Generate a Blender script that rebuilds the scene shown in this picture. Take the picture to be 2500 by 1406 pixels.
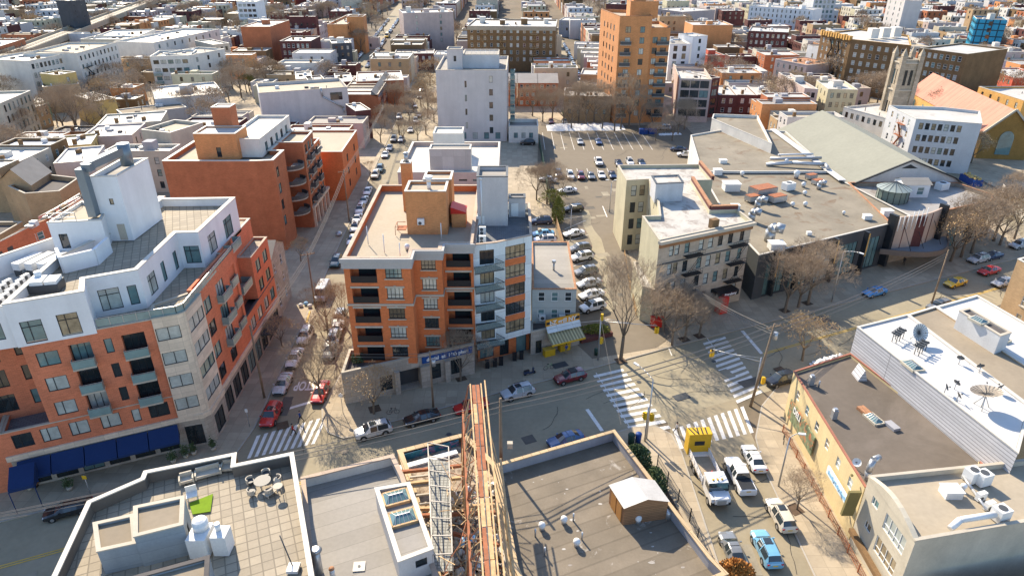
import bpy, math, random
from mathutils import Vector, Matrix
R=math.radians
for o in list(bpy.data.objects): bpy.data.objects.remove(o)
S=bpy.context.scene; COL=S.collection
# ---------------- camera, light, exposure ----------------
CH=56.0; TH=R(27.1); SN,CS=math.sin(TH),math.cos(TH); FP=1667.0
cam=bpy.data.cameras.new('camera'); co=bpy.data.objects.new('camera',cam); COL.objects.link(co)
cam.sensor_width=36; cam.lens=36*FP/2500; cam.clip_end=9000; cam.clip_start=.5
co.location=(0,0,CH); co.rotation_euler=(R(90)-TH,0,0); S.camera=co
S.view_settings.view_transform='Standard'; S.view_settings.look='None'; S.view_settings.gamma=1
S.view_settings.exposure=0.94
SUN_EL=R(36); SUN_AZ=R(28)   # azimuth measured to the left of the view direction
w=bpy.data.worlds.new('World'); S.world=w; w.use_nodes=True
nt=w.node_tree; sky=nt.nodes.new('ShaderNodeTexSky'); sky.sky_type='NISHITA'; sky.sun_disc=False
sky.sun_elevation=SUN_EL; sky.sun_rotation=-SUN_AZ; sky.dust_density=.6; sky.ozone_density=3.0
bg=nt.nodes['Background']; bg.inputs[1].default_value=.148; nt.links.new(sky.outputs[0],bg.inputs[0])
sl=bpy.data.lights.new('sun','SUN'); sl.energy=5.0; sl.angle=R(.5); sl.color=(1,.86,.66)
so=bpy.data.objects.new('sun',sl); COL.objects.link(so)
sd=Vector((math.sin(SUN_AZ)*math.cos(SUN_EL),-math.cos(SUN_AZ)*math.cos(SUN_EL),-math.sin(SUN_EL)))
so.rotation_euler=sd.to_track_quat('-Z','Y').to_euler(); so.location=(0,0,300)
S.render.engine='CYCLES'
try:
    S.cycles.max_bounces=5; S.cycles.diffuse_bounces=3; S.cycles.glossy_bounces=3
except Exception: pass
# ---------------- picture-to-place helpers (points on a level of known height) ----------------
def G(x,y,z=0.0):
    u=(x-1250)/FP; v=(y-703)/FP; t=(CH-z)/(SN+v*CS)
    return Vector((u*t,(CS-v*SN)*t,z))
def G2(p,z=0.0):
    g=G(p[0],p[1],z); return (g.x,g.y)
rnd=random.Random(7)
# ---------------- materials ----------------
MATS={}
def mat(n,col,rough=.85,var=.22,sc=.35,fine=.12,metal=0,spec=.3,grid=None,stain=None,emis=0,coat=0,alpha=None,bump=0,axis=None):
    if n in MATS: return MATS[n]
    m=bpy.data.materials.new(n); m.use_nodes=True; t=m.node_tree; N=t.nodes; L=t.links
    b=N['Principled BSDF']; b.inputs['Roughness'].default_value=rough; b.inputs['Metallic'].default_value=metal
    b.inputs['Specular IOR Level'].default_value=spec
    if coat: b.inputs['Coat Weight'].default_value=coat; b.inputs['Coat Roughness'].default_value=.05
    c4=(*col,1)
    if var==0 and not grid and not stain:
        b.inputs['Base Color'].default_value=c4
    else:
        uv=N.new('ShaderNodeUVMap'); tc=N.new('ShaderNodeTexCoord')
        geo=N.new('ShaderNodeNewGeometry')
        nz=N.new('ShaderNodeTexNoise'); nz.inputs['Scale'].default_value=sc; nz.inputs['Detail'].default_value=6; nz.inputs['Roughness'].default_value=.62
        L.new(geo.outputs['Position'],nz.inputs['Vector'])
        mr=N.new('ShaderNodeMapRange'); mr.inputs[1].default_value=.3; mr.inputs[2].default_value=.7
        mr.inputs[3].default_value=1-var; mr.inputs[4].default_value=1+var*.6
        L.new(nz.outputs[0],mr.inputs[0])
        n2=N.new('ShaderNodeTexNoise'); n2.inputs['Scale'].default_value=sc*14; n2.inputs['Detail'].default_value=3
        L.new(geo.outputs['Position'],n2.inputs['Vector'])
        m2=N.new('ShaderNodeMapRange'); m2.inputs[3].default_value=1-fine; m2.inputs[4].default_value=1+fine
        L.new(n2.outputs[0],m2.inputs[0])
        mu=N.new('ShaderNodeMath'); mu.operation='MULTIPLY'; L.new(mr.outputs[0],mu.inputs[0]); L.new(m2.outputs[0],mu.inputs[1])
        if n.startswith(('stucco','brick','panel','cladding','metal_clad')):
            mp=N.new('ShaderNodeMapping'); mp.inputs['Scale'].default_value=(.7,.7,.06); L.new(geo.outputs['Position'],mp.inputs[0])
            n4=N.new('ShaderNodeTexNoise'); n4.inputs['Scale'].default_value=1; n4.inputs['Detail'].default_value=4; L.new(mp.outputs[0],n4.inputs['Vector'])
            m4=N.new('ShaderNodeMapRange'); m4.inputs[1].default_value=.35; m4.inputs[2].default_value=.7; m4.inputs[3].default_value=1.03; m4.inputs[4].default_value=.93; L.new(n4.outputs[0],m4.inputs[0])
            mu2=N.new('ShaderNodeMath'); mu2.operation='MULTIPLY'; L.new(mu.outputs[0],mu2.inputs[0]); L.new(m4.outputs[0],mu2.inputs[1]); mu=mu2
        last=None
        if grid:
            bw,bh,ms,mf,off=grid
            br=N.new('ShaderNodeTexBrick'); br.inputs['Scale'].default_value=1
            br.inputs['Brick Width'].default_value=bw; br.inputs['Row Height'].default_value=bh
            br.inputs['Mortar Size'].default_value=ms; br.inputs['Mortar Smooth'].default_value=.2; br.inputs['Bias'].default_value=0
            br.offset=off; br.offset_frequency=2
            br.inputs['Color1'].default_value=(col[0]*.88,col[1]*.88,col[2]*.88,1)
            br.inputs['Color2'].default_value=(min(col[0]*1.1,1),min(col[1]*1.1,1),min(col[2]*1.1,1),1)
            br.inputs['Mortar'].default_value=(min(col[0]*mf,1),min(col[1]*mf,1),min(col[2]*mf,1),1)
            L.new(uv.outputs[0],br.inputs['Vector']); last=br.outputs['Color']
        mx=N.new('ShaderNodeVectorMath'); mx.operation='SCALE'
        if last: L.new(last,mx.inputs[0])
        else: mx.inputs[0].default_value=col
        L.new(mu.outputs[0],mx.inputs['Scale'])
        out=mx.outputs[0]
        if stain:
            scol,lo,hi,ssc=stain
            n3=N.new('ShaderNodeTexNoise'); n3.inputs['Scale'].default_value=ssc; n3.inputs['Detail'].default_value=7; n3.inputs['Roughness'].default_value=.7
            n3.inputs['Distortion'].default_value=.6
            L.new(geo.outputs['Position'],n3.inputs['Vector'])
            m3=N.new('ShaderNodeMapRange'); m3.inputs[1].default_value=lo; m3.inputs[2].default_value=hi; L.new(n3.outputs[0],m3.inputs[0])
            mm=N.new('ShaderNodeMix'); mm.data_type='RGBA'; L.new(m3.outputs[0],mm.inputs[0]); L.new(out,mm.inputs[6]); mm.inputs[7].default_value=(*scol,1)
            out=mm.outputs[2]
        L.new(out,b.inputs['Base Color'])
        if bump:
            bp=N.new('ShaderNodeBump'); bp.inputs['Strength'].default_value=bump; bp.inputs['Distance'].default_value=.03
            L.new(n2.outputs[0],bp.inputs['Height']); L.new(bp.outputs[0],b.inputs['Normal'])
    MATS[n]=m; return m
BR=(.22,.075,.006,1.35,.5)
def brick(n,c,**k): return mat(n,c,.9,grid=(.42,.14,.018,1.22,.5),**k)
M_brick=brick('brick_orange_red',(.56,.185,.095),var=.12)
M_brick2=brick('brick_orange',(.56,.165,.058),var=.1)
M_brick3=brick('brick_brown_red',(.40,.14,.065),var=.16)
M_dkbrick=brick('brick_dark_maroon',(.12,.045,.04),var=.2)
M_tanbrick=brick('brick_tan',(.40,.27,.15),var=.15)
M_ybrick=brick('brick_yellow',(.55,.32,.10),var=.15)
M_brbrick=brick('brick_brown',(.19,.115,.055),var=.2)
M_obrick=brick('brick_bright_orange',(.56,.25,.10),var=.12)
M_grbrick=brick('brick_grey_dark',(.075,.078,.085),var=.2)
M_white=mat('stucco_white',(.74,.74,.74),.8,var=.07,fine=.04)
M_white2=mat('stucco_warm_white',(.66,.63,.57),.8,var=.12)
M_cream=mat('stucco_cream',(.52,.47,.37),.85,var=.14,stain=((.35,.30,.22),.62,.8,.25))
M_olive=mat('stucco_olive_cream',(.50,.46,.32),.85,var=.12)
M_beige=mat('stucco_beige_yellow',(.62,.50,.28),.85,var=.1)
M_pink=mat('stucco_pinkish',(.50,.40,.36),.85,var=.12)
M_grey=mat('stucco_grey',(.34,.34,.36),.85,var=.12)
M_lav=mat('stucco_lavender_grey',(.55,.52,.50),.85,var=.08)
M_ltgrey=mat('stucco_light_grey',(.52,.53,.54),.85,var=.1)
M_yellow=mat('stucco_yellow',(.58,.42,.16),.85,var=.12)
M_green=mat('stucco_green',(.30,.42,.22),.85,var=.12)
M_red=mat('paint_red_wall',(.50,.10,.06),.85,var=.12)
M_blue=mat('cladding_blue',(.02,.28,.46),.5,var=.1,grid=(3,3,.3,.15,0))
M_panel=mat('panel_white_metal',(.66,.72,.73),.5,var=.04,grid=(2.6,2.2,.03,.6,0))
M_stone=mat('panel_limestone',(.66,.54,.41),.8,var=.08,grid=(1.5,.75,.02,.75,0))
M_lime=mat('stone_grey_tan',(.40,.35,.29),.9,var=.15,grid=(1.2,.6,.025,.7,.5))
M_siding=mat('siding_light_grey',(.55,.55,.57),.6,var=.08,grid=(60,.42,.05,.45,0))
M_sidg=mat('siding_sage_grey',(.40,.43,.42),.7,var=.06,grid=(60,.2,.02,.8,0))
M_black=mat('metal_black',(.02,.021,.023),.45,var=0)
M_dkgrey=mat('metal_dark_grey',(.07,.075,.08),.5,var=.1)
M_galv=mat('metal_galvanised',(.45,.46,.47),.38,var=.15,metal=.6)
M_wmetal=mat('metal_white_painted',(.72,.72,.70),.5,var=.06)
M_rust=mat('metal_rusty',(.36,.13,.06),.8,var=.3,sc=1.5,stain=((.22,.12,.08),.5,.7,2))
M_rustl=mat('metal_ochre_painted',(.55,.36,.18),.7,var=.3,sc=2)
M_wood=mat('wood_pole',(.25,.18,.12),.9,var=.25,sc=1)
M_coping=mat('coping_stone',(.46,.41,.33),.75,var=.12)
M_copw=mat('coping_white',(.55,.52,.46),.6,var=.06)
M_copo=mat('coping_terracotta',(.42,.21,.11),.8,var=.2,grid=(.6,.6,.03,.6,0))
M_copp=mat('coping_pinkish_tan',(.44,.34,.26),.8,var=.1,grid=(1.2,1.2,.03,.8,0))
M_rwhite=mat('roof_white_coat',(.50,.475,.43),.6,var=.12,sc=.12,stain=((.34,.31,.27),.54,.70,.22))
M_rwhite2=mat('roof_bright_white',(.56,.55,.53),.5,var=.05,fine=.03,stain=((.42,.41,.39),.60,.74,.25))
M_rsilver=mat('roof_silver',(.36,.34,.31),.5,var=.22,sc=.2,stain=((.22,.19,.165),.56,.70,.3))
M_rcream=mat('roof_cream_coat',(.37,.315,.235),.8,var=.1,sc=.15,stain=((.27,.21,.15),.60,.78,.25))
M_rtan=mat('roof_tan_gravel',(.27,.225,.165),.95,var=.16,sc=.15,stain=((.26,.20,.15),.6,.75,.12))
M_rgrey=mat('roof_grey_membrane',(.29,.27,.24),.8,var=.08,sc=.2,grid=(70,1.6,.03,.72,0))
M_rstain=mat('roof_patched_grey',(.24,.21,.16),.9,var=.28,sc=.12,stain=((.17,.12,.08),.56,.66,.16))
M_rpatch=mat('roof_patched_white',(.46,.44,.40),.8,var=.15,sc=.2,stain=((.30,.27,.24),.50,.58,.35))
M_rbrown=mat('roof_brown_tar',(.135,.112,.09),.85,var=.18,sc=.1,stain=((.19,.16,.135),.5,.75,.08))
M_rstrip=mat('roof_asphalt_strips',(.20,.167,.125),.9,var=.2,sc=.35,grid=(80,1.55,.10,.80,0),stain=((.40,.37,.33),.61,.70,.45))
M_rsage=mat('roof_sage_membrane',(.245,.245,.20),.85,var=.08,sc=.1,stain=((.19,.17,.13),.70,.75,.3))
M_rdark=mat('roof_dark',(.11,.10,.095),.9,var=.2,sc=.2)
M_rtile=mat('roof_red_tile',(.46,.20,.14),.8,var=.1,grid=(90,.75,.06,1.25,0))
M_shing=mat('roof_grey_shingle',(.17,.17,.17),.9,var=.15)
M_pav=mat('paver_cream',(.35,.30,.225),.85,var=.08,grid=(.9,.9,.06,.62,0))
M_pavg=mat('paver_dark',(.16,.17,.18),.85,var=.1,grid=(.6,.3,.03,.6,.5))
M_asph=mat('asphalt',(.30,.262,.182),.9,var=.16,sc=.12,fine=.15,stain=((.30,.265,.20),.5,.75,.05))
M_asph2=mat('asphalt_worn_street',(.285,.242,.165),.9,var=.14,sc=.15,stain=((.15,.135,.11),.62,.75,.12))
M_lot=mat('asphalt_parking_lot',(.185,.155,.115),.92,var=.12,sc=.06,stain=((.12,.105,.085),.60,.74,.09))
M_conc=mat('concrete_pavement',(.385,.32,.23),.9,var=.14,sc=.2,grid=(1.5,1.5,.03,.78,0))
M_kerb=mat('kerb_concrete',(.38,.35,.30),.9,var=.1)
M_ground=mat('ground_yards',(.17,.135,.095),.95,var=.35,sc=.03,stain=((.09,.085,.06),.5,.7,.06))
M_paint=mat('road_paint_white',(.72,.70,.66),.7,var=.18,sc=1.2,stain=((.3,.28,.25),.60,.75,1.5))
M_ypaint=mat('road_paint_yellow',(.62,.40,.07),.7,var=.15,sc=1.2)
M_snow=mat('snow_dirty',(.80,.80,.80),.7,var=.1,sc=.6,stain=((.35,.31,.26),.6,.72,.7))
M_earth=mat('earth_tree_pit',(.11,.075,.05),.95,var=.3,sc=2)
M_grass=mat('grass_green',(.09,.15,.03),.95,var=.3,sc=1)
M_turf=mat('artificial_turf',(.16,.26,.01),.95,var=.1,sc=2)
M_glass=mat('glass_dark',(.02,.028,.032),.06,var=0,spec=.9)
M_glassb=mat('glass_blind_and_sheen',(.44,.47,.43),.12,var=.3,sc=.9,spec=.9)  # pale base colour stands for blinds and for bright reflections on the panes
M_glasst=mat('glass_teal',(.13,.22,.22),.07,var=.3,sc=.7,spec=.9)  # teal base colour lightened in place of reflections on the panes
M_glassy=mat('glass_with_curtain',(.30,.24,.15),.12,var=.5,sc=1.1,spec=.9)
M_balg=mat('balcony_glass_panel',(.20,.29,.28),.12,var=.15,sc=1,spec=.8)
M_clearg=mat('balcony_glass_clear',(.30,.40,.40),.1,var=0,spec=.8); M_clearg.node_tree.nodes['Principled BSDF'].inputs['Alpha'].default_value=.28
M_curtw=mat('frame_white',(.72,.72,.70),.5,var=0)
M_frame=mat('frame_dark',(.025,.027,.03),.5,var=0)
M_awnb=mat('awning_navy',(.01,.032,.11),.8,var=.1)
M_awny=mat('awning_yellow_stripes',(.50,.46,.27),.8,var=.06,grid=(.5,40,.16,.5,0))
M_yel=mat('paint_yellow',(.62,.38,.02),.5,var=.06)
M_sigy=mat('signal_yellow',(.65,.40,.02),.5,var=.04)
M_redp=mat('paint_bright_red',(.55,.03,.02),.5,var=.05)
M_bin=mat('plastic_blue',(.01,.05,.22),.5,var=.1)
M_dbin=mat('plastic_dark_green',(.015,.05,.035),.5,var=.1)
M_bark=mat('bark_grey_brown',(.17,.135,.10),.95,var=.2,sc=1)
M_twig=mat('twigs_grey_brown',(.38,.29,.205),.95,var=.25,sc=.5)
M_twigo=mat('twigs_with_tan_leaves',(.48,.34,.18),.95,var=.25,sc=.5)
M_leaf=mat('leaves_yellow_green',(.17,.18,.035),.9,var=.3,sc=1)
M_ever=mat('needles_evergreen',(.075,.11,.045),.9,var=.35,sc=1)
M_skin=mat('skin',(.42,.26,.18),.7,var=0)
M_pblue=mat('cloth_blue',(.02,.06,.25),.9,var=0); M_pblk=mat('cloth_black',(.02,.02,.022),.9,var=0); M_pred=mat('cloth_red',(.45,.03,.02),.9,var=0); M_pkh=mat('cloth_khaki',(.3,.22,.1),.9,var=0)
M_tyre=mat('rubber',(.02,.02,.02),.85,var=0); M_rim=mat('wheel_rim',(.42,.42,.43),.35,var=0,metal=.7)
M_hl=mat('headlight_glass',(.75,.75,.75),.15,var=0,spec=.8); M_tl=mat('taillight_red',(.4,.01,.01),.2,var=0,spec=.8)
M_cglass=mat('car_glass',(.03,.04,.045),.05,var=0,spec=1)
M_blue2=mat('tarp_light_blue',(.25,.5,.75),.7,var=.1); M_wbag=mat('bag_white',(.7,.7,.68),.6,var=.2,sc=2)
M_rubble=mat('debris_pale',(.55,.48,.38),.9,var=.4,sc=1.2)
M_pink2=mat('debris_beams_tan',(.42,.28,.15),.9,var=.3,sc=1.5)
M_sign=mat('sign_blue',(.015,.07,.25),.5,var=0); M_signy=mat('sign_orange',(.72,.33,.03),.5,var=0); M_signw=mat('sign_pale_blue',(.62,.74,.82),.5,var=.05)
M_cable=mat('cable_grey',(.16,.15,.14),.7,var=0)
PAINT={}
def paint(n,c):
    PAINT[n]=mat('car_paint_'+n,c,.28,var=0,spec=.5,coat=.8); return PAINT[n]
for n,c in dict(white=(.74,.74,.74),silver=(.46,.48,.50),grey=(.17,.18,.19),black=(.015,.016,.018),red=(.50,.02,.02),maroon=(.16,.012,.02),blue=(.03,.10,.26),lightblue=(.16,.38,.55),dark_blue=(.015,.03,.08),teal=(.01,.07,.09),yellow=(.70,.43,.01),cream=(.62,.56,.46),bright_blue=(.05,.25,.55)).items(): paint(n,c)
# ---------------- mesh builder ----------------
class MB:
    def __init__(s): s.v=[]; s.f=[]; s.m=[]; s.sm=[]
    def face(s,pts,mi=0,sm=False):
        b=len(s.v); s.v.extend([tuple(p) for p in pts]); s.f.append(tuple(range(b,b+len(pts)))); s.m.append(mi); s.sm.append(sm)
    def mesh(s,pts,faces,mi=0,sm=False):
        b=len(s.v); s.v.extend([tuple(p) for p in pts])
        for f in faces: s.f.append(tuple(b+i for i in f)); s.m.append(mi); s.sm.append(sm)
    def box(s,c,d,mi=0,rz=0,M=None):
        x,y,z=d[0]/2,d[1]/2,d[2]/2; cr,sr=math.cos(rz),math.sin(rz); P=[]
        for (a,b,e) in ((-1,-1,-1),(1,-1,-1),(1,1,-1),(-1,1,-1),(-1,-1,1),(1,-1,1),(1,1,1),(-1,1,1)):
            px,py,pz=a*x,b*y,e*z
            q=Vector((c[0]+px*cr-py*sr,c[1]+px*sr+py*cr,c[2]+pz))
            P.append(M@q if M else q)
        s.mesh(P,[(0,3,2,1),(4,5,6,7),(0,1,5,4),(1,2,6,5),(2,3,7,6),(3,0,4,7)],mi)
    def prism(s,pts,z0,z1,mi=0,bottom=True,mt=None):
        n=len(pts); a=sum(pts[i][0]*pts[(i+1)%n][1]-pts[(i+1)%n][0]*pts[i][1] for i in range(n))
        if a<0: pts=list(pts)[::-1]
        z0s=z0 if isinstance(z0,(list,tuple)) else [z0]*n
        z1s=z1 if isinstance(z1,(list,tuple)) else [z1]*n
        P=[(p[0],p[1],z0s[i]) for i,p in enumerate(pts)]+[(p[0],p[1],z1s[i]) for i,p in enumerate(pts)]
        b=len(s.v); s.v.extend(P)
        for i in range(n):
            j=(i+1)%n; s.f.append((b+i,b+j,b+n+j,b+n+i)); s.m.append(mi); s.sm.append(False)
        s.f.append(tuple(b+n+i for i in range(n))); s.m.append(mi if mt is None else mt); s.sm.append(False)
        if bottom: s.f.append(tuple(b+n-1-i for i in range(n))); s.m.append(mi); s.sm.append(False)
    def tube(s,p0,p1,r0,r1=None,n=6,mi=0,cap=True,sm=True):
        r1=r0 if r1 is None else r1; p0=Vector(p0); p1=Vector(p1); d=p1-p0
        if d.length<1e-6: return
        d.normalize(); a=Vector((0,0,1)) if abs(d.z)<.9 else Vector((1,0,0)); u=d.cross(a).normalized(); w_=d.cross(u)
        b=len(s.v)
        for (p,r) in ((p0,r0),(p1,r1)):
            for i in range(n):
                t=2*math.pi*i/n; s.v.append(tuple(p+u*(math.cos(t)*r)+w_*(math.sin(t)*r)))
        for i in range(n):
            j=(i+1)%n; s.f.append((b+i,b+n+i,b+n+j,b+j)); s.m.append(mi); s.sm.append(sm)
        if cap:
            s.f.append(tuple(b+i for i in range(n))); s.f.append(tuple(b+n+n-1-i for i in range(n))); s.m+= [mi,mi]; s.sm+=[False,False]
    def path(s,pts,r,n=6,mi=0):
        for a,b in zip(pts,pts[1:]): s.tube(a,b,r,r,n,mi)
    def bar(s,p0,p1,wd,ht,mi=0):
        p0=Vector(p0);p1=Vector(p1); d=p1-p0; L=d.length
        if L<1e-5: return
        d/=L; up=Vector((0,0,1)) if abs(d.z)<.95 else Vector((0,1,0)); sx=d.cross(up).normalized(); uz=sx.cross(d)
        P=[]
        for q in (p0,p1):
            for a,b in ((-1,-1),(1,-1),(1,1),(-1,1)): P.append(q+sx*(a*wd/2)+uz*(b*ht/2))
        s.mesh(P,[(0,1,2,3),(7,6,5,4),(0,4,5,1),(1,5,6,2),(2,6,7,3),(3,7,4,0)],mi)
    def disc(s,c,r,n=12,z=0,mi=0,h=.1,r2=None):
        s.tube((c[0],c[1],c[2]),(c[0],c[1],c[2]+h),r,r if r2 is None else r2,n,mi)
    def dome(s,c,r,hh,n=10,k=3,mi=0):
        prev=None
        for i in range(k+1):
            t=math.pi/2*i/k; rr=r*math.cos(t); z=c[2]+hh*math.sin(t)
            ring=[Vector((c[0]+rr*math.cos(2*math.pi*j/n),c[1]+rr*math.sin(2*math.pi*j/n),z)) for j in range(n)]
            if prev:
                for j in range(n):
                    q=(j+1)%n
                    if i<k: s.face([prev[j],prev[q],ring[q],ring[j]],mi,True)
                    else: s.face([prev[j],prev[q],ring[0]],mi,True)
            prev=ring
    def ball(s,c,r,n=8,k=5,mi=0,sz=1):
        P=[];F=[]
        for i in range(k+1):
            t=math.pi*i/k
            for j in range(n):
                a=2*math.pi*j/n; P.append((c[0]+r*math.sin(t)*math.cos(a),c[1]+r*math.sin(t)*math.sin(a),c[2]+r*sz*math.cos(t)))
        for i in range(k):
            for j in range(n):
                q=(j+1)%n; F.append((i*n+j,(i+1)*n+j,(i+1)*n+q,i*n+q))
        s.mesh(P,F,mi,True)
    def data(s,name,off=None):
        me=bpy.data.meshes.new(name); v=s.v
        if off is not None: v=[(a-off[0],b-off[1],c-off[2]) for a,b,c in v]
        me.from_pydata(v,[],s.f); me.polygons.foreach_set('material_index',s.m); me.polygons.foreach_set('use_smooth',s.sm)
        uvl=me.uv_layers.new(name='UVMap').data; uvs=[0.0]*(2*len(me.loops)); V=s.v
        for p in me.polygons:
            n=p.normal
            if abs(n.z)>.7:
                for li in p.loop_indices:
                    q=V[me.loops[li].vertex_index]; uvs[2*li]=q[0]*UVC-q[1]*UVS; uvs[2*li+1]=q[0]*UVS+q[1]*UVC
            else:
                l=math.hypot(n.x,n.y) or 1; tx,ty=-n.y/l,n.x/l
                for li in p.loop_indices:
                    q=V[me.loops[li].vertex_index]; uvs[2*li]=q[0]*tx+q[1]*ty; uvs[2*li+1]=q[2]
        uvl.foreach_set('uv',uvs); me.update(); return me
    def build(s,name,mats,parent=None):
        if not isinstance(mats,(list,tuple)): mats=[mats]
        off=parent_loc(parent) if parent else None
        me=s.data(name,off)
        for m in mats: me.materials.append(m)
        o=bpy.data.objects.new(name,me); COL.objects.link(o)
        if parent: o.parent=parent
        return o
UVC,UVS=1.0,0.0
def uvrot(a=0):
    global UVC,UVS
    UVC,UVS=math.cos(a),math.sin(a)
LOC={}
def parent_loc(p):
    v=Vector((0,0,0))
    while p: v+=p.location; p=p.parent
    return v
def tag(o,label,cat,group=None,kind=None):
    if label: o['label']=label
    if cat: o['category']=cat
    if group: o['group']=group
    if kind: o['kind']=kind
    return o
def thing(name,label,cat,loc=(0,0,0),rz=0,group=None):
    o=bpy.data.objects.new(name,None); COL.objects.link(o); o.location=loc; o.rotation_euler=(0,0,rz); o.empty_display_size=.3
    return tag(o,label,cat,group)
def struct(name,mb,m): o=mb.build(name,m); o['kind']='structure'; return o
def single(name,label,cat,mb,mats,loc,rz=0,group=None):
    o=mb.build(name,mats); o.location=loc; o.rotation_euler=(0,0,rz); return tag(o,label,cat,group)
def dup(root,loc,rz=0,label=None,group=None,sc=None):
    r=root.copy(); COL.objects.link(r); r.location=loc; r.rotation_euler=(0,0,rz)
    if sc: r.scale=sc
    if label: r['label']=label
    if group: r['group']=group
    for ch in root.children:
        c=ch.copy(); COL.objects.link(c); c.parent=r
        for g in ch.children:
            d=g.copy(); COL.objects.link(d); d.parent=c
    return r
ORD=['first','second','third','fourth','fifth','sixth','seventh','eighth','ninth','tenth','eleventh','twelfth','thirteenth','fourteenth','fifteenth','sixteenth','seventeenth','eighteenth','nineteenth','twentieth']
TENS=['','','twenty','thirty','forty','fifty','sixty','seventy','eighty','ninety']
def ordn(n):
    if n<=20: return ORD[n-1]
    h_=''
    if n>=200: h_='two-hundred-'; n-=200
    elif n>=100: h_='hundred-'; n-=100
    if n<=20: return (h_+ORD[n-1]) if n else h_[:-1]+'th'
    t,u=divmod(n,10); return h_+(TENS[t]+'-'+ORD[u-1] if u else TENS[t][:-1]+'ieth')
def tomesh(o):
    bpy.context.view_layer.update(); me=bpy.data.meshes.new_from_object(o.evaluated_get(bpy.context.evaluated_depsgraph_get()))
    n=o.name; q=bpy.data.objects.new('tmp',me); COL.objects.link(q); q.parent=o.parent; q.location=o.location; q.rotation_euler=o.rotation_euler; q.scale=o.scale
    for k in o.keys():
        if k in('kind','label'): q[k]=o[k]
    bpy.data.objects.remove(o); q.name=n; return q
# ---------------- polygons and walls ----------------
def area(pts):
    n=len(pts); return sum(pts[i][0]*pts[(i+1)%n][1]-pts[(i+1)%n][0]*pts[i][1] for i in range(n))/2
def inset(pts,d):
    n=len(pts); sg=1 if area(pts)>0 else -1; out=[]
    for i in range(n):
        a=Vector(pts[i-1][:2]);b=Vector(pts[i][:2]);c=Vector(pts[(i+1)%n][:2])
        e1=(b-a).normalized(); e2=(c-b).normalized(); n1=Vector((-e1.y,e1.x))*sg; n2=Vector((-e2.y,e2.x))*sg
        k=1+n1.dot(n2); m=(n1+n2)/max(k,.3); out.append(tuple(b+m*d))
    return out
def wall_edge(mb,p0,p1,z0,z1,holes,sg,rev=.16,mi=0,hi=0):
    p0=Vector((p0[0],p0[1]));p1=Vector((p1[0],p1[1])); d=p1-p0; L=d.length; d/=L
    nrm=Vector((d.y,-d.x))*sg
    def P(s_,z,r=0): q=p0+d*s_-nrm*r; return (q.x,q.y,z)
    def F(a,b,c,e,m=mi):
        mb.face([a,b,c,e] if sg>0 else [e,c,b,a],m)
    hs=[h for h in holes if h[1]-h[0]>.05 and h[0]>0.01 and h[1]<L-.01 and h[2]>=z0 and h[3]<=z1]
    if not hs: F(P(0,z0),P(L,z0),P(L,z1),P(0,z1)); return
    xs=sorted({0,L,*[h[0] for h in hs],*[h[1] for h in hs]}); zs=sorted({z0,z1,*[h[2] for h in hs],*[h[3] for h in hs]})
    for j in range(len(zs)-1):
        zc=(zs[j]+zs[j+1])/2; run=None
        for i in range(len(xs)-1):
            xc=(xs[i]+xs[i+1])/2
            inh=any(h[0]<xc<h[1] and h[2]<zc<h[3] for h in hs)
            if inh:
                if run is not None: F(P(run,zs[j]),P(xs[i],zs[j]),P(xs[i],zs[j+1]),P(run,zs[j+1])); run=None
            elif run is None: run=xs[i]
        if run is not None: F(P(run,zs[j]),P(L,zs[j]),P(L,zs[j+1]),P(run,zs[j+1]))
    for h in hs:
        a,b,c,e=h[:4]; r=h[4] if len(h)>4 else rev
        F(P(a,c),P(b,c),P(b,c,r),P(a,c,r)); F(P(a,e,r),P(b,e,r),P(b,e),P(a,e))
        F(P(a,c),P(a,c,r),P(a,e,r),P(a,e)); F(P(b,c,r),P(b,c),P(b,e),P(b,e,r))
        if hi is not None: F(P(a,c,r),P(b,c,r),P(b,e,r),P(a,e,r),h[5] if len(h)>5 else hi)
WCACHE={}
def win_mesh(w_,h_,style,detail=False):
    k=(round(w_,2),round(h_,2),style,detail)
    if k in WCACHE: return WCACHE[k]
    fr=MB(); gl=MB(); y=.10; st=style.split('_')[0]
    white='w' in style.split('_')[1:] ; t=.07
    gl.box((0,y+.02,h_/2),(w_-.02,.02,h_-.02))
    for x in (-w_/2+t/2,w_/2-t/2): fr.box((x,y-.02,h_/2),(t,.07,h_))
    for z in (t/2,h_-t/2): fr.box((0,y-.02,z),(w_-2*t,.066,t))
    if st=='dh': fr.box((0,y-.015,h_*.5),(w_-2*t,.062,t))
    if st=='c2': fr.box((-w_*.12,y-.015,h_/2),(t,.062,h_-2*t))
    if st=='c3':
        for x in (-w_/6,w_/6): fr.box((x,y-.015,h_/2),(t*.8,.062,h_-2*t))
    if st=='g4':
        for i in (-1,0,1): fr.box((i*w_/4,y-.015,h_/2),(t*.8,.062,h_-2*t))
        fr.box((0,y-.018,h_*.36),(w_-2*t,.058,t*.8))
    if st=='p2':
        fr.box((w_*.12*-1,y-.015,h_/2),(t,.062,h_-2*t)); fr.box((0,y-.018,h_*.72),(w_-2*t,.058,t))
    if st=='st':
        n=max(2,int(round(w_/1.2)))
        for i in range(1,n): fr.box((-w_/2+w_*i/n,y-.015,h_/2),(t,.062,h_-2*t))
    a=fr.data('window'); b=gl.data('pane'); a.materials.append(M_curtw if white else M_frame); b.materials.append(M_glass)
    WCACHE[k]=(a,b); return WCACHE[k]
SILL={}
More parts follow.
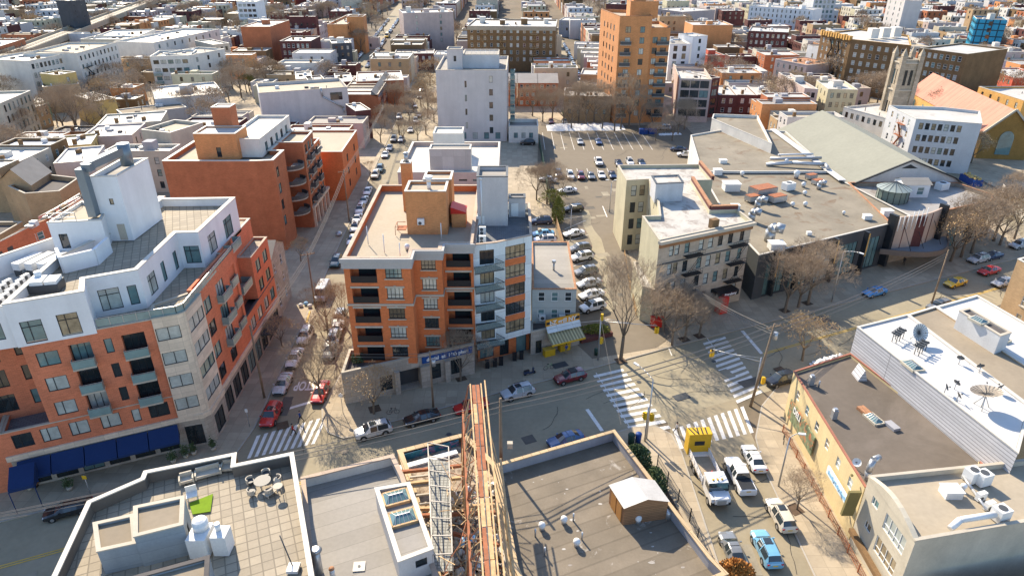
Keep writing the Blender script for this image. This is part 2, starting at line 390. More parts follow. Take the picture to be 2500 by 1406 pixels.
def sill_mesh(w_,h_,kind):
    k=(round(w_,2),round(h_,2),kind)
    if k not in SILL:
        m=MB(); m.box((0,-.04,-.09),(w_+.3,.16,.16))
        if kind=='sl':
            m.box((0,-.03,h_+.12),(w_+.4,.14,.22)); m.box((0,-.05,h_+.26),(.28,.16,.16))
        me=m.data('sill'); me.materials.append(M_coping); SILL[k]=me
    return SILL[k]
GW=[M_glass,M_glassb,M_glasst,M_glassb,M_glass,M_glassy]
GWP={'dark':[M_glass,M_glass,M_glass,M_glasst],'mix':GW,'blind':[M_glassb,M_glassb,M_glasst,M_glass],'teal':[M_glasst,M_glassb,M_glasst]}
def put_win(root,p0,p1,sg,s,z,w_,h_,style,pal='mix',sill=None,near=False,name='window'):
    p0=Vector((p0[0],p0[1]));p1=Vector((p1[0],p1[1])); d=(p1-p0).normalized(); q=p0+d*s
    ang=math.atan2(d.y,d.x)+(0 if sg>0 else math.pi)
    fm,gm=win_mesh(w_,h_,style)
    base=parent_loc(root)
    o=bpy.data.objects.new(name,fm); COL.objects.link(o); o.parent=root
    o.location=(q.x-base.x,q.y-base.y,z-base.z); o.rotation_euler=(0,0,ang)
    g=bpy.data.objects.new('pane',gm); COL.objects.link(g); g.parent=o
    c=rnd.choice(GWP[pal])
    if c is not M_glass:
        g.material_slots[0].link='OBJECT'; g.material_slots[0].material=c
    if sill:
        s_=bpy.data.objects.new('sill',sill_mesh(w_,h_,sill)); COL.objects.link(s_); s_.parent=o
        if sill=='sl': s_=bpy.data.objects.new('lintel',sill_mesh(w_,h_,'lt')); COL.objects.link(s_); s_.parent=o
    return o
def vol(root,pts,h,wall,roof,z0=0,par=.7,cap=M_coping,wins=(),tops=None,capw=.35,ow=None,holes=None,rev=.16,hm=None,pn='wall',roofname='roof',extra_mats=(),em=None,inw=None):
    """one storey block of a building: walls with real openings, parapet, coping, roof deck; wins=[(edge,n,rows,w,h,z,dz,style,s0,s1,pal,sill)]"""
    pts=[tuple(p)[:2] for p in pts]; n=len(pts); sg=1 if area(pts)>0 else -1
    mb=MB(); plc=[]; hole={i:list((holes or {}).get(i,[])) for i in range(n)}
    for wn in wins:
        wn=list(wn)+[None]*(12-len(wn)); e,k,rows,ww,wh,z,dz,style,s0,s1,pal,sill=wn
        a,b=pts[e],pts[(e+1)%n]; L=math.hypot(b[0]-a[0],b[1]-a[1])
        s0=0 if s0 is None else s0; s1=L if s1 is None else s1
        if s1<0: s1=L+s1
        for i in range(k):
            s=s0+(s1-s0)*(i+.5)/k
            for r in range(rows):
                zz=z+r*dz
                if zz+wh>h-.1 or s-ww/2<.1 or s+ww/2>L-.1: continue
                hole[e].append((s-ww/2,s+ww/2,zz,zz+wh)); plc.append((e,s,zz,ww,wh,style,pal or 'mix',sill))
    for e in range(n):
        if em and e in em:
            m2=MB(); wall_edge(m2,pts[e],pts[(e+1)%n],z0,h,hole[e],sg,rev,0,1); m2.build('front_wall',[em[e],hm or M_dkgrey],root)
        else: wall_edge(mb,pts[e],pts[(e+1)%n],z0,h,hole[e],sg,rev,0,1)
    mb.build(pn,[wall,hm or M_dkgrey]+list(extra_mats),root)
    dk=h-par; ins=inset(pts,.28); rb=MB(); q=[(p[0],p[1],dk) for p in ins]
    rb.face(q if sg>0 else q[::-1]); rb.build(roofname,[roof],root)
    if par>.02:
        cb=MB()
        for i in range(n):
            a,b=ins[i],ins[(i+1)%n]; f=[(b[0],b[1],dk),(a[0],a[1],dk),(a[0],a[1],h),(b[0],b[1],h)]
            cb.face(f if sg>0 else f[::-1],1)
        o_=inset(pts,-.05); i_=inset(pts,capw-.05)
        for i in range(n):
            j=(i+1)%n
            A=[(o_[i][0],o_[i][1]),(o_[j][0],o_[j][1]),(i_[j][0],i_[j][1]),(i_[i][0],i_[i][1])]
            t=[(x,y,h+.1) for x,y in A]; bt=[(x,y,h-.02) for x,y in A]
            if sg<0: t=t[::-1]; bt=bt[::-1]
            cb.mesh(bt+t,[(4,5,6,7),(0,1,5,4),(2,3,7,6),(3,2,1,0)],0)
        cb.build('parapet',[cap,inw or wall],root)
    for (e,s,zz,ww,wh,style,pal,sill) in plc:
        put_win(root,pts[e],pts[(e+1)%n],sg,s,zz,ww,wh,style,pal,sill)
    return pts
def rect(fl,fr,depth,h,perp=True,ang=None):
    a=Vector(G2(fl,h)); b=Vector(G2(fr,h)); d=(b-a).normalized(); n=Vector((-d.y,d.x))
    if ang is not None: n=Vector((math.sin(ang),math.cos(ang)))
    return [tuple(a),tuple(b),tuple(b+n*depth),tuple(a+n*depth)]
def P4(h,*px): return [G2(p,h) for p in px]
# ================= SETTING: ground, roads, pavements, markings =================
AVA=math.atan(.441); AD=Vector((math.cos(AVA),math.sin(AVA))); AN=Vector((-AD.y,AD.x))   # avenue direction and its normal (away)
def far(x): return 78.2+.441*x
def near_(x): return 63.2+.441*x
g=MB(); g.face([(-1700,-200,0),(1700,-200,0),(1700,1600,0),(-1700,1600,0)]); struct('ground',g,M_ground)
uvrot(-AVA)
g=MB(); g.face([(-300,near_(-300)-1,.02),(104,near_(104)-1,.02),(135,near_(135),.02),(150,far(150),.02),(-300,far(-300)+1,.02)]); struct('avenue_road',g,M_asph)
uvrot(0)
def xl(y): return -33-.04*(y-70)
g=MB(); g.face([(xl(62)-1,62,.03),(xl(62)+10,67,.03),(xl(330)+9.4,330,.03),(xl(330)-1,330,.03)]); struct('side_street_road',g,M_asph2)
g=MB(); g.face([(20,-20,.03),(30,-20,.03),(30.4,76,.03),(20.2,72,.03)]); struct('cross_street_road',g,M_asph2)
g=MB(); g.face([(22,300,.03),(32,300,.03),(31,560,.03),(21,560,.03)]); struct('far_street_road',g,M_asph2)
g=MB(); g.face([(-79,335,.03),(-69,335,.03),(-98,700,.03),(-108,700,.03)]); struct('far_avenue_road',g,M_asph2)
g=MB(); g.face([(103,112,.035),(121,120,.035),(121,330,.035),(110,330,.035)]); struct('park_side_street_road',g,M_asph2)
KH=.14
def slab(pts,name='pavement',m=None,z=KH):
    mb=MB(); mb.prism(pts,0.0,z,0,bottom=False); struct(name,mb,m or M_conc)
    k=MB(); i_=inset(pts,.18); n=len(pts)
    for i in range(n):
        j=(i+1)%n; f=[(*pts[i],z+.012),(*pts[j],z+.012),(*i_[j],z+.012),(*i_[i],z+.012)]
        if area(pts)<0: f=f[::-1]
        k.face(f)
    struct('kerb',k,M_kerb)
slab([(-300,far(-300)),(-38,far(-38)),(-36,62.7),(-33.6,64.6),(xl(70),70),(xl(190),190),(xl(330),330),(-300,330)])
cen=[G2((785,1000)),G2((786,1030)),G2((800,1058)),G2((838,1072)),G2((870,1066)),G2((905,1046))]
slab([(xl(330)+9.2,330),(xl(190)+9.2,190),(xl(112)+9.2,112)]+[(xl(86)+9.2,86)]+cen+[(0,far(0)),(11.5,far(11.5)),(24.5,89.3),(40,96.1),(70,far(70)),(99,far(99)),(104,125),(108,135),(109,330)])
slab([(122,135),(126,139),(260,190),(260,330),(122,330)])
slab([(-170,near_(-170)),(-60,near_(-60)),(15.5,near_(15.5)),(18.5,70.4),(20.3,68.6),(20.8,65),(20.8,-90),(-170,-90)])
slab([(29.6,-20),(29.8,63),(30.6,68),(33.5,74.5),(38,near_(38)),(100,near_(100)),(108,near_(100)-3),(108,-20)])
# curb extension in the side street
ce=[G2((715,795)),G2((722,760)),G2((760,748)),G2((772,770)),G2((748,800)),G2((735,822))]
mb=MB(); mb.prism(ce,0,.15,0); struct('kerb_extension_pavement',mb,M_conc)
mb=MB(); mb.bar((*G2((757,762)),.2),(*G2((749,790)),.2),.25,.1); struct('kerb_extension_edge_line',mb,M_ypaint)
# parking lot
lot=[(8.6,93),(9.2,120),(9.4,150),(6,160),(9,229),(58,229),(58,196),(33.5,158),(27,158),(24,149),(23,118),(25.5,92.5),(22,89),(12,86)]
mb=MB(); mb.prism(lot,0,.165,0,bottom=False); struct('parking_lot_ground',mb,M_lot)
mb=MB(); mb.prism([(-2,100),(8.2,104),(8.2,128),(-3,128)],0,.16,0,bottom=False); struct('rear_yard_ground',mb,M_lot)
mb=MB()
dk=[(1425,690),(1438,640),(1446,600),(1468,585),(1478,620),(1486,655),(1480,700),(1500,760),(1470,770),(1440,735)]
dk2=[(1420,515),(1436,515),(1443,530),(1442,548),(1452,566),(1468,585),(1446,600),(1436,575),(1424,552)]
mb.face([(*G2(p),.172) for p in dk][::-1]); mb.face([(*G2(p),.176) for p in dk2][::-1]); struct('fresh_tarmac_patch',mb,M_asph)
# grass and garden strips
mb=MB(); mb.prism([(18,245),(34,245),(34,252),(18,252)],0,.2,0); struct('garden_grass',mb,M_grass)
tri=[G2((1530,1078)),G2((1560,1072)),G2((1700,1250)),G2((1735,1345)),(18.6,46)]
mb=MB(); mb.prism([(12.6,64.2),(14.8,66),(17.0,62),(18.6,54),(19.3,46),(17.8,45.6)],0,.2,0); struct('corner_garden_bed',mb,M_earth)
# markings
def stripes(name,tl,tr,bl,br_,n,frac=.5,z=.045,m=M_paint):
    """n crossing bars between two corner lines given as picture points on the road"""
    A,B,C_,D=[Vector(G2(p)) for p in (tl,tr,bl,br_)]; mb=MB()
    for i in range(n):
        a=i/(n-1+frac); b=(i+frac)/(n-1+frac)
        mb.face([(*C_.lerp(D,a),z),(*C_.lerp(D,b),z),(*A.lerp(B,b),z),(*A.lerp(B,a),z)])
    o=struct(name,mb,m)
stripes('crosswalk_markings',(627,1064),(800,1016),(603,1120),(768,1083),10)
stripes('crosswalk_markings',(1448,917),(1545,1062),(1520,900),(1638,1046),12)
stripes('crosswalk_markings',(1716,838),(1800,985),(1770,822),(1862,958),13)
stripes('crosswalk_markings',(1641,1048),(1815,992),(1660,1096),(1840,1056),11)
mb=MB()
def line(p,q,wd,z=.043):
    a,b=Vector(G2(p)),Vector(G2(q)); d=(b-a).normalized(); n=Vector((-d.y,d.x))*wd/2
    mb.face([(*(a+n),z),(*(a-n),z),(*(b-n),z),(*(b+n),z)][::-1])
line((689,1002),(757,982),.5); line((1433,999),(1470,1052),.5); line((1812,808),(1860,864),.55); line((1718,815),(1756,866),.12); line((1455,910),(1545,1055),.12); 
line((1640,868),(1612,800),.15)
struct('stop_line_markings',mb,M_paint)
mb=MB(); c0=Vector((0,70.7))
for s_ in (-.16,.16):
    for (x0,x1) in ((-200,-20),(38,112)):
        a=Vector((x0,70.7+.441*x0))+AN*s_; b=Vector((x1,70.7+.441*x1))+AN*s_; n=AN*.07
        mb.face([(*(a-n),.043),(*(b-n),.043),(*(b+n),.043),(*(a+n),.043)])
struct('centre_line_markings',mb,M_ypaint)
# stall lines
mb=MB()
def wl(a,b,wd=.13,z=.185):
    a,b=Vector(a),Vector(b); d=(b-a).normalized(); n=Vector((-d.y,d.x))*wd/2
    mb.face([(*(a+n),z),(*(a-n),z),(*(b-n),z),(*(b+n),z)][::-1])
for i in range(10): x=9.4+i*2.75; wl((x,172),(x,180.5))
for i in range(12): x=9.8+i*2.9; wl((x,199),(x,219)) 
for i in range(10):
    a=Vector(G2((1500,545+i*25))) if False else None
for (p,q) in [((1375,508),(1413,495)),((1370,537),(1425,530)),((1378,562),(1430,540)),((1385,592),(1436,575)),((1392,622),(1441,600)),((1400,652),(1447,634)),((1402,680),(1452,658)),((1405,708),(1458,692)),((1410,738),(1470,712)),((1413,768),(1482,745)),((1415,790),(1490,782))]:
    wl(G2(p),G2(q),.12)
wl(G2((1471,505)),G2((1482,532)),.2); wl(G2((2010+390,510)),G2((2440,507)),.2)
for i in range(5): wl((111.5,140+i*6),(117,141+i*6),.3,.06)
struct('parking_stall_markings',mb,M_paint)
# STOP lettering, read by drivers coming towards the avenue
cu=bpy.data.curves.new('stop_text','FONT'); cu.body='STOP'; cu.size=1; cu.align_x='CENTER'; cu.align_y='CENTER'; cu.offset=.03
to=bpy.data.objects.new('stop_lettering',cu); COL.objects.link(to); p=G2((745,941)); to.location=(p[0],p[1],.05); to.rotation_euler=(0,0,R(180+4)); to.scale=(1.2,3.0,1)
cu.materials.append(M_paint); to['kind']='structure'; tomesh(to)
# manholes and gratings, tree pits
mb=MB()
for p,r in (((840,1103),.45),((822,1104),.25),((2180,790),.4),((820,1036),.4)): mb.disc((*G2(p),.02),r,14,h=.05)
struct('manhole_covers',mb,M_conc)
mb=MB()
for p in ((1367,893),(1664,969)): 
    q=G2(p); mb.box((q[0],q[1],KH+.02 if p[0]<1500 else .05),(2.3,1.3,.03),rz=AVA)
struct('pavement_gratings',mb,M_dkgrey)
mb=MB()
for p in ((783,975),(800,850),(800,800),(1515,882),(1670,830),(1707,822),(1915,760),(1970,742),(915,1000),(1125,925),(1940,1245),(690,1040),(1905,905)):
    q=G2(p); mb.box((q[0],q[1],KH+.015),(1.5,1.5,.02),rz=AVA)
struct('tree_pits',mb,M_earth)
# dirty snow banks beside the parking lot
def snow(n,p0,p1,dy,h_,seed):
    r_=random.Random(seed); mb=MB(); a,b=Vector(G2(p0)),Vector(G2(p1)); N=26; K=6; P=[];F=[]
    for i in range(N+1):
        for j in range(K+1):
            t=i/N; u=j/K; q=a.lerp(b,t); hh=h_*math.sin(math.pi*u)**.7*(.5+.5*r_.random())*min(1,6*t*(1-t)+.1)
            P.append((q.x,q.y+dy*u+r_.uniform(-.4,.4),.15+hh))
    for i in range(N):
        for j in range(K): F.append((i*(K+1)+j,(i+1)*(K+1)+j,(i+1)*(K+1)+j+1,i*(K+1)+j+1))
    mb.mesh(P,F,0,True); o=struct(n,mb,M_snow)
snow('snow_bank',(1336,322),(1528,320),9,1.3,1); snow('snow_bank',(1610,333),(1665,331),2.5,.5,2)
# ================= HERO BUILDINGS =================
# ---- corner apartment block, red brick under a white penthouse ----
uvrot(-AVA)
LB=thing('apartment_building','corner apartment block of red brick with white set-back penthouse and navy shop awnings','building',(-46,72,0))
def av(o,a,b=0): q=o+AD*a+AN*b; return (q.x,q.y)
C=Vector((-37.4,67.1)); A0=C-AD*19
base=[av(A0,-1.2),av(C,-2.9),av(C,-.25,-.25),(-36.95,67.5),(-36.95,71.6),(-37.3,71.7),(-37.6,96.8),(-56,96.8),(-60.5,76)]
vol(LB,base,4.2,M_lime,M_rgrey,par=0,wins=[(0,6,1,2.2,2.9,.4,3,'st',.6,-.4,'dark'),(1,1,1,2.0,2.9,.4,3,'st',None,None,'dark'),(3,1,1,2.6,2.9,.4,3,'st',.2,-.2,'dark'),(5,8,1,2.4,3.0,.4,3,'st',.6,-.6,'dark')],rev=.4)
mb=MB(); bc=inset(base,-.22); mb.prism(bc,4.2,4.85,0); mb.build('belt_course',[M_stone],LB)
# second storey and the three storeys of the main front
low=[av(A0,-1.1),av(C,-2.9),av(C,-2.9,4),(-38,76),(-52,74),av(A0,-1.1,9)]
c2w=lambda s0,s1,z,h_,st='c2',pal='blind':(0,1,1,s1-s0,h_,z,3,st,s0+1.1,s1+1.1,pal)
vol(LB,low,7.9,M_brick,M_pavg,z0=4.85,par=.5,cap=M_coping,wins=[c2w(-.3,1.6,5.6,1.8),c2w(2.4,4.2,5.6,1.8),c2w(5.2,7.1,5.6,1.8),c2w(8.3,10.3,5.6,1.8),c2w(11.5,12.35,5.6,1.7,'x'),c2w(13.3,15.4,5.55,1.85)])
fac=[av(A0,3.6),av(C,-2.9),av(C,-2.9,3),(-37.6,71.8),(-37.6,83.8),(-39.6,83.8),(-39.6,96.6),(-50,96.6),(-52.5,73)]
W=[]
for k in range(3):
    z=7.9+3.2*k; o=-3.6
    W+=[(0,1,1,2.05,1.75,z+.75,3,'c2',4.55+o,6.65+o,'blind'),(0,1,1,.8,1.8,z+.9,3,'x',10.95+o,11.85+o,'dark')]
ho={0:[(7.65-3.6,9.75-3.6,7.9+3.2*k+.25,7.9+3.2*k+2.75,.9,1) for k in range(3)]+[(12.75-3.6,15.05-3.6,7.9+3.2*k+.25,7.9+3.2*k+2.75,.9,1) for k in range(3)]}
vol(LB,fac,18.3,M_brick,M_pav,z0=7.9,par=.15,cap=M_coping,wins=W,holes=ho,hm=M_dkgrey)
def balcony(root,p,z,wd,dp,ang,post=True,solid=M_balg,h=1.05,name='balcony'):
    T=Matrix.Translation(Vector((p[0],p[1],z)))@Matrix.Rotation(ang,4,'Z'); mb=MB()
    mb.box((0,-dp/2,-.1),(wd,dp,.2),0,M=T)
    mb.box((0,-dp-.02,h/2),(wd-.1,.03,h-.1),1,M=T)
    for sx in (-1,1): mb.box((sx*(wd/2-.03),-dp/2-.02,h/2),(.03,dp-.1,h-.1),1,M=T)
    for sx in (-1,0,1): mb.box((sx*(wd/2-.08),-dp+.03,h/2),(.05,.05,h),2,M=T)
    mb.box((0,-dp+.03,h+.02),(wd,.07,.05),2,M=T)
    return mb.build(name,[M_coping,solid,M_galv],root)
for k in range(3):
    z=7.9+3.2*k
    for s0,s1 in ((7.65,9.75),(12.75,15.05)):
        put_win(LB,av(A0,s0,.62),av(A0,s1,.62),1,(s1-s0)/2,z+.25,s1-s0-.1,2.4,'c3','mix',name='balcony_door')
        balcony(LB,av(A0,(s0+s1)/2),z+.1,s1-s0+.15,.85,AVA)
# stone corner bay with ribbon windows
bay=[av(C,-2.9,-.3),av(C,-.2,-.3),(-36.9,67.35),(-36.9,71.7),(-38.4,72.0),av(C,-2.9,3.2)]
bw=[]
for k in range(4):
    z=5.95+3.2*k; bw+=[(0,1,1,2.5,1.65,z,3,'st',.05,-.05,'blind'),(2,1,1,3.9,1.65,z,3,'st',.1,-.1,'blind')]
vol(LB,bay,18.5,M_stone,M_pav,z0=4.85,par=.2,cap=M_coping,wins=bw,rev=.2)
# side street front
sf=[(-38.4,71.7),(-37.25,71.7),(-37.4,83.8),(-38.5,83.8)]
W=[]; HO={1:[(9.2,11.4,8.2,17.2,1.0,1)]}
for k in range(4):
    z=5.3+3.2*k; W+=[(1,1,1,2.0,1.9,z+.2,3,'c2',.7,3.0,'blind')]
    if k: W+=[(1,1,1,2.4,2.3,z,3,'c3',4.6,7.4,'mix')]
    else: W+=[(1,1,1,2.0,1.9,z+.2,3,'c2',4.6,7.4,'blind')]
vol(LB,sf,18.9,M_brick,M_brick,z0=4.85,par=.1,cap=M_brick,wins=W,holes=HO,hm=M_dkbrick)
for k in range(1,4): balcony(LB,(-37.35,77.7),5.3+k*3.2,3.0,.9,R(90)); balcony(LB,(-38.0,82.0),5.3+k*3.2-.3,2.2,.9,R(90))
vol(LB,[(-39.6,83.8),(-37.4,83.8),(-37.6,96.8),(-39.8,96.8)],8.5,M_brick,M_dkgrey,z0=4.85,par=.6,cap=M_dkgrey,wins=[(1,4,1,1.9,1.9,5.5,3.2,'c2',.5,-.3,'blind')])
vol(LB,[(-39.7,89.2),(-37.5,89.2),(-37.6,96.8),(-39.8,96.8)],15.2,M_brick,M_pav,z0=8.5,par=.3,cap=M_copp,wins=[(1,2,2,1.9,1.9,9.0,3.1,'c2',.6,-.5,'blind')])
balcony(LB,(-39.4,87.0),11.4,3.6,1.7,R(90)); balcony(LB,(-39.2,86.5),18.0,3.2,1.3,R(90))
W=[(1,1,3,2.2,2.0,9.2,3.2,'c3',.8,3.8,'mix')]; vol(LB,[(-41,83.9),(-39.3,83.9),(-39.4,89.1),(-41,89.1)],18.4,M_brick,M_pav,z0=8.4,par=.1,cap=M_brick,wins=W)
# left wing behind its terrace
wing=[av(A0,-5.5,3.5),av(A0,3.5,3.5),av(A0,3.5,14),av(A0,-5.5,20)]
vol(LB,wing,17.8,M_brick,M_rgrey,z0=4.0,par=.4,cap=M_coping,wins=[(0,1,3,1.0,1.9,8.8,3.2,'x',7.0,8.8,'dark'),(0,2,3,2.0,2.2,8.4,3.2,'c3',.8,6.2,'dark')])
for k in range(1,4): balcony(LB,av(A0,-3.6,3.4),4.9+k*3.2,3.6,1.8,AVA-.25)
ter=[av(A0,-5.5,.3),av(A0,-1.1,.0),av(A0,-1.1,6),av(A0,-5.5,8)]
vol(LB,ter,8.0,M_brick,M_pavg,z0=0,par=.9,cap=M_coping)
# white penthouse
PH=23.0
pent=[av(A0,3.4,-.1),av(A0,10.7,-.1),(-46.5,66.6),(-41.9,68.9),(-42.3,79.6),(-39.6,79.8),(-39.6,92.8),(-50.2,92.4),(-49.8,87),(-50.9,79.4),(-53.2,72.8)]
pw=[(0,1,1,1.95,2.6,18.15,3,'p2',.8,2.8,'mix'),(0,1,1,1.95,2.6,18.25,3,'p2',4.1,6.1,'mix'),(2,1,1,2.1,2.6,18.8,3,'p2',.6,3.0,'teal'),(2,1,1,.95,2.4,18.9,3,'x',3.5,4.7,'teal'),
 (3,1,1,2.0,2.5,18.9,3,'p2',1.1,3.8,'teal'),(3,1,1,1.0,2.5,18.9,3,'x',4.6,6.6,'teal'),(3,1,1,1.0,2.4,18.8,3,'x',8.4,9.8,'dark'),(4,1,1,1.9,2.4,18.8,3,'p2',.3,2.6,'teal'),(5,1,1,2.4,2.6,18.9,3,'p2',1.8,5.0,'blind'),(5,1,1,2.8,2.8,18.8,3,'p2',6.6,11.4,'blind')]
vol(LB,pent,PH,M_white,M_pav,z0=17.9,par=1.1,cap=M_copw,wins=pw,capw=.55)
cdk=[av(A0,-5.5,1.0),av(A0,3.3,.3),(-53.4,72.9),(-51.2,79.2),(-57,80),(-61.5,72)]
vol(LB,cdk,22.6,M_white,M_rwhite,z0=17.8,par=2.5,cap=M_copw,wins=[(0,1,1,.9,2.0,18.9,3,'x',6.9,8.4,'dark')],capw=.4)
# hanging penthouse panels over the brick
# terrace glass rail along the brick top
mb=MB()
def rail(mb,pts,z,h=1.1,mi_p=0,mi_g=1,step=1.3,glass=True):
    for a,b in zip(pts,pts[1:]):
        a,b=Vector(a),Vector(b); L=(b-a).length; n=max(1,int(L/step))
        for i in range(n+1):
            q=a.lerp(b,i/n); mb.box((q.x,q.y,z+h/2),(.06,.06,h),mi_p)
        mb.bar((*a,z+h),(*b,z+h),.07,.05,mi_p)
        if glass: mb.bar((*a,z+h*.5),(*b,z+h*.5),.02,h*.8,mi_g)
        else: mb.bar((*a,z+h*.5),(*b,z+h*.5),.04,.04,mi_p)
rail(mb,[av(C,-8.2,.2),av(C,-.3,-.1),(-37.05,67.6),(-37.5,83.6)],18.4); mb.build('terrace_railing',[M_galv,M_balg],LB)
# stair and lift tower, white, on the roof
tw=[(-50.9,79.4),(-47.8,79.6),(-47.6,87.2),(-50.9,86.6)]
vol(LB,tw,30.4,M_white,M_rgrey,z0=22,par=.5,cap=M_copw,wins=[(0,1,1,.5,.8,26.8,3,'x',1.0,2.4,'mix')])
mb=MB(); mb.box((-48.9,79.5,23.2),(.9,.14,2.1)); mb.build('roof_door',[M_coping],LB)
tw2=[(-55.8,76.5),(-49.8,77.4),(-50.9,80.5),(-55.9,84.2)]
vol(LB,tw2,25.6,M_white,M_rcream,z0=21.9,par=.25,cap=M_copw,wins=[(0,1,1,1.0,1.9,22.2,3,'x',.6,2.0,'dark')])
mb=MB(); rail(mb,[(-55.7,76.7),(-52.6,77.1)],25.6,glass=False); rail(mb,[(-55.8,84),(-55.7,76.7)],25.6,glass=False); mb.build('roof_railing',[M_galv,M_balg],LB)
mb=MB() # grey kitchen flue up the tower
F0=Vector((-51.4,78.9,0)); 
mb.box((F0.x,F0.y,28.6),(1.0,1.0,6.0)); mb.box((F0.x+.6,F0.y+.5,31.6),(1.0,1.0,.9)); mb.bar((-51.2,79.2,31.6),(-48.8,84,32.4),1.0,.9); mb.tube((-48.7,84.2,30.4),(-48.7,84.2,33.2),.75,.75,12)
mb.build('kitchen_flue',[M_dkgrey if False else mat('metal_blue_grey',(.20,.24,.27),.4,var=.1,metal=.4)],LB)
mb=MB(); P=[(-53.2,73.0),(-51.2,70.4),(-48.6,72.6),(-48.9,76.2)]
for a_,b_ in zip(P,P[1:]): mb.bar((*a_,22.9),(*b_,22.9),.35,2.0)
mb.build('plant_screen_wall',[M_white],LB)
# awnings
mb=MB()
for i in range(5):
    a=Vector(av(A0,-.6+i*3.3,-.3)); b=Vector(av(A0,-.6+(i+1)*3.3-.1,-.3)); o_=AN*-1.9
    mb.face([(*a,4.1),(*b,4.1),(*(b+o_),2.9),(*(a+o_),2.9)][::-1]); mb.face([(*(a+o_),2.9),(*(b+o_),2.9),(*(b+o_),2.6),(*(a+o_),2.6)])
    mb.face([(*a,4.1),(*(a+o_),2.9),(*(a+o_),2.6),(*a,2.6)]); mb.face([(*b,4.1),(*b,2.6),(*(b+o_),2.6),(*(b+o_),2.9)])
mb.build('shop_awning',[M_awnb],LB)
mb=MB(); a=Vector(av(A0,-1.0,-1.6)); b=Vector(av(A0,1.4,-1.6)); o_=AN*-2.6
mb.face([(*a,4.5),(*b,4.5),(*(b+o_),3.4),(*(a+o_),3.4)][::-1]); mb.face([(*(a+o_),3.4),(*(b+o_),3.4),(*(b+o_),3.0),(*(a+o_),3.0)]); mb.face([(*b,4.5),(*b,2.8),(*(b+o_),2.8),(*(b+o_),3.4)])
for q in (a+o_,b+o_): mb.tube((*q,0.1),(*q,3.1),.05)
mb.build('entrance_canopy',[M_awnb],LB)
mb=MB(); mb.box((-37.0,90.2,3.4),(2.6,5.5,.25)); mb.build('side_entrance_canopy',[M_dkgrey],LB)
uvrot(0)
# ---- grey gabled house between the corner block and the brown apartment block ----
def gable(root,pts,h,rise,wall,roof,axis=0,over=.3,wins=(),z0=0,name='roof'):
    """rectangular house with a ridge; axis 0: ridge parallel to edge 0 ; 1: ridge parallel to edge 1"""
    p=[Vector(q) for q in pts]
    vol(root,pts,h,wall,roof,z0=z0,par=0,wins=wins)
    if axis==1: p=p[1:]+p[:1]
    a,b,c,d=p; m1=(b+c)/2; m2=(a+d)/2; mb=MB(); sg=1 if area([tuple(x) for x in p])>0 else -1
    ux=(b-a).normalized(); vy=(d-a).normalized()
    def T(v,z): return (v.x,v.y,z)
    A,B,Cc,D=a-ux*over-vy*over,b+ux*over-vy*over,c+ux*over+vy*over,d-ux*over+vy*over; r1=m1+ux*over; r2=m2-ux*over
    for q in ([T(A,h),T(B,h),T(r1,h+rise),T(r2,h+rise)],[T(r2,h+rise),T(r1,h+rise),T(Cc,h),T(D,h)]): mb.face(q if sg>0 else q[::-1],0)
    for q in ([T(b,h),T(c,h),T(m1,h+rise-.03)],[T(d,h),T(a,h),T(m2,h+rise-.03)]): mb.face(q if sg>0 else q[::-1],1)
    mb.build(name,[roof,wall],root)
H=thing('town_house','narrow grey rendered town house with dark pitched roof between two brick blocks','house',(-41,102,0))
gable(H,[(-48,97.2),(-38.2,97.2),(-38.6,106),(-48.4,106)],10.5,2.2,M_lime,M_dkgrey,axis=0,wins=[(1,2,3,1.0,1.6,1.6,3.1,'dh_w',.6,-.6,'mix','s')])
# ---- brown-red apartment block with round balconies ----
BB=thing('apartment_building','brown-red brick apartment block with stacked semicircular balconies and square brick chimney','building',(-57,136,0))
vol(BB,[(-66,125.5),(-48.3,125.5),(-45.2,126.0),(-45.2,133),(-47.8,133.0),(-47.8,150),(-66,150)],18.6,M_brick3,M_rcream,par=.9,cap=M_copw,wins=[(2,1,4,1.4,2.0,5.0,3.3,'c2',.5,2.6,'dark')],capw=.6)
vol(BB,[(-47.8,138),(-42.9,138),(-43.2,147),(-58,147),(-58,150),(-47.8,150)][:4]+[(-58,150.1),(-47.9,150.1)][:0],18.8,M_brick3,M_rcream,par=.5,cap=M_copw,wins=[(1,3,5,1.5,1.7,4.6,2.9,'c2',.6,-.6,'mix','s')])
vol(BB,[(-47.6,147.2),(-43.4,147.2),(-43.5,152.5),(-56,152.5),(-56,150.2),(-47.6,150.2)],15.8,M_brick2,M_rcream,par=.5,cap=M_copw,wins=[(1,2,4,1.4,1.7,4.6,2.9,'c2',.6,-.6,'mix','s')])
vol(BB,[(-55.5,130),(-48.6,130),(-48.6,149.6),(-55.5,149.6)],21.6,M_white2,M_rwhite,z0=18,par=.5,cap=M_copw,wins=[(1,5,1,1.4,1.7,18.6,3,'c2',1.5,-1.5,'dark')])
vol(BB,[(-60.5,128.5),(-52.5,128.5),(-52.5,134.5),(-60.5,134.5)],23.0,M_obrick,M_rwhite,z0=18,par=.25,cap=M_copw,wins=[(0,1,1,.9,1.9,18.5,3,'x',3.2,5.4,'dark')])
vol(BB,[(-58.8,134.6),(-55.2,134.6),(-55.2,138),(-58.8,138)],26.6,M_brick3,M_rwhite,z0=18,par=.1,cap=M_copw)
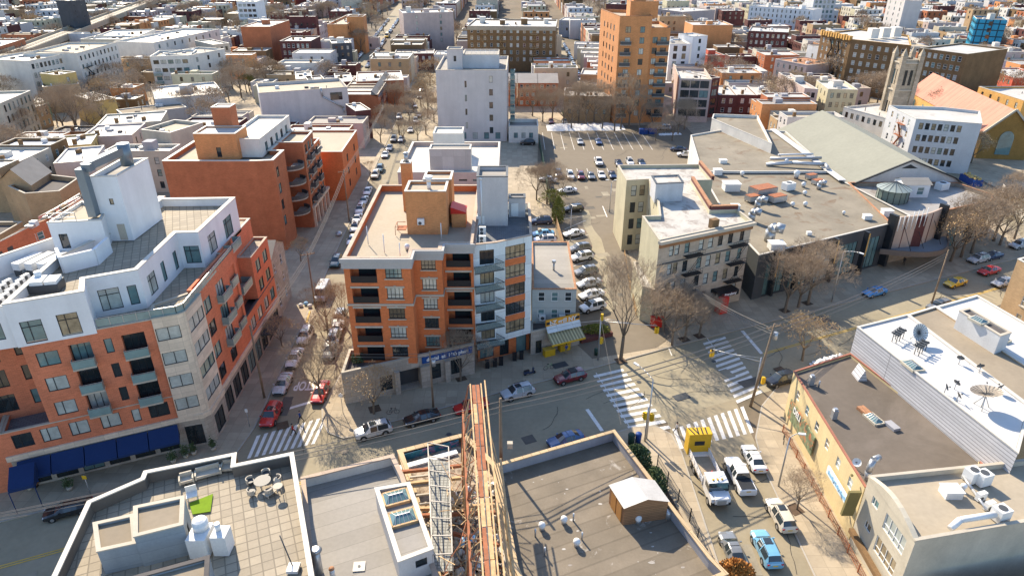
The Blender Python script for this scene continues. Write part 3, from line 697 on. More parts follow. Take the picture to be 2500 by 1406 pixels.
for k in range(4):
    z=4.6+k*3.2; mb=MB()
    for zz,hh,r_ in ((z,.3,2.7),(z+.3,.75,2.72)):
        N=14; P=[]
        for i in range(N+1):
            t=-math.pi/2+math.pi*i/N; P.append((-45.3+math.cos(t)*r_,135.6+math.sin(t)*2.6))
        if hh==.3: mb.prism(P,zz,zz+hh,0)
        else:
            for a,b in zip(P,P[1:]): mb.bar((*a,zz+hh/2),(*b,zz+hh/2),.12,hh,1)
    mb.build('round_balcony',[M_lime,M_dkgrey],BB)
mb=MB()
for i in range(5): mb.box((-42.7-.03*i,139+i*3.0,2.2),(.5,.6,4.2))
mb.box((-42.75,145.2,4.5),(.8,13.5,.5)); mb.build('ground_floor_colonnade',[M_stone],BB)
for k in range(4):
    for y in (141,145.6): balcony(BB,(-42.95,y),5.6+k*3.0,2.4,1.1,R(90),solid=M_dkgrey,name='balcony')
BR2=thing('brick_house','low orange brick corner house with white framed roof terrace','house',(-45,172,0))
vol(BR2,[(-52,155),(-39.4,155),(-40,175),(-52,175)],12.0,M_brick2,M_rcream,par=.4,cap=M_copw,wins=[(1,2,3,1.6,1.8,2,3.1,'c2',1,-1,'dark')])
mb=MB(); rail(mb,[(-51.5,155.5),(-46,155.5),(-46,162),(-51.5,162)],11.8,glass=True); mb.build('terrace_railing',[M_wmetal,M_balg],BR2)

# worn patches, trench repairs and sealed joints in the roads
uvrot(0)
rp=random.Random(12); mb=MB(); m2=MB()
for i in range(26):
    x=rp.uniform(-60,100); y=far(x)-rp.uniform(2,13)/.915; L=rp.uniform(1.2,5); W_=rp.uniform(.6,2.2); (mb if rp.random()<.5 else m2).box((x,y,.0305+.0004*i),(L,W_,.012),rz=AVA+(0 if rp.random()<.8 else 1.57))
for i in range(16):
    y=rp.uniform(-5,66); x=rp.uniform(21,29); (mb if rp.random()<.5 else m2).box((x,y,.0405+.0004*i),(rp.uniform(.5,1.6),rp.uniform(1,4),.012))
for i in range(26):
    y=rp.uniform(72,300); x=xl(y)+rp.uniform(1,8.2); (mb if rp.random()<.5 else m2).box((x,y,.0405+.0004*i),(rp.uniform(.5,1.6),rp.uniform(1,4),.012),rz=.04)
for i in range(22):
    x=rp.uniform(10,32); y=rp.uniform(100,225); (mb if rp.random()<.6 else m2).box((x,y,.161+.0004*i),(rp.uniform(.6,3),rp.uniform(.5,3),.012),rz=rp.random()*.3)
struct('road_repair_patches',mb,mat('asphalt_repair_dark',(.12,.11,.095),.9,var=.25)); struct('road_worn_patches',m2,mat('asphalt_worn_light',(.29,.255,.19),.9,var=.25))
mb=MB()
def crack(x,y,a,L,z):
    p=Vector((x,y)); 
    for i in range(int(L/.8)):
        a+=rp.uniform(-.35,.35); q=p+Vector((math.cos(a),math.sin(a)))*.8; mb.bar((*p,z),(*q,z),.05,.004); p=q
for i in range(30): x=rp.uniform(-55,95); crack(x,far(x)-rp.uniform(1.5,13)/.915,AVA+rp.choice([0,1.57,.5]),rp.uniform(3,11),.052)
for i in range(12): crack(rp.uniform(21,29),rp.uniform(0,66),rp.choice([1.57,0]),rp.uniform(3,8),.062)
for i in range(24): crack(rp.uniform(10,50),rp.uniform(100,225),rp.uniform(0,3),rp.uniform(4,14),.186)
struct('road_cracks',mb,mat('crack_sealant',(.05,.047,.043),.9,var=0))
mb=MB()
for x in (-40,-8,18,30,52,74): mb.disc((x,far(x)-6,.045),.35,14,h=.012)
for y in (90,128,170): mb.disc((xl(y)+5,y,.045),.35,14,h=.012)
struct('manhole_covers',mb,M_dkgrey)
# ---- centre apartment block: orange brick stepped front over a stone podium, white panelled right bay ----
CB=thing('apartment_building','orange brick apartment block with stepped front and grey cornice above a stone podium','building',(-14,90,0))
HB=20.1; fz=[4.7+2.95*k for k in range(5)]
fp=[(-21.4,78.3),(-12.9,78.3),(-12.9,80.9),(-9.2,80.9),(-9.2,83.0),(-5.2,83.0),(-5.2,107),(-21.6,107)]
ho={0:[],4:[]}
wins=[(0,1,5,2.1,1.6,5.5,2.95,'g4',4.9,7.7,'mix','sl'),(2,1,5,1.9,1.6,5.5,2.95,'g4',.7,3.2,'mix','sl')]
for z in fz:
    ho[0].append((.75,4.15,z+.15,z+2.35,1.5,0)); ho[4].append((.35,3.65,z+.15,z+2.35,1.5,0))
vol(CB,fp,HB,M_brick2,M_rcream,z0=4.4,par=1.0,cap=M_copp,capw=.5,wins=wins,holes=ho,hm=M_dkgrey)
for z in fz:
    for x0,y in ((-20.65,78.3),(-8.85,83.0)):
        mb=MB(); mb.box((x0+1.9,y+1.44,z+1.15),(2.2,.08,2.0),0); mb.build('balcony_door',[M_glass],CB)
        mb=MB(); wd=3.4 if x0<-20 else 3.3
        mb.box((x0+wd/2,y+.05,z+1.08),(wd,.05,.06),0); mb.box((x0+wd/2,y+.05,z+.6),(wd,.03,.85),0)
        mb.build('balcony_railing',[M_black],CB)
        mb=MB(); mb.box((x0+wd/2,y-.04,z+2.5),(wd+.3,.14,.24),0); mb.build('balcony_lintel',[M_coping],CB)
mb=MB()
def front_path(off,i0=0,i1=5,src=fp): 
    q=inset(src,-off); return q[i0:i1+1]
A=inset(fp,-.28); B=inset(fp,-.02)
def band(mb,z0,z1,off,src=fp,rng=range(0,5),mi=0):
    A=inset(src,-off); B=inset(src,.02)
    for i in rng:
        j=i+1; bt=[(*A[i],z0),(*A[j],z0),(*B[j],z0),(*B[i],z0)]; tp=[(x,y,z1) for x,y,_ in bt]
        mb.mesh(bt+tp,[(4,5,6,7),(0,1,5,4),(3,2,1,0),(1,2,6,5),(3,0,4,7)],mi)
band(mb,18.75,19.6,.22); band(mb,19.62,20.16,.38); mb.build('cornice',[mat('cornice_grey_beige',(.42,.40,.38),.7,var=.06)],CB)
mb=MB(); band(mb,13.35,13.62,.12); mb.build('belt_course',[M_coping],CB)
# roof-top volumes
vol(CB,[(-14.6,88.5),(-9.0,88.5),(-9.0,93.0),(-14.6,93.0)],25.4,M_obrick,M_rcream,z0=19,par=.35,cap=M_copw)
vol(CB,[(-12.6,93.0),(-8.6,93.0),(-8.6,97.0),(-12.6,97.0)],25.6,M_obrick,M_rcream,z0=19,par=.35,cap=M_copw)
vol(CB,[(-16.4,97.5),(-14.9,97.5),(-14.9,99.0),(-16.4,99.0)],26.6,M_obrick,M_rdark,z0=19,par=.05,cap=M_copw)
mb=MB(); mb.tube((-15.6,98.2,26.6),(-15.6,98.2,27.9),.3,.3,10); mb.tube((-15.6,98.2,27.9),(-15.6,98.2,28.1),.5,.2,10); mb.build('chimney_cap',[M_galv],CB)
mb=MB(); mb.box((-7.6,92.4,20.2),(2.0,2.6,2.2),1); mb.face([(-8.7,91,22.2),(-6.5,91,21.4),(-6.5,93.8,21.4),(-8.7,93.8,22.2)],0); mb.face([(-8.7,91,22.2),(-8.7,91,21.2),(-6.5,91,21.2),(-6.5,91,21.4)],0); mb.build('roof_stair_hood',[M_redp,M_obrick],CB)
mb=MB(); mb.tube((-11.5,90.6,25),(-11.5,90.6,26.1),.28,.28,10); mb.tube((-11.5,90.6,26.1),(-11.5,90.6,26.9),.28,.62,12); mb.build('vent_hood',[M_wmetal],CB)
# stone podium
pod=[(-22.4,74.7),(-5.4,82.1),(-5.4,84.5),(-9.2,84.5),(-21.4,80.5),(-22.6,80.5)]
uvrot(-AVA)
vol(CB,pod,5.2,M_lime,M_rdark,par=.7,cap=M_coping,wins=[(0,1,1,1.7,2.3,.9,3,'dh',4.5,7.0,'dark'),(0,2,1,1.6,2.4,.9,3,'dh',11.2,17.4,'dark')],holes={0:[(7.6,10.6,.2,3.4,1.4,1)]})
mb=MB()
for s in (7.2,10.9,11.6,14.4): q=Vector(pod[0])+AD*s-AN*.3; mb.box((q.x,q.y,1.9),(.7,.7,3.5),rz=AVA)
mb.build('entrance_pier',[M_lime],CB)
mb=MB(); q=Vector(pod[0])+AD*14.6-AN*.12; mb.box((q.x,q.y,4.35),(7.4,.14,1.0),rz=AVA); mb.build('office_sign',[M_sign],CB)
def text(root,body,p,size,m,rz,rx=R(90),name='lettering',ext=.02,sx=1):
    cu=bpy.data.curves.new('text','FONT'); cu.body=body; cu.size=size; cu.extrude=ext; cu.align_x='CENTER'; cu.align_y='CENTER'; cu.offset=.03
    o=bpy.data.objects.new(name,cu); COL.objects.link(o); cu.materials.append(m)
    b=parent_loc(root) if root else Vector((0,0,0)); o.parent=root; o.location=Vector(p)-b; o.rotation_euler=(rx,0,rz); o.scale=(sx,1,1); return tomesh(o)
text(CB,'dental  at  16th place',(q.x-AN.x*.1,q.y-AN.y*.1,4.35),.72,M_wmetal,AVA)
uvrot(0)
# white bay
wp=[(-5.2,83.6),(-2.2,84.4),(2.75,87.0),(2.75,100),(-5.2,100)]
w2=[(1,1,5,3.1,1.9,5.0,2.95,'g4',1.2,4.8,'mix'),(0,1,5,2.0,2.1,4.8,2.95,'c3',.75,2.95,'mix')]
vol(CB,wp,19.6,M_panel,M_pavg,z0=4.0,par=1.0,cap=M_copp,wins=w2,capw=.4)
mb=MB()
for k in range(4):
    a=Vector((-2.2,84.4)); d=(Vector((2.75,87.0))-a).normalized(); q=a+d*3.0; z=5.0+2.95*k+1.9
    mb.bar((*(q-d*1.6),z+.53),(*(q+d*1.6),z+.53),.08,1.0)
mb.build('brick_spandrels',[M_brick2],CB)
for k in range(5):
    z=4.5+2.95*k; mb=MB()
    P=[(-5.1,83.5),(-2.3,84.3),(-1.0,83.0),(-4.9,81.4)]
    mb.prism(P,z-.05,z+.12,0); 
    for a,b in ((P[3],P[2]),(P[2],P[1])): mb.bar((*a,z+.6),(*b,z+.6),.02,.9,1); mb.bar((*a,z+1.08),(*b,z+1.08),.05,.05,2)
    mb.build('balcony',[M_dkgrey,M_clearg,M_black],CB)
vol(CB,[(-5.0,85.2),(2.6,88.6),(2.6,91),(-5.0,91)],4.0,M_brick2,M_dkgrey,par=0,wins=[(0,1,1,2.2,2.4,.5,3,'c2',.2,2.6,'dark'),(0,1,1,1.5,2.6,.3,3,'c2',3.3,5.1,'blind'),(0,1,1,1.7,2.9,.1,3,'x',6,8,'dark')])
vol(CB,[(-5.0,93.0),(-.6,93.0),(-.6,98),(-5.0,98)],26.0,M_lav,M_rgrey,z0=18.5,par=.5,cap=M_dkgrey)
mb=MB(); mb.tube((-4.4,92.9,19),(-4.4,92.9,25.6),.13,.13,8); mb.tube((-4.4,92.9,25.6),(-4.4,92.9,25.9),.13,.25,8); mb.build('drain_pipe',[M_wmetal],CB)
vol(CB,[(-.5,96.5),(2.0,96.5),(2.0,98.3),(-.5,98.3)],21.6,M_lav,M_rgrey,z0=18.5,par=.1,cap=M_dkgrey)
mb=MB(); mb.box((.4,96.4,19.8),(1.1,.1,2.0)); mb.build('roof_door',[M_wmetal],CB)
mb=MB()
for i in range(2):
    for s in (-17.6,-20): pass
mb.path([(-16.2,88,19.2),(-16.2,88,20.4),(-15.0,88,20.4)],.04); mb.path([(-16.2,90,19.2),(-16.2,90,20.4),(-15.0,90,20.4)],.04); mb.box((-15.4,89,19.9),(1.3,1.6,.1)); mb.path([(-16.2,88,20.4),(-16.2,90,20.4)],.04); mb.build('roof_ladder_platform',[M_rust],CB)
# ---- small grill house ----
GH=thing('grill_house','small grey-sided two-storey house with yellow awning grill shop at street level','building',(6,92,0))
vol(GH,[(3.0,90.2),(9.6,90.2),(9.7,108),(3.3,108)],9.6,M_sidg,M_rgrey,par=.35,cap=M_copo,wins=[(0,3,2,1.0,1.5,4.7,2.9,'dh_w',.4,-.2,'dark')])
vol(GH,[(2.8,87.0),(10.4,90.0),(9.9,92),(2.9,90.3)],4.1,M_lime,M_rdark,par=.3,cap=M_coping,wins=[(0,1,1,1.0,2.2,.2,3,'x',.8,1.8,'dark')])
uvrot(-AVA)
mb=MB(); a=Vector((5.0,87.6)); b=a+AD*5.6; o_=AN*-2.3; dz=-1.1
mb.face([(*a,3.9),(*(a+o_),3.9+dz),(*(b+o_),3.9+dz),(*b,3.9)],0); mb.face([(*(a+o_),2.8),(*(a+o_),2.5),(*(b+o_),2.5),(*(b+o_),2.8)],1)
mb.face([(*a,3.85),(*b,3.85),(*(b+o_),2.75),(*(a+o_),2.75)],0)
o=mb.build('striped_awning',[M_awny,M_yel],GH)
mb=MB(); mb.face([(*a,4.9),(*(a+o_*.35),3.95),(*(b+o_*.35),3.95),(*b,4.9)]); mb.build('awning_cover',[M_panel],GH)
q=a.lerp(b,.5); mb=MB(); mb.box((q.x,q.y,5.25),(5.6,.3,1.0),rz=AVA); mb.build('shop_sign',[M_signy],GH)
text(GH,'bZ grill NY',(q.x-AN.x*.2,q.y-AN.y*.2,5.22),.98,M_wmetal,AVA)
for s_ in (-2.3,2.3):
    mb=MB(); r=q+AD*s_-AN*.17; mb.box((r.x,r.y,5.25),(.9,.05,.45),rz=AVA); mb.build('sign_panel',[M_frame],GH)
uvrot(0)
for x in (4.6,7.6):
    mb=MB(); mb.box((x,90.0,4.9),(.95,.5,.85),0); mb.tube((x,89.72,4.9),(x,89.76,4.9),.3,.3,12,1); mb.build('air_conditioner',[M_wmetal,M_dkgrey],GH)
mb=MB(); mb.tube((6.6,97.5,9),(6.6,97.5,10.6),.16,.16,8); mb.tube((6.6,97.5,10.6),(6.6,97.5,11.0),.32,.32,8); mb.build('roof_vent',[M_galv],GH)
# ---- white rear building with plant enclosure ----
WB=thing('white_building','low white building with panelled roof plant screen behind the orange brick block','building',(-13,145,0))
vol(WB,[(-23.6,136.2),(-2.8,136.2),(-2.8,160),(-23.6,160)],13,M_pink,M_rwhite,par=.9,cap=M_copw,wins=[(0,2,1,1.7,.35,11.2,3,'x',12,-3,'dark')],capw=.5)
vol(WB,[(-17,137.5),(-8.5,137.5),(-8.5,141.2),(-17,141.2)],17.5,mat('panel_grey',(.46,.46,.44),.6,var=.05,grid=(2.4,4,.03,.8,0)),M_rgrey,z0=12,par=.2,cap=M_copw)
vol(WB,[(-17.5,150),(-11,150),(-11,156),(-17.5,156)],17.5,M_white2,M_rwhite,z0=12,par=.3,cap=M_copw)
# ---- slab block, bus-shed etc behind ----
SB=thing('slab_apartment_building','tall windowless lavender-grey slab wall with small paired windows and stepped roof','building',(-10,215,0))
vol(SB,[(-22.6,209),(-1.6,209),(-1.2,236),(-22.6,236)],21.3,M_lav,M_rgrey,par=.8,cap=M_coping,wins=[(0,1,4,.6,1.9,4,4.1,'x',7.5,10,'mix'),(0,1,5,1.1,1.9,2.5,3.8,'x',15,17.6,'mix'),(1,5,6,1.8,1.8,2.4,3.1,'c2',2,-2,'dark'),(0,4,1,1.5,2.0,.8,3,'x',6,20,'teal')])
vol(SB,[(-19.5,214),(-15,214),(-15,219),(-19.5,219)],26.5,M_lav,M_rgrey,z0=20,par=.3,wins=[(0,1,1,.8,1.6,23,3,'x',1.5,3.2,'dark')])
vol(SB,[(-15,217),(-4,217),(-4,227),(-15,227)],24.5,M_ltgrey,M_rgrey,z0=20,par=.2)
mb=MB(); rail(mb,[(-15,216.6),(-4,216.6)],24.6,h=1.6,glass=False); mb.build('roof_railing',[M_wmetal,M_balg],SB)
for k in range(6): balcony(SB,(-.6,215),2.4+k*3.1,3,1.5,R(90)); balcony(SB,(-.6,224),2.4+k*3.1,3,1.5,R(90))
WA=thing('garage_annex','two-storey white annex with roof terrace beside the slab block','building',(3,213,0))
vol(WA,[(-1.0,207),(8,207),(8,216),(-1.0,216)],5.2,M_white2,M_rgrey,par=.9,cap=M_copw,wins=[(0,3,1,1.2,1.6,1.6,3,'c2',1,-1,'teal')])
# ---- cream tenement ----
TN=thing('tenement','old cream tenement with brown cornice fire escapes and light court beside the parking lot','building',(30,112,0))
tp=P4(14.8,(1610,587),(1837,540),(1800,511),(1735,513),(1690,441),(1740,440),(1708,402),(1508,404),(1530,441),(1584,438),(1606,492),(1610,527),(1568,528))
fw=[]
L0=(Vector(tp[1])-Vector(tp[0])).length
for k in range(4):
    fw.append((0,1,1,.85,1.9,1.9+3.25*k,3,'dh',1.9,3.2,'mix')); fw.append((0,1,1,.85,1.9,1.9+3.25*k,3,'dh',2.9,4.4,'mix'))
    for s in (5.6,8.4,10.3,12.3,14.4): fw.append((0,1,1,.95,1.9,1.9+3.25*k,3,'dh',s-.8,s+.8,'mix','s'))
    fw.append((0,1,1,.85,1.9,1.9+3.25*k,3,'dh',16.2,17.4,'mix','s'))
    fw.append((8,1,1,1.05,2.1,1.4+3.4*k,3,'dh',.8,2.4,'mix')); fw.append((8,1,1,1.05,2.1,1.4+3.4*k,3,'dh',2.6,4.0,'mix'))
    fw.append((9,2,1,.6,1.6,1.8+3.4*k,3,'dh',1,-1,'dark'))
vol(TN,tp,14.8,M_olive,M_rpatch,par=.6,cap=M_coping,wins=fw,em={0:mat('stone_pinkish_tan',(.46,.37,.28),.85,var=.14,grid=(1.1,.55,.02,.85,.5))})
d0=(Vector(tp[1])-Vector(tp[0])).normalized(); n0=Vector((d0.y,-d0.x))
mb=MB(); q=Vector(tp[0])
mb.bar((*(q+n0*.06+d0*.05),7.4),(*(q+n0*.06+d0*(L0-.05)),7.4),.1,14.2); mb_=mb
# front brick skin is painted stone over the frame : drawn as a thin render course between windows
mb=MB(); mb.bar((*(q+n0*.35-d0*.2),14.5),(*(q+n0*.35+d0*(L0+.3)),14.5),.75,.5); mb.bar((*(q+n0*.2),13.9),(*(q+n0*.2+d0*L0),13.9),.35,.7,1); mb.build('cornice',[M_coping,mat('cornice_brown_rust',(.30,.15,.07),.8,var=.25,sc=1)],TN)
mb=MB(); mb.bar((*(q+n0*.1),9.0+1.6),(*(q+n0*.1+d0*L0),10.6),.2,.16); mb.build('belt_course',[M_dkgrey],TN)
for s0_ in (5.0,14.2):
    mb=MB()
    for k in range(3):
        z=4.7+3.25*k; a=q+n0*.6+d0*s0_; b=a+d0*3.4
        mb.bar((*a,z),(*b,z),1.1,.07); 
        for h_ in (.45,.95): mb.bar((*(a+n0*.55),z+h_),(*(b+n0*.55),z+h_),.05,.05)
        for t in range(8): c=a+n0*.55+d0*(3.4*t/7); mb.bar((*c,z),(*c,z+.95),.03,.03)
        if k<2:
            for o_ in (.2,.55): mb.bar((*(a+n0*o_+d0*.4),z),(*(a+n0*o_+d0*2.8),z+3.2),.05,.05)
            for t in range(9): c=a+d0*(.4+2.4*t/8); mb.bar((*(c+n0*.2),z+3.2*t/8),(*(c+n0*.55),z+3.2*t/8),.04,.03)
    mb.build('fire_escape',[M_black],TN)
bk=P4(17.8,(1602,447),(1670,444),(1662,427),(1596,430)); vol(TN,[(bk[0][0],bk[0][1]),bk[1],(bk[1][0],bk[1][1]+4.5),(bk[0][0],bk[0][1]+4.5)],17.6,M_ltgrey,M_rpatch,z0=14.1,par=.15,cap=M_dkgrey)
mb=MB()
for a_,b_ in ((2,3),(3,4),(5,6)):
    A_,B_=tp[a_],tp[b_]; mb.bar((*A_,15.1),(*B_,15.1),.5,.75,1); mb.bar((*A_,15.55),(*B_,15.55),.6,.14,0)
mb.build('brick_parapet',[M_copo,M_dkbrick],TN)
mb=MB(); c=Vector(tp[0]).lerp(Vector(tp[1]),.62)-n0*1.2; mb.box((c.x,c.y,15.2),(1.3,1.0,1.5),rz=AVA); mb.build('chimney',[M_brbrick],TN)
low=[(20.6,100),(22.8,99),(22.6,106),(20.8,106)]
TA=thing('side_annex','narrow cream side annex leaning on the tenement beside the driveway','shed',(21.5,102,0)); vol(TA,[(20.9,97.5),(22.6,96.2),(22.3,106.8),(20.9,106.8)],6.4,M_olive,M_rpatch,par=.2,cap=M_coping)
# ---- old theatre : flat roofed foyer block, gabled hall, curved marquee ----
TH_=thing('theatre','old theatre with big patched flat roof and sage gabled hall and curved marquee','theatre',(68,130,0))
uvrot(-AVA)
t1=[(41.5,104.6),(70.4,118.8),(76.5,123),(72.8,143),(72.5,150),(43,150),(40.6,118)]
vol(TH_,t1,8.6,M_dkgrey,M_rstain,par=.25,cap=M_copw,wins=[(0,5,1,4.4,6.2,.4,3,'st',1.5,-1,'teal')],rev=.8)
t2=P4(8.6,(1735,345),(1880,318),(2050,450),(1905,440))
vol(TH_,[(43,150),(72.5,150),(75,186),(62,190),(48,182)],8.9,M_white2,M_rstain,par=.3,cap=M_copw)
t3=[(70.4,118.8),(97.5,131.2),(99.5,134.5),(96.5,142.5),(73,142.5)]
vol(TH_,t3,8.8,mat('stone_brown_grey',(.30,.25,.20),.8,var=.15,grid=(1.3,.65,.02,.8,.5)),M_rsilver,par=.8,cap=M_copo,wins=[(0,2,1,2.8,4.2,.4,3,'st',17,-2,'dark')])
uvrot(0)
mb=MB() # gabled hall
x0,x1,xr=73,98.4,85.6; y0,y1=142.6,190; E0=8.0;RZ=13.8
prof=[(x0,E0),(xr,RZ),(x1-2.6,E0+1.9),(x1,E0)]
for (a,b) in zip(prof,prof[1:]): mb.face([(a[0],y0-.5,a[1]),(b[0],y0-.5,b[1]),(b[0],y1,b[1]),(a[0],y1,a[1])],0)
mb.build('hall_roof',[M_rsage],TH_)
mb=MB(); pf=[(x0,2)]+prof+[(x1,2)]; mb.face([(x,y0,z-.05) for x,z in pf][::-1]); mb.face([(x,y1-.3,z-.05) for x,z in pf]); mb.face([(x0,y0,2),(x0,y1,2),(x0,y1,E0),(x0,y0,E0)]); mb.face([(x1,y0,E0),(x1,y1,E0),(x1,y1,2),(x1,y0,2)]); mb.build('hall_wall',[M_lav],TH_)
mb=MB()
for a,b in zip(prof,prof[1:]): mb.bar((a[0],y0-.45,a[1]+.05),(b[0],y0-.45,b[1]+.05),.35,.3)
mb.face([(xr-1.8,y0-.05,RZ-1.9),(xr,y0-.05,RZ-1.0),(xr+1.8,y0-.05,RZ-1.9)],0); mb.build('gable_trim',[M_frame],TH_)
mb=MB(); mb.box((72.2,166,8.95),(1.6,45,.2)); mb.build('gutter_flashing',[M_rwhite2],TH_)
# vertical facade screen and blades
uvrot(-AVA)
sc0=Vector((70.6,118.6)); 
mb=MB(); N=10; P=[]
for i in range(N+1):
    t=i/N; q=sc0+AD*(13.5*t)-AN*(1.2*math.sin(math.pi*t)); P.append(q)
for a,b in zip(P,P[1:]): mb.bar((*a,6.6),(*b,6.6),.3,6.8)
mb.build('facade_screen',[mat('panel_pink_tan',(.50,.38,.30),.7,var=.08)],TH_)
for i in (0,N): 
    mb=MB(); q=P[i]; mb.box((q.x,q.y-.4,5.6),(.7,1.6,10.2),rz=AVA); mb.build('facade_blade',[M_frame],TH_)
mb=MB()
for i in (2,4,7): mb.bar((*(P[i]-AN*.2),3.6),(*(P[i]-AN*.2),9.8),.12 if i!=4 else 3.2,.05)
mb.build('facade_strips',[M_dkbrick],TH_)
mb=MB(); Q1=[(P[0]-AD*1.5-AN*.5)]; K=14
out=[]
for i in range(K+1):
    t=i/K; out.append(tuple(sc0-AD*2+AD*(18.5*t)-AN*(.6+5.0*math.sin(math.pi*t))))
inn=[tuple(sc0-AD*2+AD*(18.5*t/K)-AN*.4) for t in range(K,-1,-1)]
mb.prism(out+inn[1:-1],3.3,3.7,0,mt=1)
for a,b in zip(out,out[1:]): mb.bar((*a,3.75),(*b,3.75),.3,1.0,2)
mb.build('marquee_canopy',[M_frame,mat('roof_marquee_blue_grey',(.20,.24,.27),.5,var=.15),mat('metal_bronze',(.16,.13,.11),.5,var=.1)],TH_)
for t in (.2,.45,.8):
    mb=MB(); a=sc0+AD*(13.5*t)-AN*(3.4); b=sc0+AD*(13.5*t)-AN*.6; mb.tube((*a,4),(*b,8.4),.05); mb.build('canopy_stay',[M_frame],TH_)
for s in (3.5,9,17,24.5):
    mb=MB(); q=Vector(t1[0])+AD*s-AN*.5; mb.box((q.x,q.y,4.8),(.5,1.0,8.4),0,rz=AVA); mb.box((q.x-AN.x*.5,q.y-AN.y*.5,6.6),(.3,.1,4.5),1,rz=AVA); mb.build('facade_pilaster',[M_frame,M_ybrick],TH_)
# shop canopy with red booth between tenement and theatre
mb=MB(); q=Vector((35.6,102.0)); mb.box((q.x,q.y,3.3),(4.2,2.6,.9),0,rz=AVA); mb.box((q.x+.5,q.y-1.35,3.3),(3.0,.1,.6),1,rz=AVA); mb.build('shop_canopy',[M_black,M_dkbrick],TN)
text(TN,'Broadway',(q.x+AD.x*.2-AN.x*1.45,q.y+AD.y*.2-AN.y*1.45-.05,3.35),.6,M_wmetal,AVA)
mb=MB(); q=Vector((35.0,100.2)); mb.box((q.x,q.y,1.7),(1.6,1.4,3.0),rz=AVA); mb.build('shop_door_booth',[M_redp],TN)
uvrot(0)
# glass gazebo on the theatre roof
GZ=thing('glass_gazebo','round glass gazebo with segmented conical roof on the theatre roof','gazebo',(78.2,133.6,8.0))
mb=MB(); n=16; r=3.0; c=(78.2,133.6)
ring=[(c[0]+r*math.cos(2*math.pi*i/n),c[1]+r*math.sin(2*math.pi*i/n)) for i in range(n)]
for i in range(n):
    a,b=ring[i],ring[(i+1)%n]; mb.face([(*a,8.1),(*b,8.1),(*b,10.6),(*a,10.6)],1); mb.tube((*a,8.0),(*a,10.7),.06,.06,5,0)
mb.build('glass_wall',[M_frame,mat('glass_greenish',(.16,.20,.17),.15,var=.1)],GZ)
mb=MB()
for i in range(n):
    a,b=ring[i],ring[(i+1)%n]; A_=(c[0]+(a[0]-c[0])*1.12,c[1]+(a[1]-c[1])*1.12,10.6);B_=(c[0]+(b[0]-c[0])*1.12,c[1]+(b[1]-c[1])*1.12,10.6)
    mb.face([A_,B_,(c[0],c[1],12.0)],0); mb.bar(A_,(c[0],c[1],12.05),.07,.06,1)
mb.build('conical_roof',[mat('glass_roof_grey',(.30,.34,.31),.25,var=.2),M_dkgrey],GZ)
AH=thing('roof_plant_room','small white gabled plant room on the theatre roof','shed',(83.5,137,8))
gable(AH,[(81.0,135),(86.4,135),(86.4,139),(81.0,139)],10.8,.9,M_white,M_rgrey,z0=8,wins=[(0,1,1,1.4,1.6,8.6,3,'dh_w',2.6,4.6,'dark')])
# ---- left neighbours of the parking lot : white walled workshop ----
WS=thing('workshop','white walled workshop with stained flat roofs behind the theatre','building',(58,180,0))
vol(WS,P4(11,(1738,290),(1885,352),(1850,283),(1742,279)),11,M_white2,M_rstain,par=.7,cap=M_copw)
GS=thing('lean_to_shed','low shed with brown-green corrugated roof beside the parking lot','shed',(48,165,0))
vol(GS,P4(4.5,(1745,413),(1818,410),(1745,343),(1694,345)),4.5,M_cream,mat('roof_green_brown',(.21,.19,.13),.8,var=.15,grid=(7,50,.15,.6,0)),par=.1,cap=M_copw)
# ================= right-hand foreground =================
uvrot(-AVA)
YB=thing('shop_building','yellow-beige corner shop building with brown tar roof and mural sign','building',(41,62,0))
yb=[(35.3,51.4),(35.5,71.9),(44.3,76.0),(44.4,75.5),(49.4,56.0),(47.8,53.0)]
yb=[(35.2,51.6),(48.2,53.6),(49.8,56.4),(44.6,76.2),(35.6,72.0)]
vol(YB,yb,7.3,M_beige,M_rbrown,par=.25,cap=mat('coping_red',(.32,.13,.085),.7,var=.2),wins=[(4,6,1,.9,1.3,4.8,3,'dh_w',1,-1,'mix'),(3,3,1,1.6,1.8,3.8,3,'c2',1,-1,'dark')],capw=.25)
mb=MB(); mb.box((35.15,66.3,3.2),(.18,7.5,2.6)); mb.build('mural_sign',[mat('mural_multicolour',(.20,.24,.14),.6,var=.6,sc=1.6,stain=((.55,.18,.08),.5,.62,.9))],YB)
text(YB,'DELI',(35.0,67.6,3.9),1.1,M_wmetal,R(-90))
mb=MB(); mb.box((34.8,55.2,4.0),(.2,5.4,1.0)); mb.build('shop_sign',[M_signw],YB)
text(YB,'laundry & dry cleaning',(34.66,55.2,4.0),.5,M_blue2,R(-90))
for y in (69.5,62.8): 
    mb=MB(); mb.box((35.6+1.2,y,7.7),(.55,.55,1.2),0); mb.box((36.8,y,8.4),(.4,.4,.2),0); mb.build('chimney',[M_galv],YB)
SH=thing('sided_house','flat white-roofed row house with light grey clapboard side wall and satellite dishes','house',(49,67,0))
sh=[(49.6,52.2),(55.8,59.6),(53.0,79.9),(44.8,76.6)]
vol(SH,sh,11.1,M_siding,M_rwhite2,par=.12,cap=M_copw,capw=.3)
SH2=thing('row_house','row house with tan gravel roof and tall brick stair bulkhead','house',(56,70,0))
vol(SH2,[(55.9,59.6),(62.0,62.2),(58.2,82.4),(53.1,80.0)],11.0,M_tanbrick,M_rtan,par=.15,cap=M_copw,wins=[(2,2,3,1,1.7,2,3,'dh',.6,-.6,'dark')])
vol(SH2,[(58.8,70.5),(60.6,71.3),(59.2,77.5),(57.5,76.8)],13.4,M_ltgrey,M_rdark,z0=10,par=.1)
SH3=thing('row_house','white-roofed row house next to the tan brick block','house',(62,76,0))
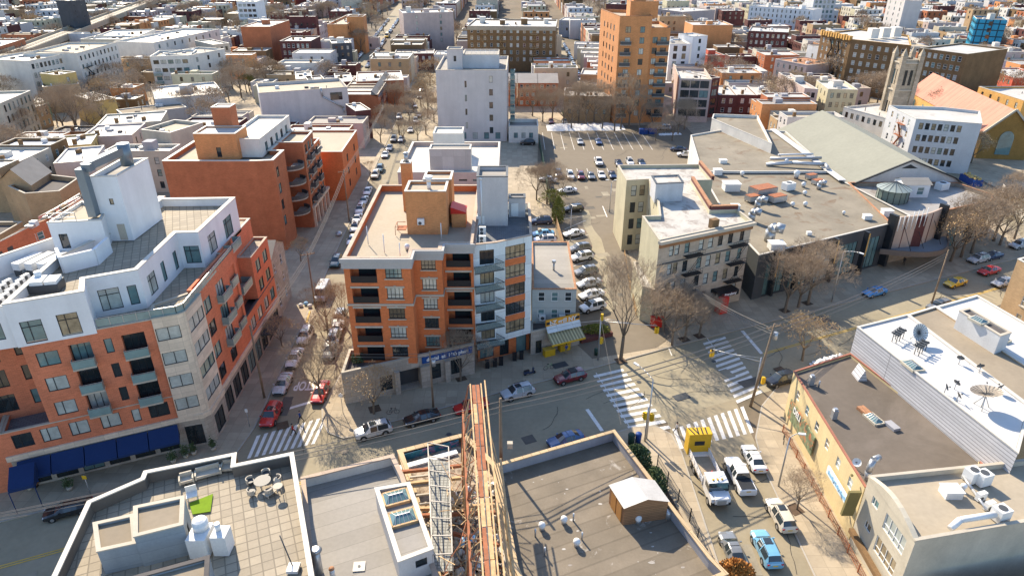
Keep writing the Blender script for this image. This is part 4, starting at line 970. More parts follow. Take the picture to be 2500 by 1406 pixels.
vol(SH3,[(62.1,62.2),(70.0,65.6),(66.0,85.8),(58.3,82.4)],10.9,M_white2,M_rwhite2,par=.15,cap=M_copw,wins=[(2,2,3,1,1.7,2,3,'dh',.6,-.6,'dark')])
TB=thing('brick_apartment_building','tan brick block with pale window sills at the right edge','building',(85,90,0))
tb=[(79.0,97.0),(81.5,79.0),(104,88),(100,106.5)]
vol(TB,tb,11.4,M_tanbrick,M_rtan,par=.6,cap=M_copw,wins=[(0,3,3,1.0,1.6,2,3,'dh_w',1,-1,'mix','s'),(3,5,3,1.0,1.6,2,3,'dh_w',1,-1,'mix','s')])
CR=thing('art_deco_building','cream building with curved parapet, tall multi-pane windows and tan flat roof','building',(42,48,0))
cr=[(34.9,44.4),(47.5,45.0),(60,46.5),(60,53.6),(49.0,52.8),(35.0,51.3)]
cr=[(35.4,43.2),(46.6,45.4),(58,48),(57,54.6),(49.0,53.2),(35.1,51.3)]
vol(CR,cr,9.0,M_cream,M_rcream,par=.5,cap=M_coping,wins=[(5,1,1,3.4,1.9,6.1,3,'g4_w',3.6,7.3,'mix'),(5,1,1,3.4,1.9,3.0,3,'g4_w',3.4,7.1,'mix'),(5,1,1,1.1,.9,6.9,3,'c2_w',1.0,2.8,'dark'),(5,1,1,1.1,.9,3.8,3,'c2_w',1.0,2.8,'dark')],rev=.3)
mb=MB(); N=8
for i in range(N):
    t0,t1_=i/N,(i+1)/N; ya=43.2+(51.3-43.2)*t0; yb_=43.2+(51.3-43.2)*t1_; xa=35.4+(35.1-35.4)*t0; xb=35.4+(35.1-35.4)*t1_
    za=9+1.0*math.sin(math.pi*t0); zb=9+1.0*math.sin(math.pi*t1_)
    mb.mesh([(xa-.1,ya,8.9),(xb-.1,yb_,8.9),(xb-.1,yb_,zb),(xa-.1,ya,za),(xa+.4,ya,8.9),(xb+.4,yb_,8.9),(xb+.4,yb_,zb),(xa+.4,ya,za)],[(0,3,2,1),(4,5,6,7),(3,7,6,2),(0,1,5,4),(0,4,7,3),(1,2,6,5)])
mb.build('curved_parapet',[M_cream],CR)
mb=MB(); mb.box((34.8,47.2,2.0),(.5,7.8,.5)); mb.build('shopfront_band',[M_brbrick],CR)
mb=MB(); mb.box((34.6,53.2,7.4),(.2,.2,.2)); mb.bar((34.2,51.6,3.6),(34.2,51.3,7.0),1.2,.3); mb.build('side_awning',[mat('awning_olive',(.20,.17,.07),.8,var=.1)],CR)
PB=thing('low_brick_building','pinkish rendered wall building with tar roof at the bottom right corner','building',(50,40,0))
vol(PB,[(38,36),(60,40),(60,44),(37.6,41.4)],4.6,M_pink,M_rdark,par=.3,cap=M_copo)
# ================= foreground roofs =================
TR=thing('terrace_building','building with beige paved roof terrace and pale stepped parapet','building',(-26,42,0))
tr=P4(13,(212,1224),(345,1168),(352,1151),(577,1106),(574,1134),(716,1105)); tr+= [(-12.6,30.0),(-33.0,27.5)]
tr[0]=(-36.4,43.8)
vol(TR,tr,13.0,M_brbrick,M_pav,par=1.2,cap=M_copw,capw=.42,inw=mat('render_grey_brown',(.15,.135,.115),.9,var=.1))
def block(root,z,z0,px,wall=M_ltgrey,roof=M_rtan,par=.18,cap=M_coping,**k): return vol(root,P4(z,*px),z,wall,roof,z0=z0,par=par,cap=cap,**k)
wallb=mat('metal_clad_grey',(.27,.31,.34),.6,var=.08,grid=(60,1.1,.03,.85,0))  # blue shade of these walls is put into the darker, bluish base colour
block(TR,15.0,11.6,[(327,1311),(447,1281),(450,1211),(327,1237)],wall=wallb,wins=[(1,1,1,.7,1.5,12.2,3,'x',.6,2.4,'dark')])
block(TR,14.2,11.6,[(237,1347),(334,1326),(327,1255),(228,1277)],wall=wallb)
vol(TR,[(-28.6,30.5),(-21.6,33.2),(-22.8,36.6),(-29.9,33.8)],14.6,wallb,M_rtan,z0=11.6,par=.2,cap=M_rdark)
# grey membrane roof with skylight house
GR=thing('grey_roof_building','low building with grey seamed membrane roof and raised skylight monitor','building',(-14,46,0))
gr=P4(10,(735,1166),(960,1110),(985,1160)); gr+=[(-4.2,34.0),(-13.4,30.0)]
vol(GR,gr,10.0,M_white2,M_rgrey,par=1.05,cap=M_copp,capw=.45)
vol(GR,P4(11.6,(972,1372),(1058,1340),(1000,1178),(915,1192)),11.6,M_ltgrey,M_rgrey,z0=8.8,par=.3,cap=M_copw,capw=.4,wins=[(0,1,1,1.0,.8,10.2,3,'x',1.2,2.6,'dark')])
def skylight(root,c,L,W,z,rz,frame=M_rustl):
    T=Matrix.Translation(Vector((c[0],c[1],z)))@Matrix.Rotation(rz,4,'Z'); mb=MB()
    for sx,sy,lx,ly in ((0,-W/2,L,.16),(0,W/2,L,.16),(-L/2,0,.16,W),(L/2,0,.16,W)): mb.box((sx,sy,.1),(lx,ly,.3),0,M=T)
    hh=.55; a=[(-L/2,-W/2,.2),(L/2,-W/2,.2),(L/2,W/2,.2),(-L/2,W/2,.2)]; r1=(-L*.28,0,hh);r2=(L*.28,0,hh)
    for f in ([a[0],a[1],r2,r1],[a[2],a[3],r1,r2],[a[1],a[2],r2],[a[3],a[0],r1]): mb.face([T@Vector(p) for p in f],1)
    for i in range(5):
        x=-L*.28+L*.56*i/4
        for y in (-W/2,W/2): mb.bar(T@Vector((x*1.35,y,.22)),T@Vector((x,0,hh+.02)),.05,.05,2)
    mb.bar(T@Vector(r1),T@Vector(r2),.08,.08,2)
    return mb.build('skylight',[frame,M_glasst,M_galv],root)
for px in ((966,1205),(983,1254)):
    q=G2(px,11.9); skylight(GR,q,2.2,1.6,11.35,AVA-.05)
# asphalt roof
AR=thing('asphalt_roof_building','low brick building with worn striped asphalt roof beside the crossing','building',(8,52,0))
ar=P4(6.5,(1210,1134),(1500,1050),(1738,1362)); ar+=[(19.5,40.8),(13,37.6),(.5,32.5),(-2.0,40)]
ar=[ar[0],ar[1],ar[2],(18.9,41.8),(3.0,35.0),(.2,42.5)]
vol(AR,ar,6.5,M_brbrick,M_rstrip,par=1.2,inw=M_grey,cap=mat('coping_sandstone',(.50,.37,.22),.8,var=.12,grid=(1.0,9,.03,.45,0)),capw=.42)
SD=thing('roof_shed','brown wooden stair shed with ribbed metal gable roof on the asphalt roof','shed',(11.5,50,5.3))
sdp=[G2((1519,1276),5.3)]; 
s_=[Vector(p) for p in P4(7.7,(1525,1237),(1632,1221),(1597,1172),(1490,1183))]
gable(SD,[tuple(p) for p in s_],7.6,.75,mat('wood_brown_boards',(.30,.16,.08),.8,var=.2,grid=(50,.22,.03,.6,0)),mat('roof_ribbed_metal',(.50,.48,.45),.6,var=.15,stain=((.36,.33,.29),.6,.75,.8)),axis=1,over=.12,z0=5.2)
mb=MB(); a,b=s_[3],s_[0]; n_=Vector((a-b)).normalized(); nn=Vector((n_.y,-n_.x)); 
for t in (.3,.68): c=b.lerp(a,t)-nn*.0; mb.bar((*(b.lerp(a,t-.16)+nn*-.04),6.35),(*(b.lerp(a,t+.16)+nn*-.04),6.35),.06,2.0)
mb.build('shed_door',[mat('wood_orange_door',(.42,.20,.06),.6,var=.1)],SD)
rs_=random.Random(8); mb=MB()
for i in range(26):
    q=Vector(ar[0]).lerp(Vector(ar[1]),rs_.uniform(.1,.95)).lerp(Vector(ar[4]).lerp(Vector(ar[3]),rs_.uniform(.1,.9)),rs_.uniform(.08,.9)); n=rs_.randint(6,9); r=rs_.uniform(.05,.2)*(1.6 if rs_.random()<.15 else 1)
    mb.face([(q.x+r*rs_.uniform(.6,1.3)*math.cos(6.283*k/n),q.y+r*.6*rs_.uniform(.6,1.3)*math.sin(6.283*k/n),5.312) for k in range(n)])
o=mb.build('coating_spots',[M_rpatch],AR); o['kind']='stuff'
# debris lot between the roofs
DB=thing('unfinished_building','low roof with brick parapet carrying debris and exposed orange beams','building',(-5,50,0))
db=P4(6.2,(970,1100),(1135,1058),(1212,1134)); db+=[(.1,42.5),(3.0,35.0),(-4.2,32.5),(-6.5,41),(-9.8,51)]
vol(DB,db,6.2,M_brbrick,mat('roof_debris_deck',(.42,.34,.25),.95,var=.45,sc=.8,stain=((.14,.10,.07),.45,.62,1.1)),par=.9,cap=mat('coping_sandstone',(.66,.47,.27),.8),capw=.6)
uvrot(0)
# ================= MIDDLE-DISTANCE BUILDINGS =================
def mid(name,label,fl,fr,depth,h,wall,roof,front=None,side=None,pal='mix',par=.6,cap=None,ang=None,bulk=0,cat='building',group=None,style='dh',sill=None,z0=0,chim=0,br=None,cornice=None,rows0=1.5):
    pts=rect(fl,fr,depth,h,ang=ang)
    if br is not None: pts[2]=G2(br,h); pts[3]=tuple(Vector(pts[0])+Vector(pts[2])-Vector(pts[1]))
    cx=sum(p[0] for p in pts)/4; cy=sum(p[1] for p in pts)/4
    root=thing(name,label,cat,(cx,cy,0),group=group)
    wins=[]; e=3 if cx>0 else 1
    fh=3.1
    if front:
        n,r=front[:2]; ww=front[2] if len(front)>2 else 1.1; wh=front[3] if len(front)>3 else 1.7
        for k in range(r): wins.append((0,n,1,ww,wh,h-2.9-(r-1-k)*fh+ (0 if par<1 else -.2),3,style,.6,-.6,pal,sill))
    if side:
        n,r=side[:2]; ww=side[2] if len(side)>2 else 1.1; wh=side[3] if len(side)>3 else 1.7
        for k in range(r): wins.append((e,n,1,ww,wh,h-2.9-(r-1-k)*fh,3,style,.8,-.8,pal,sill))
    vol(root,pts,h,wall,roof,par=par,cap=cap or M_copw,wins=wins)
    a,b,c,d=[Vector(p) for p in pts]
    clutter(root,pts,h-par,int(min(7,2+(b-a).length*(d-a).length/60)))
    if bulk:
        for i in range(bulk):
            t=(i+.5)/bulk; u=rnd.uniform(.35,.65); q=a.lerp(b,t).lerp(d.lerp(c,t),u); m=MB(); wx,wy,hh=rnd.uniform(2,3.4),rnd.uniform(2.4,4.4),rnd.uniform(1.8,2.8)
            m.box((q.x,q.y,h-par+hh/2),(wx,wy,hh),0); m.box((q.x,q.y,h-par+hh+.06),(wx+.2,wy+.2,.12),1)
            m.build('bulkhead',[wall if rnd.random()<.5 else M_white2,M_rwhite],root)
    if chim:
        for i in range(chim):
            t=(i+.3)/chim; q=a.lerp(b,t)+ (d-a)*.12; m=MB(); m.box((q.x,q.y,h+.6),(.8,.8,1.4),0); m.box((q.x,q.y,h+1.35),(1,1,.15),1); m.build('chimney',[M_brbrick,M_coping],root)
    if cornice:
        m=MB(); sg=1; n_=Vector(((b-a).y,-(b-a).x)).normalized(); m.bar((*(a+n_*.25),h-.3),(*(b+n_*.25),h-.3),.5,.6); m.build('cornice',[cornice],root)
    return root,pts
def clutter(root,pts,z,n,r_=None):
    r_=r_ or rnd; a,b,c,d=[Vector(q) for q in pts[:4]]
    for i in range(n):
        q=a.lerp(b,r_.uniform(.12,.88)).lerp(d.lerp(c,r_.uniform(.12,.88)),r_.uniform(.15,.85)); k=r_.random(); m=MB()
        if k<.35: m.tube((q.x,q.y,z),(q.x,q.y,z+r_.uniform(.6,1.3)),.11,.11,6); m.build('vent_pipe',[M_dkgrey],root)
        elif k<.65: m.box((q.x,q.y,z+.25),(r_.uniform(.8,1.5),r_.uniform(.8,1.4),.5)); m.build('roof_hatch',[r_.choice([M_grey,M_galv,M_rdark])],root)
        elif k<.85: m.box((q.x,q.y,z+.45),(1.1,.9,.9)); m.build('air_conditioner',[M_wmetal],root)
        else: m.box((q.x,q.y,z+.5),(.7,1.4,1.0)); m.build('chimney',[M_brbrick],root)
def fire_escape(root,p,q,floors,z,fh=3.1,out=1.0,m=None):
    """p,q : ends on the wall line; outward normal to the right of p->q"""
    p,q=Vector(p),Vector(q); d=(q-p).normalized(); n=Vector((d.y,-d.x)); L=(q-p).length; mb=MB()
    for k in range(floors):
        zz=z+k*fh; a,b=p+n*out*.5,q+n*out*.5; mb.bar((*a,zz),(*b,zz),out,.08)
        mb.bar((*(p+n*out),zz+.9),(*(q+n*out),zz+.9),.06,.06); mb.bar((*(p+n*out),zz+.5),(*(q+n*out),zz+.5),.04,.04)
        for t in (0,.33,.66,1): c=(p+n*out).lerp(q+n*out,t); mb.bar((*c,zz),(*c,zz+.9),.05,.05)
        if k<floors-1:
            s=1 if k%2 else -1; u,v=(p,q) if s>0 else (q,p)
            mb.bar((*(u.lerp(v,.15)+n*out*.5),zz),(*(u.lerp(v,.85)+n*out*.5),zz+fh),.5,.08)
    return mb.build('fire_escape',[m or M_black],root)
# row of the left street beyond the brown block
LVB,lvp=mid('apartment_building','lavender-grey rendered block with large bent drain duct on its blank wall',(632,228),(848,213),17,13,M_lav,M_rcream,side=(3,3,1.8,1.8),par=.9,bulk=0,cap=M_coping)
a,b=Vector(lvp[0]),Vector(lvp[1]); n_=Vector(((b-a).y,-(b-a).x)).normalized(); m=MB(); f=lambda t,z:(*(a.lerp(b,t)+n_*.35),z); m.path([f(.69,13.4),f(.70,10.6),f(.93,6.6),f(.93,5)],.28,8); m.build('drain_duct',[M_galv],LVB)
m=MB(); c=a.lerp(b,.86); m.bar((*(c-(b-a).normalized()*1.9+n_*.04),10.4),(*(c+(b-a).normalized()*1.9+n_*.04),10.4),.1,2.4); m.build('terrace_window',[M_glass],LVB)
o,p=mid('row_house','brick row house with pitched slate dormers facing the shaded side street',(868,272),(905,268),11,9,M_dkbrick,M_rsilver,side=(4,3),group=None,par=.3)
for i in range(6):
    y=235+i*6.3
    root=thing('row_house',['maroon brick row house with slate mansard facing the side street, nearest of its row','maroon mansard row house next to the nearest one of the row','mansard row house in the middle of the maroon row, with white roof','mansard row house past the middle of the maroon row','maroon row house before the end of the mansard row','farthest maroon mansard row house beside the brick corner house'][i],'house',(-48,y+3,0),group='maroon mansard row houses')
    X1=-39.5-.04*(y-190)-4; vol(root,[(X1-13,y),(X1,y),(X1-.25,y+6.2),(X1-13.2,y+6.2)],9.0,M_dkbrick if i%2 else M_brick3,rnd.choice([M_rsilver,M_rwhite,M_rstain]),par=.3,wins=[(1,2,3,1,1.7,.8,2.9,'dh_w',.5,-.5,'mix')])
    m=MB(); m.mesh([(X1+.3,y,8.2),(X1+.3,y+6.2,8.2),(X1-2.2,y+6.2,10.3),(X1-2.2,y,10.3),(X1-2.4,y,8.9),(X1-2.4,y+6.2,8.9)],[(0,1,2,3),(3,2,5,4),(0,3,4),(1,5,2)],0); m.build('mansard_roof',[M_shing],root)
mid('brick_corner_house','red brick corner row with white and grey roofs at the end of the block',(870,200),(985,196),20,9.5,M_brick3,M_rwhite,side=(5,3),par=.4)
mid('row_house','white roofed row house left of the red brick corner row',(820,201),(862,199),18,9,M_dkbrick,M_rwhite,par=.4,front=(2,2),cat='house')
mid('row_house','grey roofed row house with curved parapet left of the white roofed one',(758,205),(800,202),16,9,M_dkbrick,M_rsilver,par=.4,front=(2,2),cat='house')
mid('row_house','white roofed row house behind the yellow-leaved back gardens',(722,194),(762,192),16,9,M_cream,M_rwhite,par=.4,front=(2,2),cat='house')
# far end of the left street
mid('dark_grey_building','four-storey dark grey building with white roof on the far street',(810,107),(858,105),13,13,M_grbrick,M_rwhite,front=(3,4),side=(3,4),par=.5,bulk=1)
mid('dark_brick_building','dark maroon brick walk-up with white windows and fire escapes',(683,101),(758,101),18,13,M_dkbrick,M_rwhite,front=(6,4),par=.5,style='dh_w',sill='s')
mid('red_tower_house','narrow red and black glass tower house with white cap',(633,52),(658,50),13,19,M_grey,M_rwhite,front=(1,5,3.5,2.2),par=.4,style='st')
mid('red_tower_house','red clad slab attached to the black glass tower house',(658,66),(706,50),14,18.5,M_brick3,M_rwhite,par=.4,bulk=1)
mid('brick_school','orange-brown brick school with cream roof and white parapet',(798,60),(846,60),52,16,M_obrick,M_rcream,side=(9,3,2,1.8),par=1.0,bulk=1,chim=1,cap=M_copw)
mid('brick_school_wing','tall blank orange brick stair wing of the school',(846,41),(886,41),9,19,M_obrick,M_rcream,par=.5,cat='building')
mid('low_shop_building','low tan flat-roofed building beside the dark brick walk-up',(713,62),(790,62),30,6,M_cream,M_rcream,par=.5)
o,p=mid('apartment_building','grey-tan twin-winged apartment block with recessed light court',(984,33),(1107,30),22,20,M_pink,M_rwhite,front=(2,5),par=.8,bulk=3,cap=M_rwhite2)
mid('row_house','pair of white roofed garages before the grey-tan twin block',(990,91),(1073,90),20,6,M_cream,M_rwhite,par=.4)
mid('row_house','maroon brick row with blue-grey cornice facing the far street corner',(962,132),(1059,131),13,7.5,M_dkbrick,M_rsilver,front=(6,2),par=.4,style='dh_w',cat='house')
mid('row_house','small pale row house between the maroon row and the slab block',(1059,134),(1098,134),12,7.5,M_ltgrey,M_rwhite,front=(2,2),par=.4,style='dh_w',cat='house')
o,p=mid('apartment_building','broad brown six-storey apartment block with fire escapes and pale parapet',(1140,64),(1357,66),30,20,M_brbrick,M_rwhite,front=(13,5,1.1,1.7),par=.5,bulk=4,style='dh_w')
d=(Vector(p[1])-Vector(p[0]))
for t in (.16,.36,.72): a=Vector(p[0])+d*t; fire_escape(o,a,a+d.normalized()*3.2,5,4.2,m=M_rustl)
m=MB(); a,b=Vector(p[0]),Vector(p[1]); m.bar((*(a-Vector((0,.12))),19.1),(*(b-Vector((0,.12))),19.1),.24,1.7); m.build('pale_frieze',[M_rcream],o)
# orange tower
OT=thing('apartment_tower','tall orange brick apartment tower with stacked balconies and roof penthouse','building',(45,235,0))
ot=[(34.3,232),(45.2,232),(45.2,252),(29.5,252),(32,240)]
ot=[(34.3,232),(44.6,232),(44.6,250),(31,256)]
w=[]
for k in range(9): w+=[(0,1,1,1.7,1.9,2.6+3.3*k,3,'c2',1.6,4.2,'mix'),(0,1,1,1.5,1.9,2.6+3.3*k,3,'c2',6.4,8.6,'mix'),(3,4,1,1.3,1.8,2.6+3.3*k,3,'c2',4,-4,'mix')]
vol(OT,ot,34,M_obrick,M_rcream,par=.9,cap=M_copo,wins=w)
w=[]
for k in range(9): w+=[(0,1,1,1.6,1.9,2.6+3.3*k,3,'c2',.6,2.8,'mix'),(0,1,1,2.0,2.1,2.4+3.3*k,3,'c2',3.2,5.8,'dark')]
vol(OT,[(44.6,233.2),(51,233.2),(51,252),(44.6,252)],30.4,M_obrick,M_rcream,par=.8,cap=M_copo,wins=w)
for k in range(8): balcony(OT,(36.6,232),2.4+3.3*k,3.4,1.3,0,solid=M_dkgrey); balcony(OT,(48.8,233.2),2.3+3.3*k,4.0,1.3,0,solid=M_dkgrey)
vol(OT,[(38,236),(47,236),(47,244),(38,244)],38,M_obrick,M_rcream,z0=33,par=.3,cap=M_copo)
vol(OT,[(39,237),(43,237),(43,241),(39,241)],41.5,M_obrick,M_rcream,z0=37.5,par=.3,cap=M_copo)
mb=MB(); mb.box((51.2,233.6,17),(.5,.5,0.1)); 
mid('white_apartment_house','white rendered modern house with tall dark windows right of the orange tower',(1636,108),(1686,108),16,17,M_white,M_rgrey,front=(2,4,1.6,2.2),par=.5,cat='house',style='c2')
mid('white_stair_tower','white stair tower stepping above the white modern house',(1692,90),(1728,88),11,18.5,M_white,M_rwhite,front=(1,4,1.2,1.8),par=.5,style='c2')
mid('orange_brick_block','blank orange brick block behind the white stair tower',(1692,62),(1790,62),18,17,M_obrick,M_rwhite,par=.5,bulk=1)
DM=mid('modern_apartment_house','brown framed modern house with dark glass front and white blank side wall',(1659,193),(1738,195),22,14.3,M_pink,M_rwhite,front=(3,4,2.9,2.4),par=.9,style='st',pal='dark',cat='house',cap=M_coping)[0]
mid('modern_apartment_house','recessed wing with balconies beside the brown framed house',(1738,192),(1758,190),18,13.5,M_dkbrick,M_rwhite,front=(1,4,2.2,2.2),par=.6,style='c2',pal='dark',cat='house')
mid('red_house','bright red painted row house with blue bulkhead',(1728,136),(1770,135),16,10,M_red,M_rsilver,front=(2,2),par=.5,bulk=1,style='dh_w',cat='house')
mid('white_house','low white walled house right of the bright red house',(1795,175),(1875,175),16,8,M_ltgrey,M_rwhite,par=.6,cat='house')
for i,(x0,x1) in enumerate(((1755,1800),(1800,1850),(1850,1905))):
    mid('row_house',['maroon row house with white roof behind the modern house','middle maroon row house with two roof hatches facing the gardens','right maroon row house with yellow awning facing the gardens'][i],(x0,232),(x1,233),17,7.5,M_dkbrick,M_rwhite,front=(2,2),par=.3,style='dh_w',chim=1,cat='house')
mid('brick_apartment_house','tan and maroon six-storey house behind the bright red house',(1828,76),(1925,80),20,15,M_dkbrick,M_rwhite,front=(7,4),side=(4,4),par=.4,style='dh_w')
mid('tan_house','low tan house with white roof behind the bare trees',(1377,234),(1493,236),13,8.6,M_tanbrick,M_rwhite,front=(5,2,1,1.6),par=.8,chim=1,cat='house')
mid('tan_house','low tan house with white roof just behind the first tan house',(1417,182),(1486,184),14,8.6,M_tanbrick,M_rwhite,par=.5,cat='house')
mid('shed_house','low white roofed shed between the two tan houses',(1430,212),(1490,212),8,6,M_cream,M_rwhite,par=.3,cat='house')
# hip roofed brick trio
for i,(x0,x1) in enumerate(((1210,1262),(1264,1312),(1314,1362))):
    pts=rect((x0,197),(x1,197),15,9.5); root=thing('gabled_house',['left one of three red brick houses with grey hipped roofs','middle one of three red brick houses with grey hipped roofs','right one of three red brick houses with grey hipped roofs'][i],'house',(pts[0][0],pts[0][1],0),group='hipped brick houses')
    gable(root,pts,8.6,2.2,M_brick3,mat('roof_pale_grey_shingle',(.30,.28,.26),.9,var=.12),axis=0,wins=[(0,3,3,1.1,1.4,.8,2.9,'dh_w',.4,-.4,'mix')])
# right of the orange tower, rows
mid('row_house','cream three-gabled row houses with rusty mansard behind the brown block',(1893,145),(1970,160),16,10,M_pink,M_copo,front=(5,3),par=.3,cat='house')
mid('grey_modern_house','grey-white modern house with tall dark window beside the brown complex',(1972,110),(2003,118),16,14,M_ltgrey,M_rgrey,front=(1,3,1.2,3),side=(2,3,1.3,2.2),par=.3,cat='house')
BRC=thing('brown_apartment_complex','massive brown castle-topped apartment block with tan lit end wall and fire escapes','building',(160,320,0))
w=[]
for k in range(6): w+=[(0,7,1,1.3,1.7,2.0+3.05*k,3,'dh_w',1,-1,'mix'),(4,6,1,1.1,1.8,2.0+3.05*k,3,'dh_w',1,-1,'mix')]
bp=P4(20.5,(2079,97),(2225,112),(2218,88),(2100,72),(2005,82))
vol(BRC,bp,20.5,M_brbrick,M_rwhite,par=.5,cap=M_ybrick,wins=w); 
a=Vector(bp[4]);b=Vector(bp[0]); fire_escape(BRC,a.lerp(b,.36),a.lerp(b,.5),6,3.6); fire_escape(BRC,a.lerp(b,.62),a.lerp(b,.72),6,3.6)
mb=MB(); a=Vector(bp[4]); b=Vector(bp[0])
for i in range(12): q=a.lerp(b,(i+.5)/12); mb.box((q.x,q.y,20.9),(1.2,1.2,1.6+.6*(i%3==0)))
mb.build('battlement',[M_ybrick],BRC)
mb=MB(); q=(a+b)/2; n=Vector(((b-a).y,-(b-a).x)).normalized(); mb.bar((*(a+n*.1),9),(*(b+n*.1),9),.02,.02); 
for t in (.35,.55,.75):
    c=Vector(bp[0]).lerp(Vector(bp[2]),t); m=MB(); m.box((c.x,c.y,22.4),(3,4,3.6)); m.build('bulkhead',[M_white2],BRC)
BR3=thing('brown_apartment_complex','right wing of the brown apartment complex behind the church roof','building',(190,310,0))
w=[]
for k in range(6): w+=[(0,7,1,1.2,1.7,2.2+3.1*k,3,'dh_w',1,-1,'mix')]
vol(BR3,rect((2245,118),(2362,133),26,20.5),20.5,M_brbrick,M_rwhite,par=.5,cap=M_coping,wins=w)
# church
CHU=thing('church','stone church with pinnacled bell tower and long red tiled nave roof','church',(165,265,0))
uvrot(0)
tc=G2((2232,135),25); mb=None
tx,ty=tc[0],tc[1]+3
vol(CHU,[(tx-2.6,ty-2.6),(tx+2.6,ty-2.6),(tx+2.6,ty+2.6),(tx-2.6,ty+2.6)],23.5,mat('stone_church',(.40,.335,.25),.9,var=.25,grid=(1.2,.6,.03,.75,.5)),M_rgrey,par=.6,wins=[(0,2,1,.9,4.5,16,3,'x',1,-1,'dark'),(3,2,1,.9,4.5,16,3,'x',1,-1,'dark'),(0,1,1,1.6,4,5,3,'x',1,-1,'dark'),(3,2,1,.9,4,7,3,'x',1,-1,'dark')])
MS=MATS['stone_church']
for sx in (-2.6,2.6):
    for sy in (-2.6,2.6):
        mb=MB(); mb.box((tx+sx,ty+sy,12.3),(1.3,1.3,24.6)); b=[(tx+sx-.75,ty+sy-.75,24.6),(tx+sx+.75,ty+sy-.75,24.6),(tx+sx+.75,ty+sy+.75,24.6),(tx+sx-.75,ty+sy+.75,24.6)]
        for i in range(4): mb.face([b[i],b[(i+1)%4],(tx+sx,ty+sy,27)])
        mb.build('pinnacle',[MS],CHU)
mb=MB(); 
for zz in (14.6,22.6): mb.box((tx,ty,zz),(5.9,5.9,.4))
mb.build('string_course',[M_coping],CHU)
r0=Vector(G2((2278,178),14)); r1=Vector(G2((2482,270),14)); dn=(r1-r0).normalized(); nn=Vector((dn.y,-dn.x))
if nn.x>0: nn=-nn
e=7.5; wd=6.6
mb=MB()
for s in (1,-1):
    f=[(*r0,14),(*r1,14),(*(r1+nn*s*wd),e),(*(r0+nn*s*wd),e)]; mb.face(f if s<0 else f[::-1])
mb.build('nave_roof',[M_rtile],CHU)
mb=MB(); i1=r1-dn*.5; i0=r0+dn*.5; q=[(*(i1+nn*wd*.96),0),(*(i1-nn*wd*.96),0),(*(i1-nn*wd*.96),e),(*i1,13.9),(*(i1+nn*wd*.96),e)]; mb.face(q[::-1]); mb.face(q)
for s in (1,-1):
    a=i0+nn*s*wd*.96; b=i1+nn*s*wd*.96; f=[(*a,0),(*b,0),(*b,e),(*a,e)]; mb.face(f if s>0 else f[::-1])
mb.build('nave_wall',[M_ybrick],CHU)
mb=MB(); mb.bar((*(r1+nn*wd),e+.1),(*r1,14.2),.4,.5); mb.bar((*(r1-nn*wd),e+.1),(*r1,14.2),.4,.5); mb.build('gable_coping',[M_coping],CHU)
mb=MB(); c=r1-dn*.4; P=[]
for i in range(9): t=math.pi*i/8; P.append((*(c+nn*1.9*math.cos(t)+dn*.1),6+2.2*math.sin(t)))
mb.face([(*(c-nn*1.9+dn*.1),1.5),(*(c+nn*1.9+dn*.1),1.5)]+P); mb.build('arched_window',[M_glasst],CHU)
for i in range(7):
    q=r0.lerp(r1,.12+i*.13)+nn*(wd*.96+.05); mb=MB(); mb.bar((*q,4.2),(*q,5.2),.1,.1); P=[]
    for j in range(7): t=math.pi*j/6; P.append((*(q+dn*.7*math.cos(t)),5.2+.9*math.sin(t)))
    mb.face([(*(q-dn*.7),2.6),(*(q+dn*.7),2.6)]+P); mb.build('arched_window',[M_glasst],CHU)
# grey block in front of the church
GB=thing('apartment_building','light grey rendered apartment block with tan side wall in front of the church','building',(112,190,0))
gp=P4(13.5,(2237,291),(2398,303),(2392,272),(2300,262),(2170,258))
w=[]
for k in range(4): w+=[(0,7,1,1.0,1.7,1.6+3.1*k,3,'dh',.8,-4,'mix'),(4,4,1,1.0,1.7,1.6+3.1*k,3,'dh_w',1.5,-1.5,'mix')]
vol(GB,gp,13.5,M_ltgrey,M_rwhite,par=.7,cap=M_copw,wins=w)
a,b=Vector(gp[4]),Vector(gp[0]); fire_escape(GB,a.lerp(b,.5),a.lerp(b,.72),4,1.4,m=M_rust)
mid('white_house','low white roofed row left of the grey block by the church',(2060,262),(2165,290),16,8,M_white2,M_rwhite,front=(7,1),par=.5,cat='house')
mid('orange_house','small orange rendered house with bare tree before the white row',(2085,282),(2140,300),8,6,M_copo,M_rwhite,par=.3,cat='house')
mid('cream_house','cream corner house with blank lit side wall and dark fire escape',(1965,216),(1998,219),26,10.5,M_pink,M_rwhite,front=(2,3),par=.6,bulk=1,br=(1930,180),cat='house')
mid('cream_house','pale olive house with white roof right of the cream corner house',(2022,218),(2095,220),16,10.5,M_olive,M_rwhite,front=(4,3),side=(3,3),par=.6,bulk=1,cat='house')
mid('yellow_building','yellow brick school-like building with white roof right of the church',(2390,212),(2500,246),30,11,M_ybrick,M_rwhite,side=(6,3),front=(5,2),par=.6,bulk=2)
mid('blue_apartment_building','bright blue clad seven-storey building with projecting balconies',(2385,47),(2460,50),18,20,M_blue,M_rdark,front=(1,6,1.8,2),side=(4,6,2,2),par=.5,bulk=1,style='c2',pal='dark')
mid('brick_house','bright red long painted house among white roofs right of the brown complex',(2400,165),(2475,190),14,8,M_red,M_rwhite,front=(6,2),par=.4,cat='house')
mid('tan_tower','tan and orange slab tower at the top right',(2210,2),(2253,2),20,24,M_lav,M_rcream,side=(3,6),par=.6)
mid('dark_tower','dark blue-grey clad tower with tiny windows beside the elevated railway',(166,3),(207,0),12,24,M_grbrick,M_rwhite,par=.4,front=(2,6,.4,.6),side=(4,6,.5,.8))
mid('white_tower','white gridded apartment tower among bare trees at the top',(577,5),(625,5),16,20,M_white,M_rwhite,front=(4,5,2.2,1.6),par=.4,style='c2')
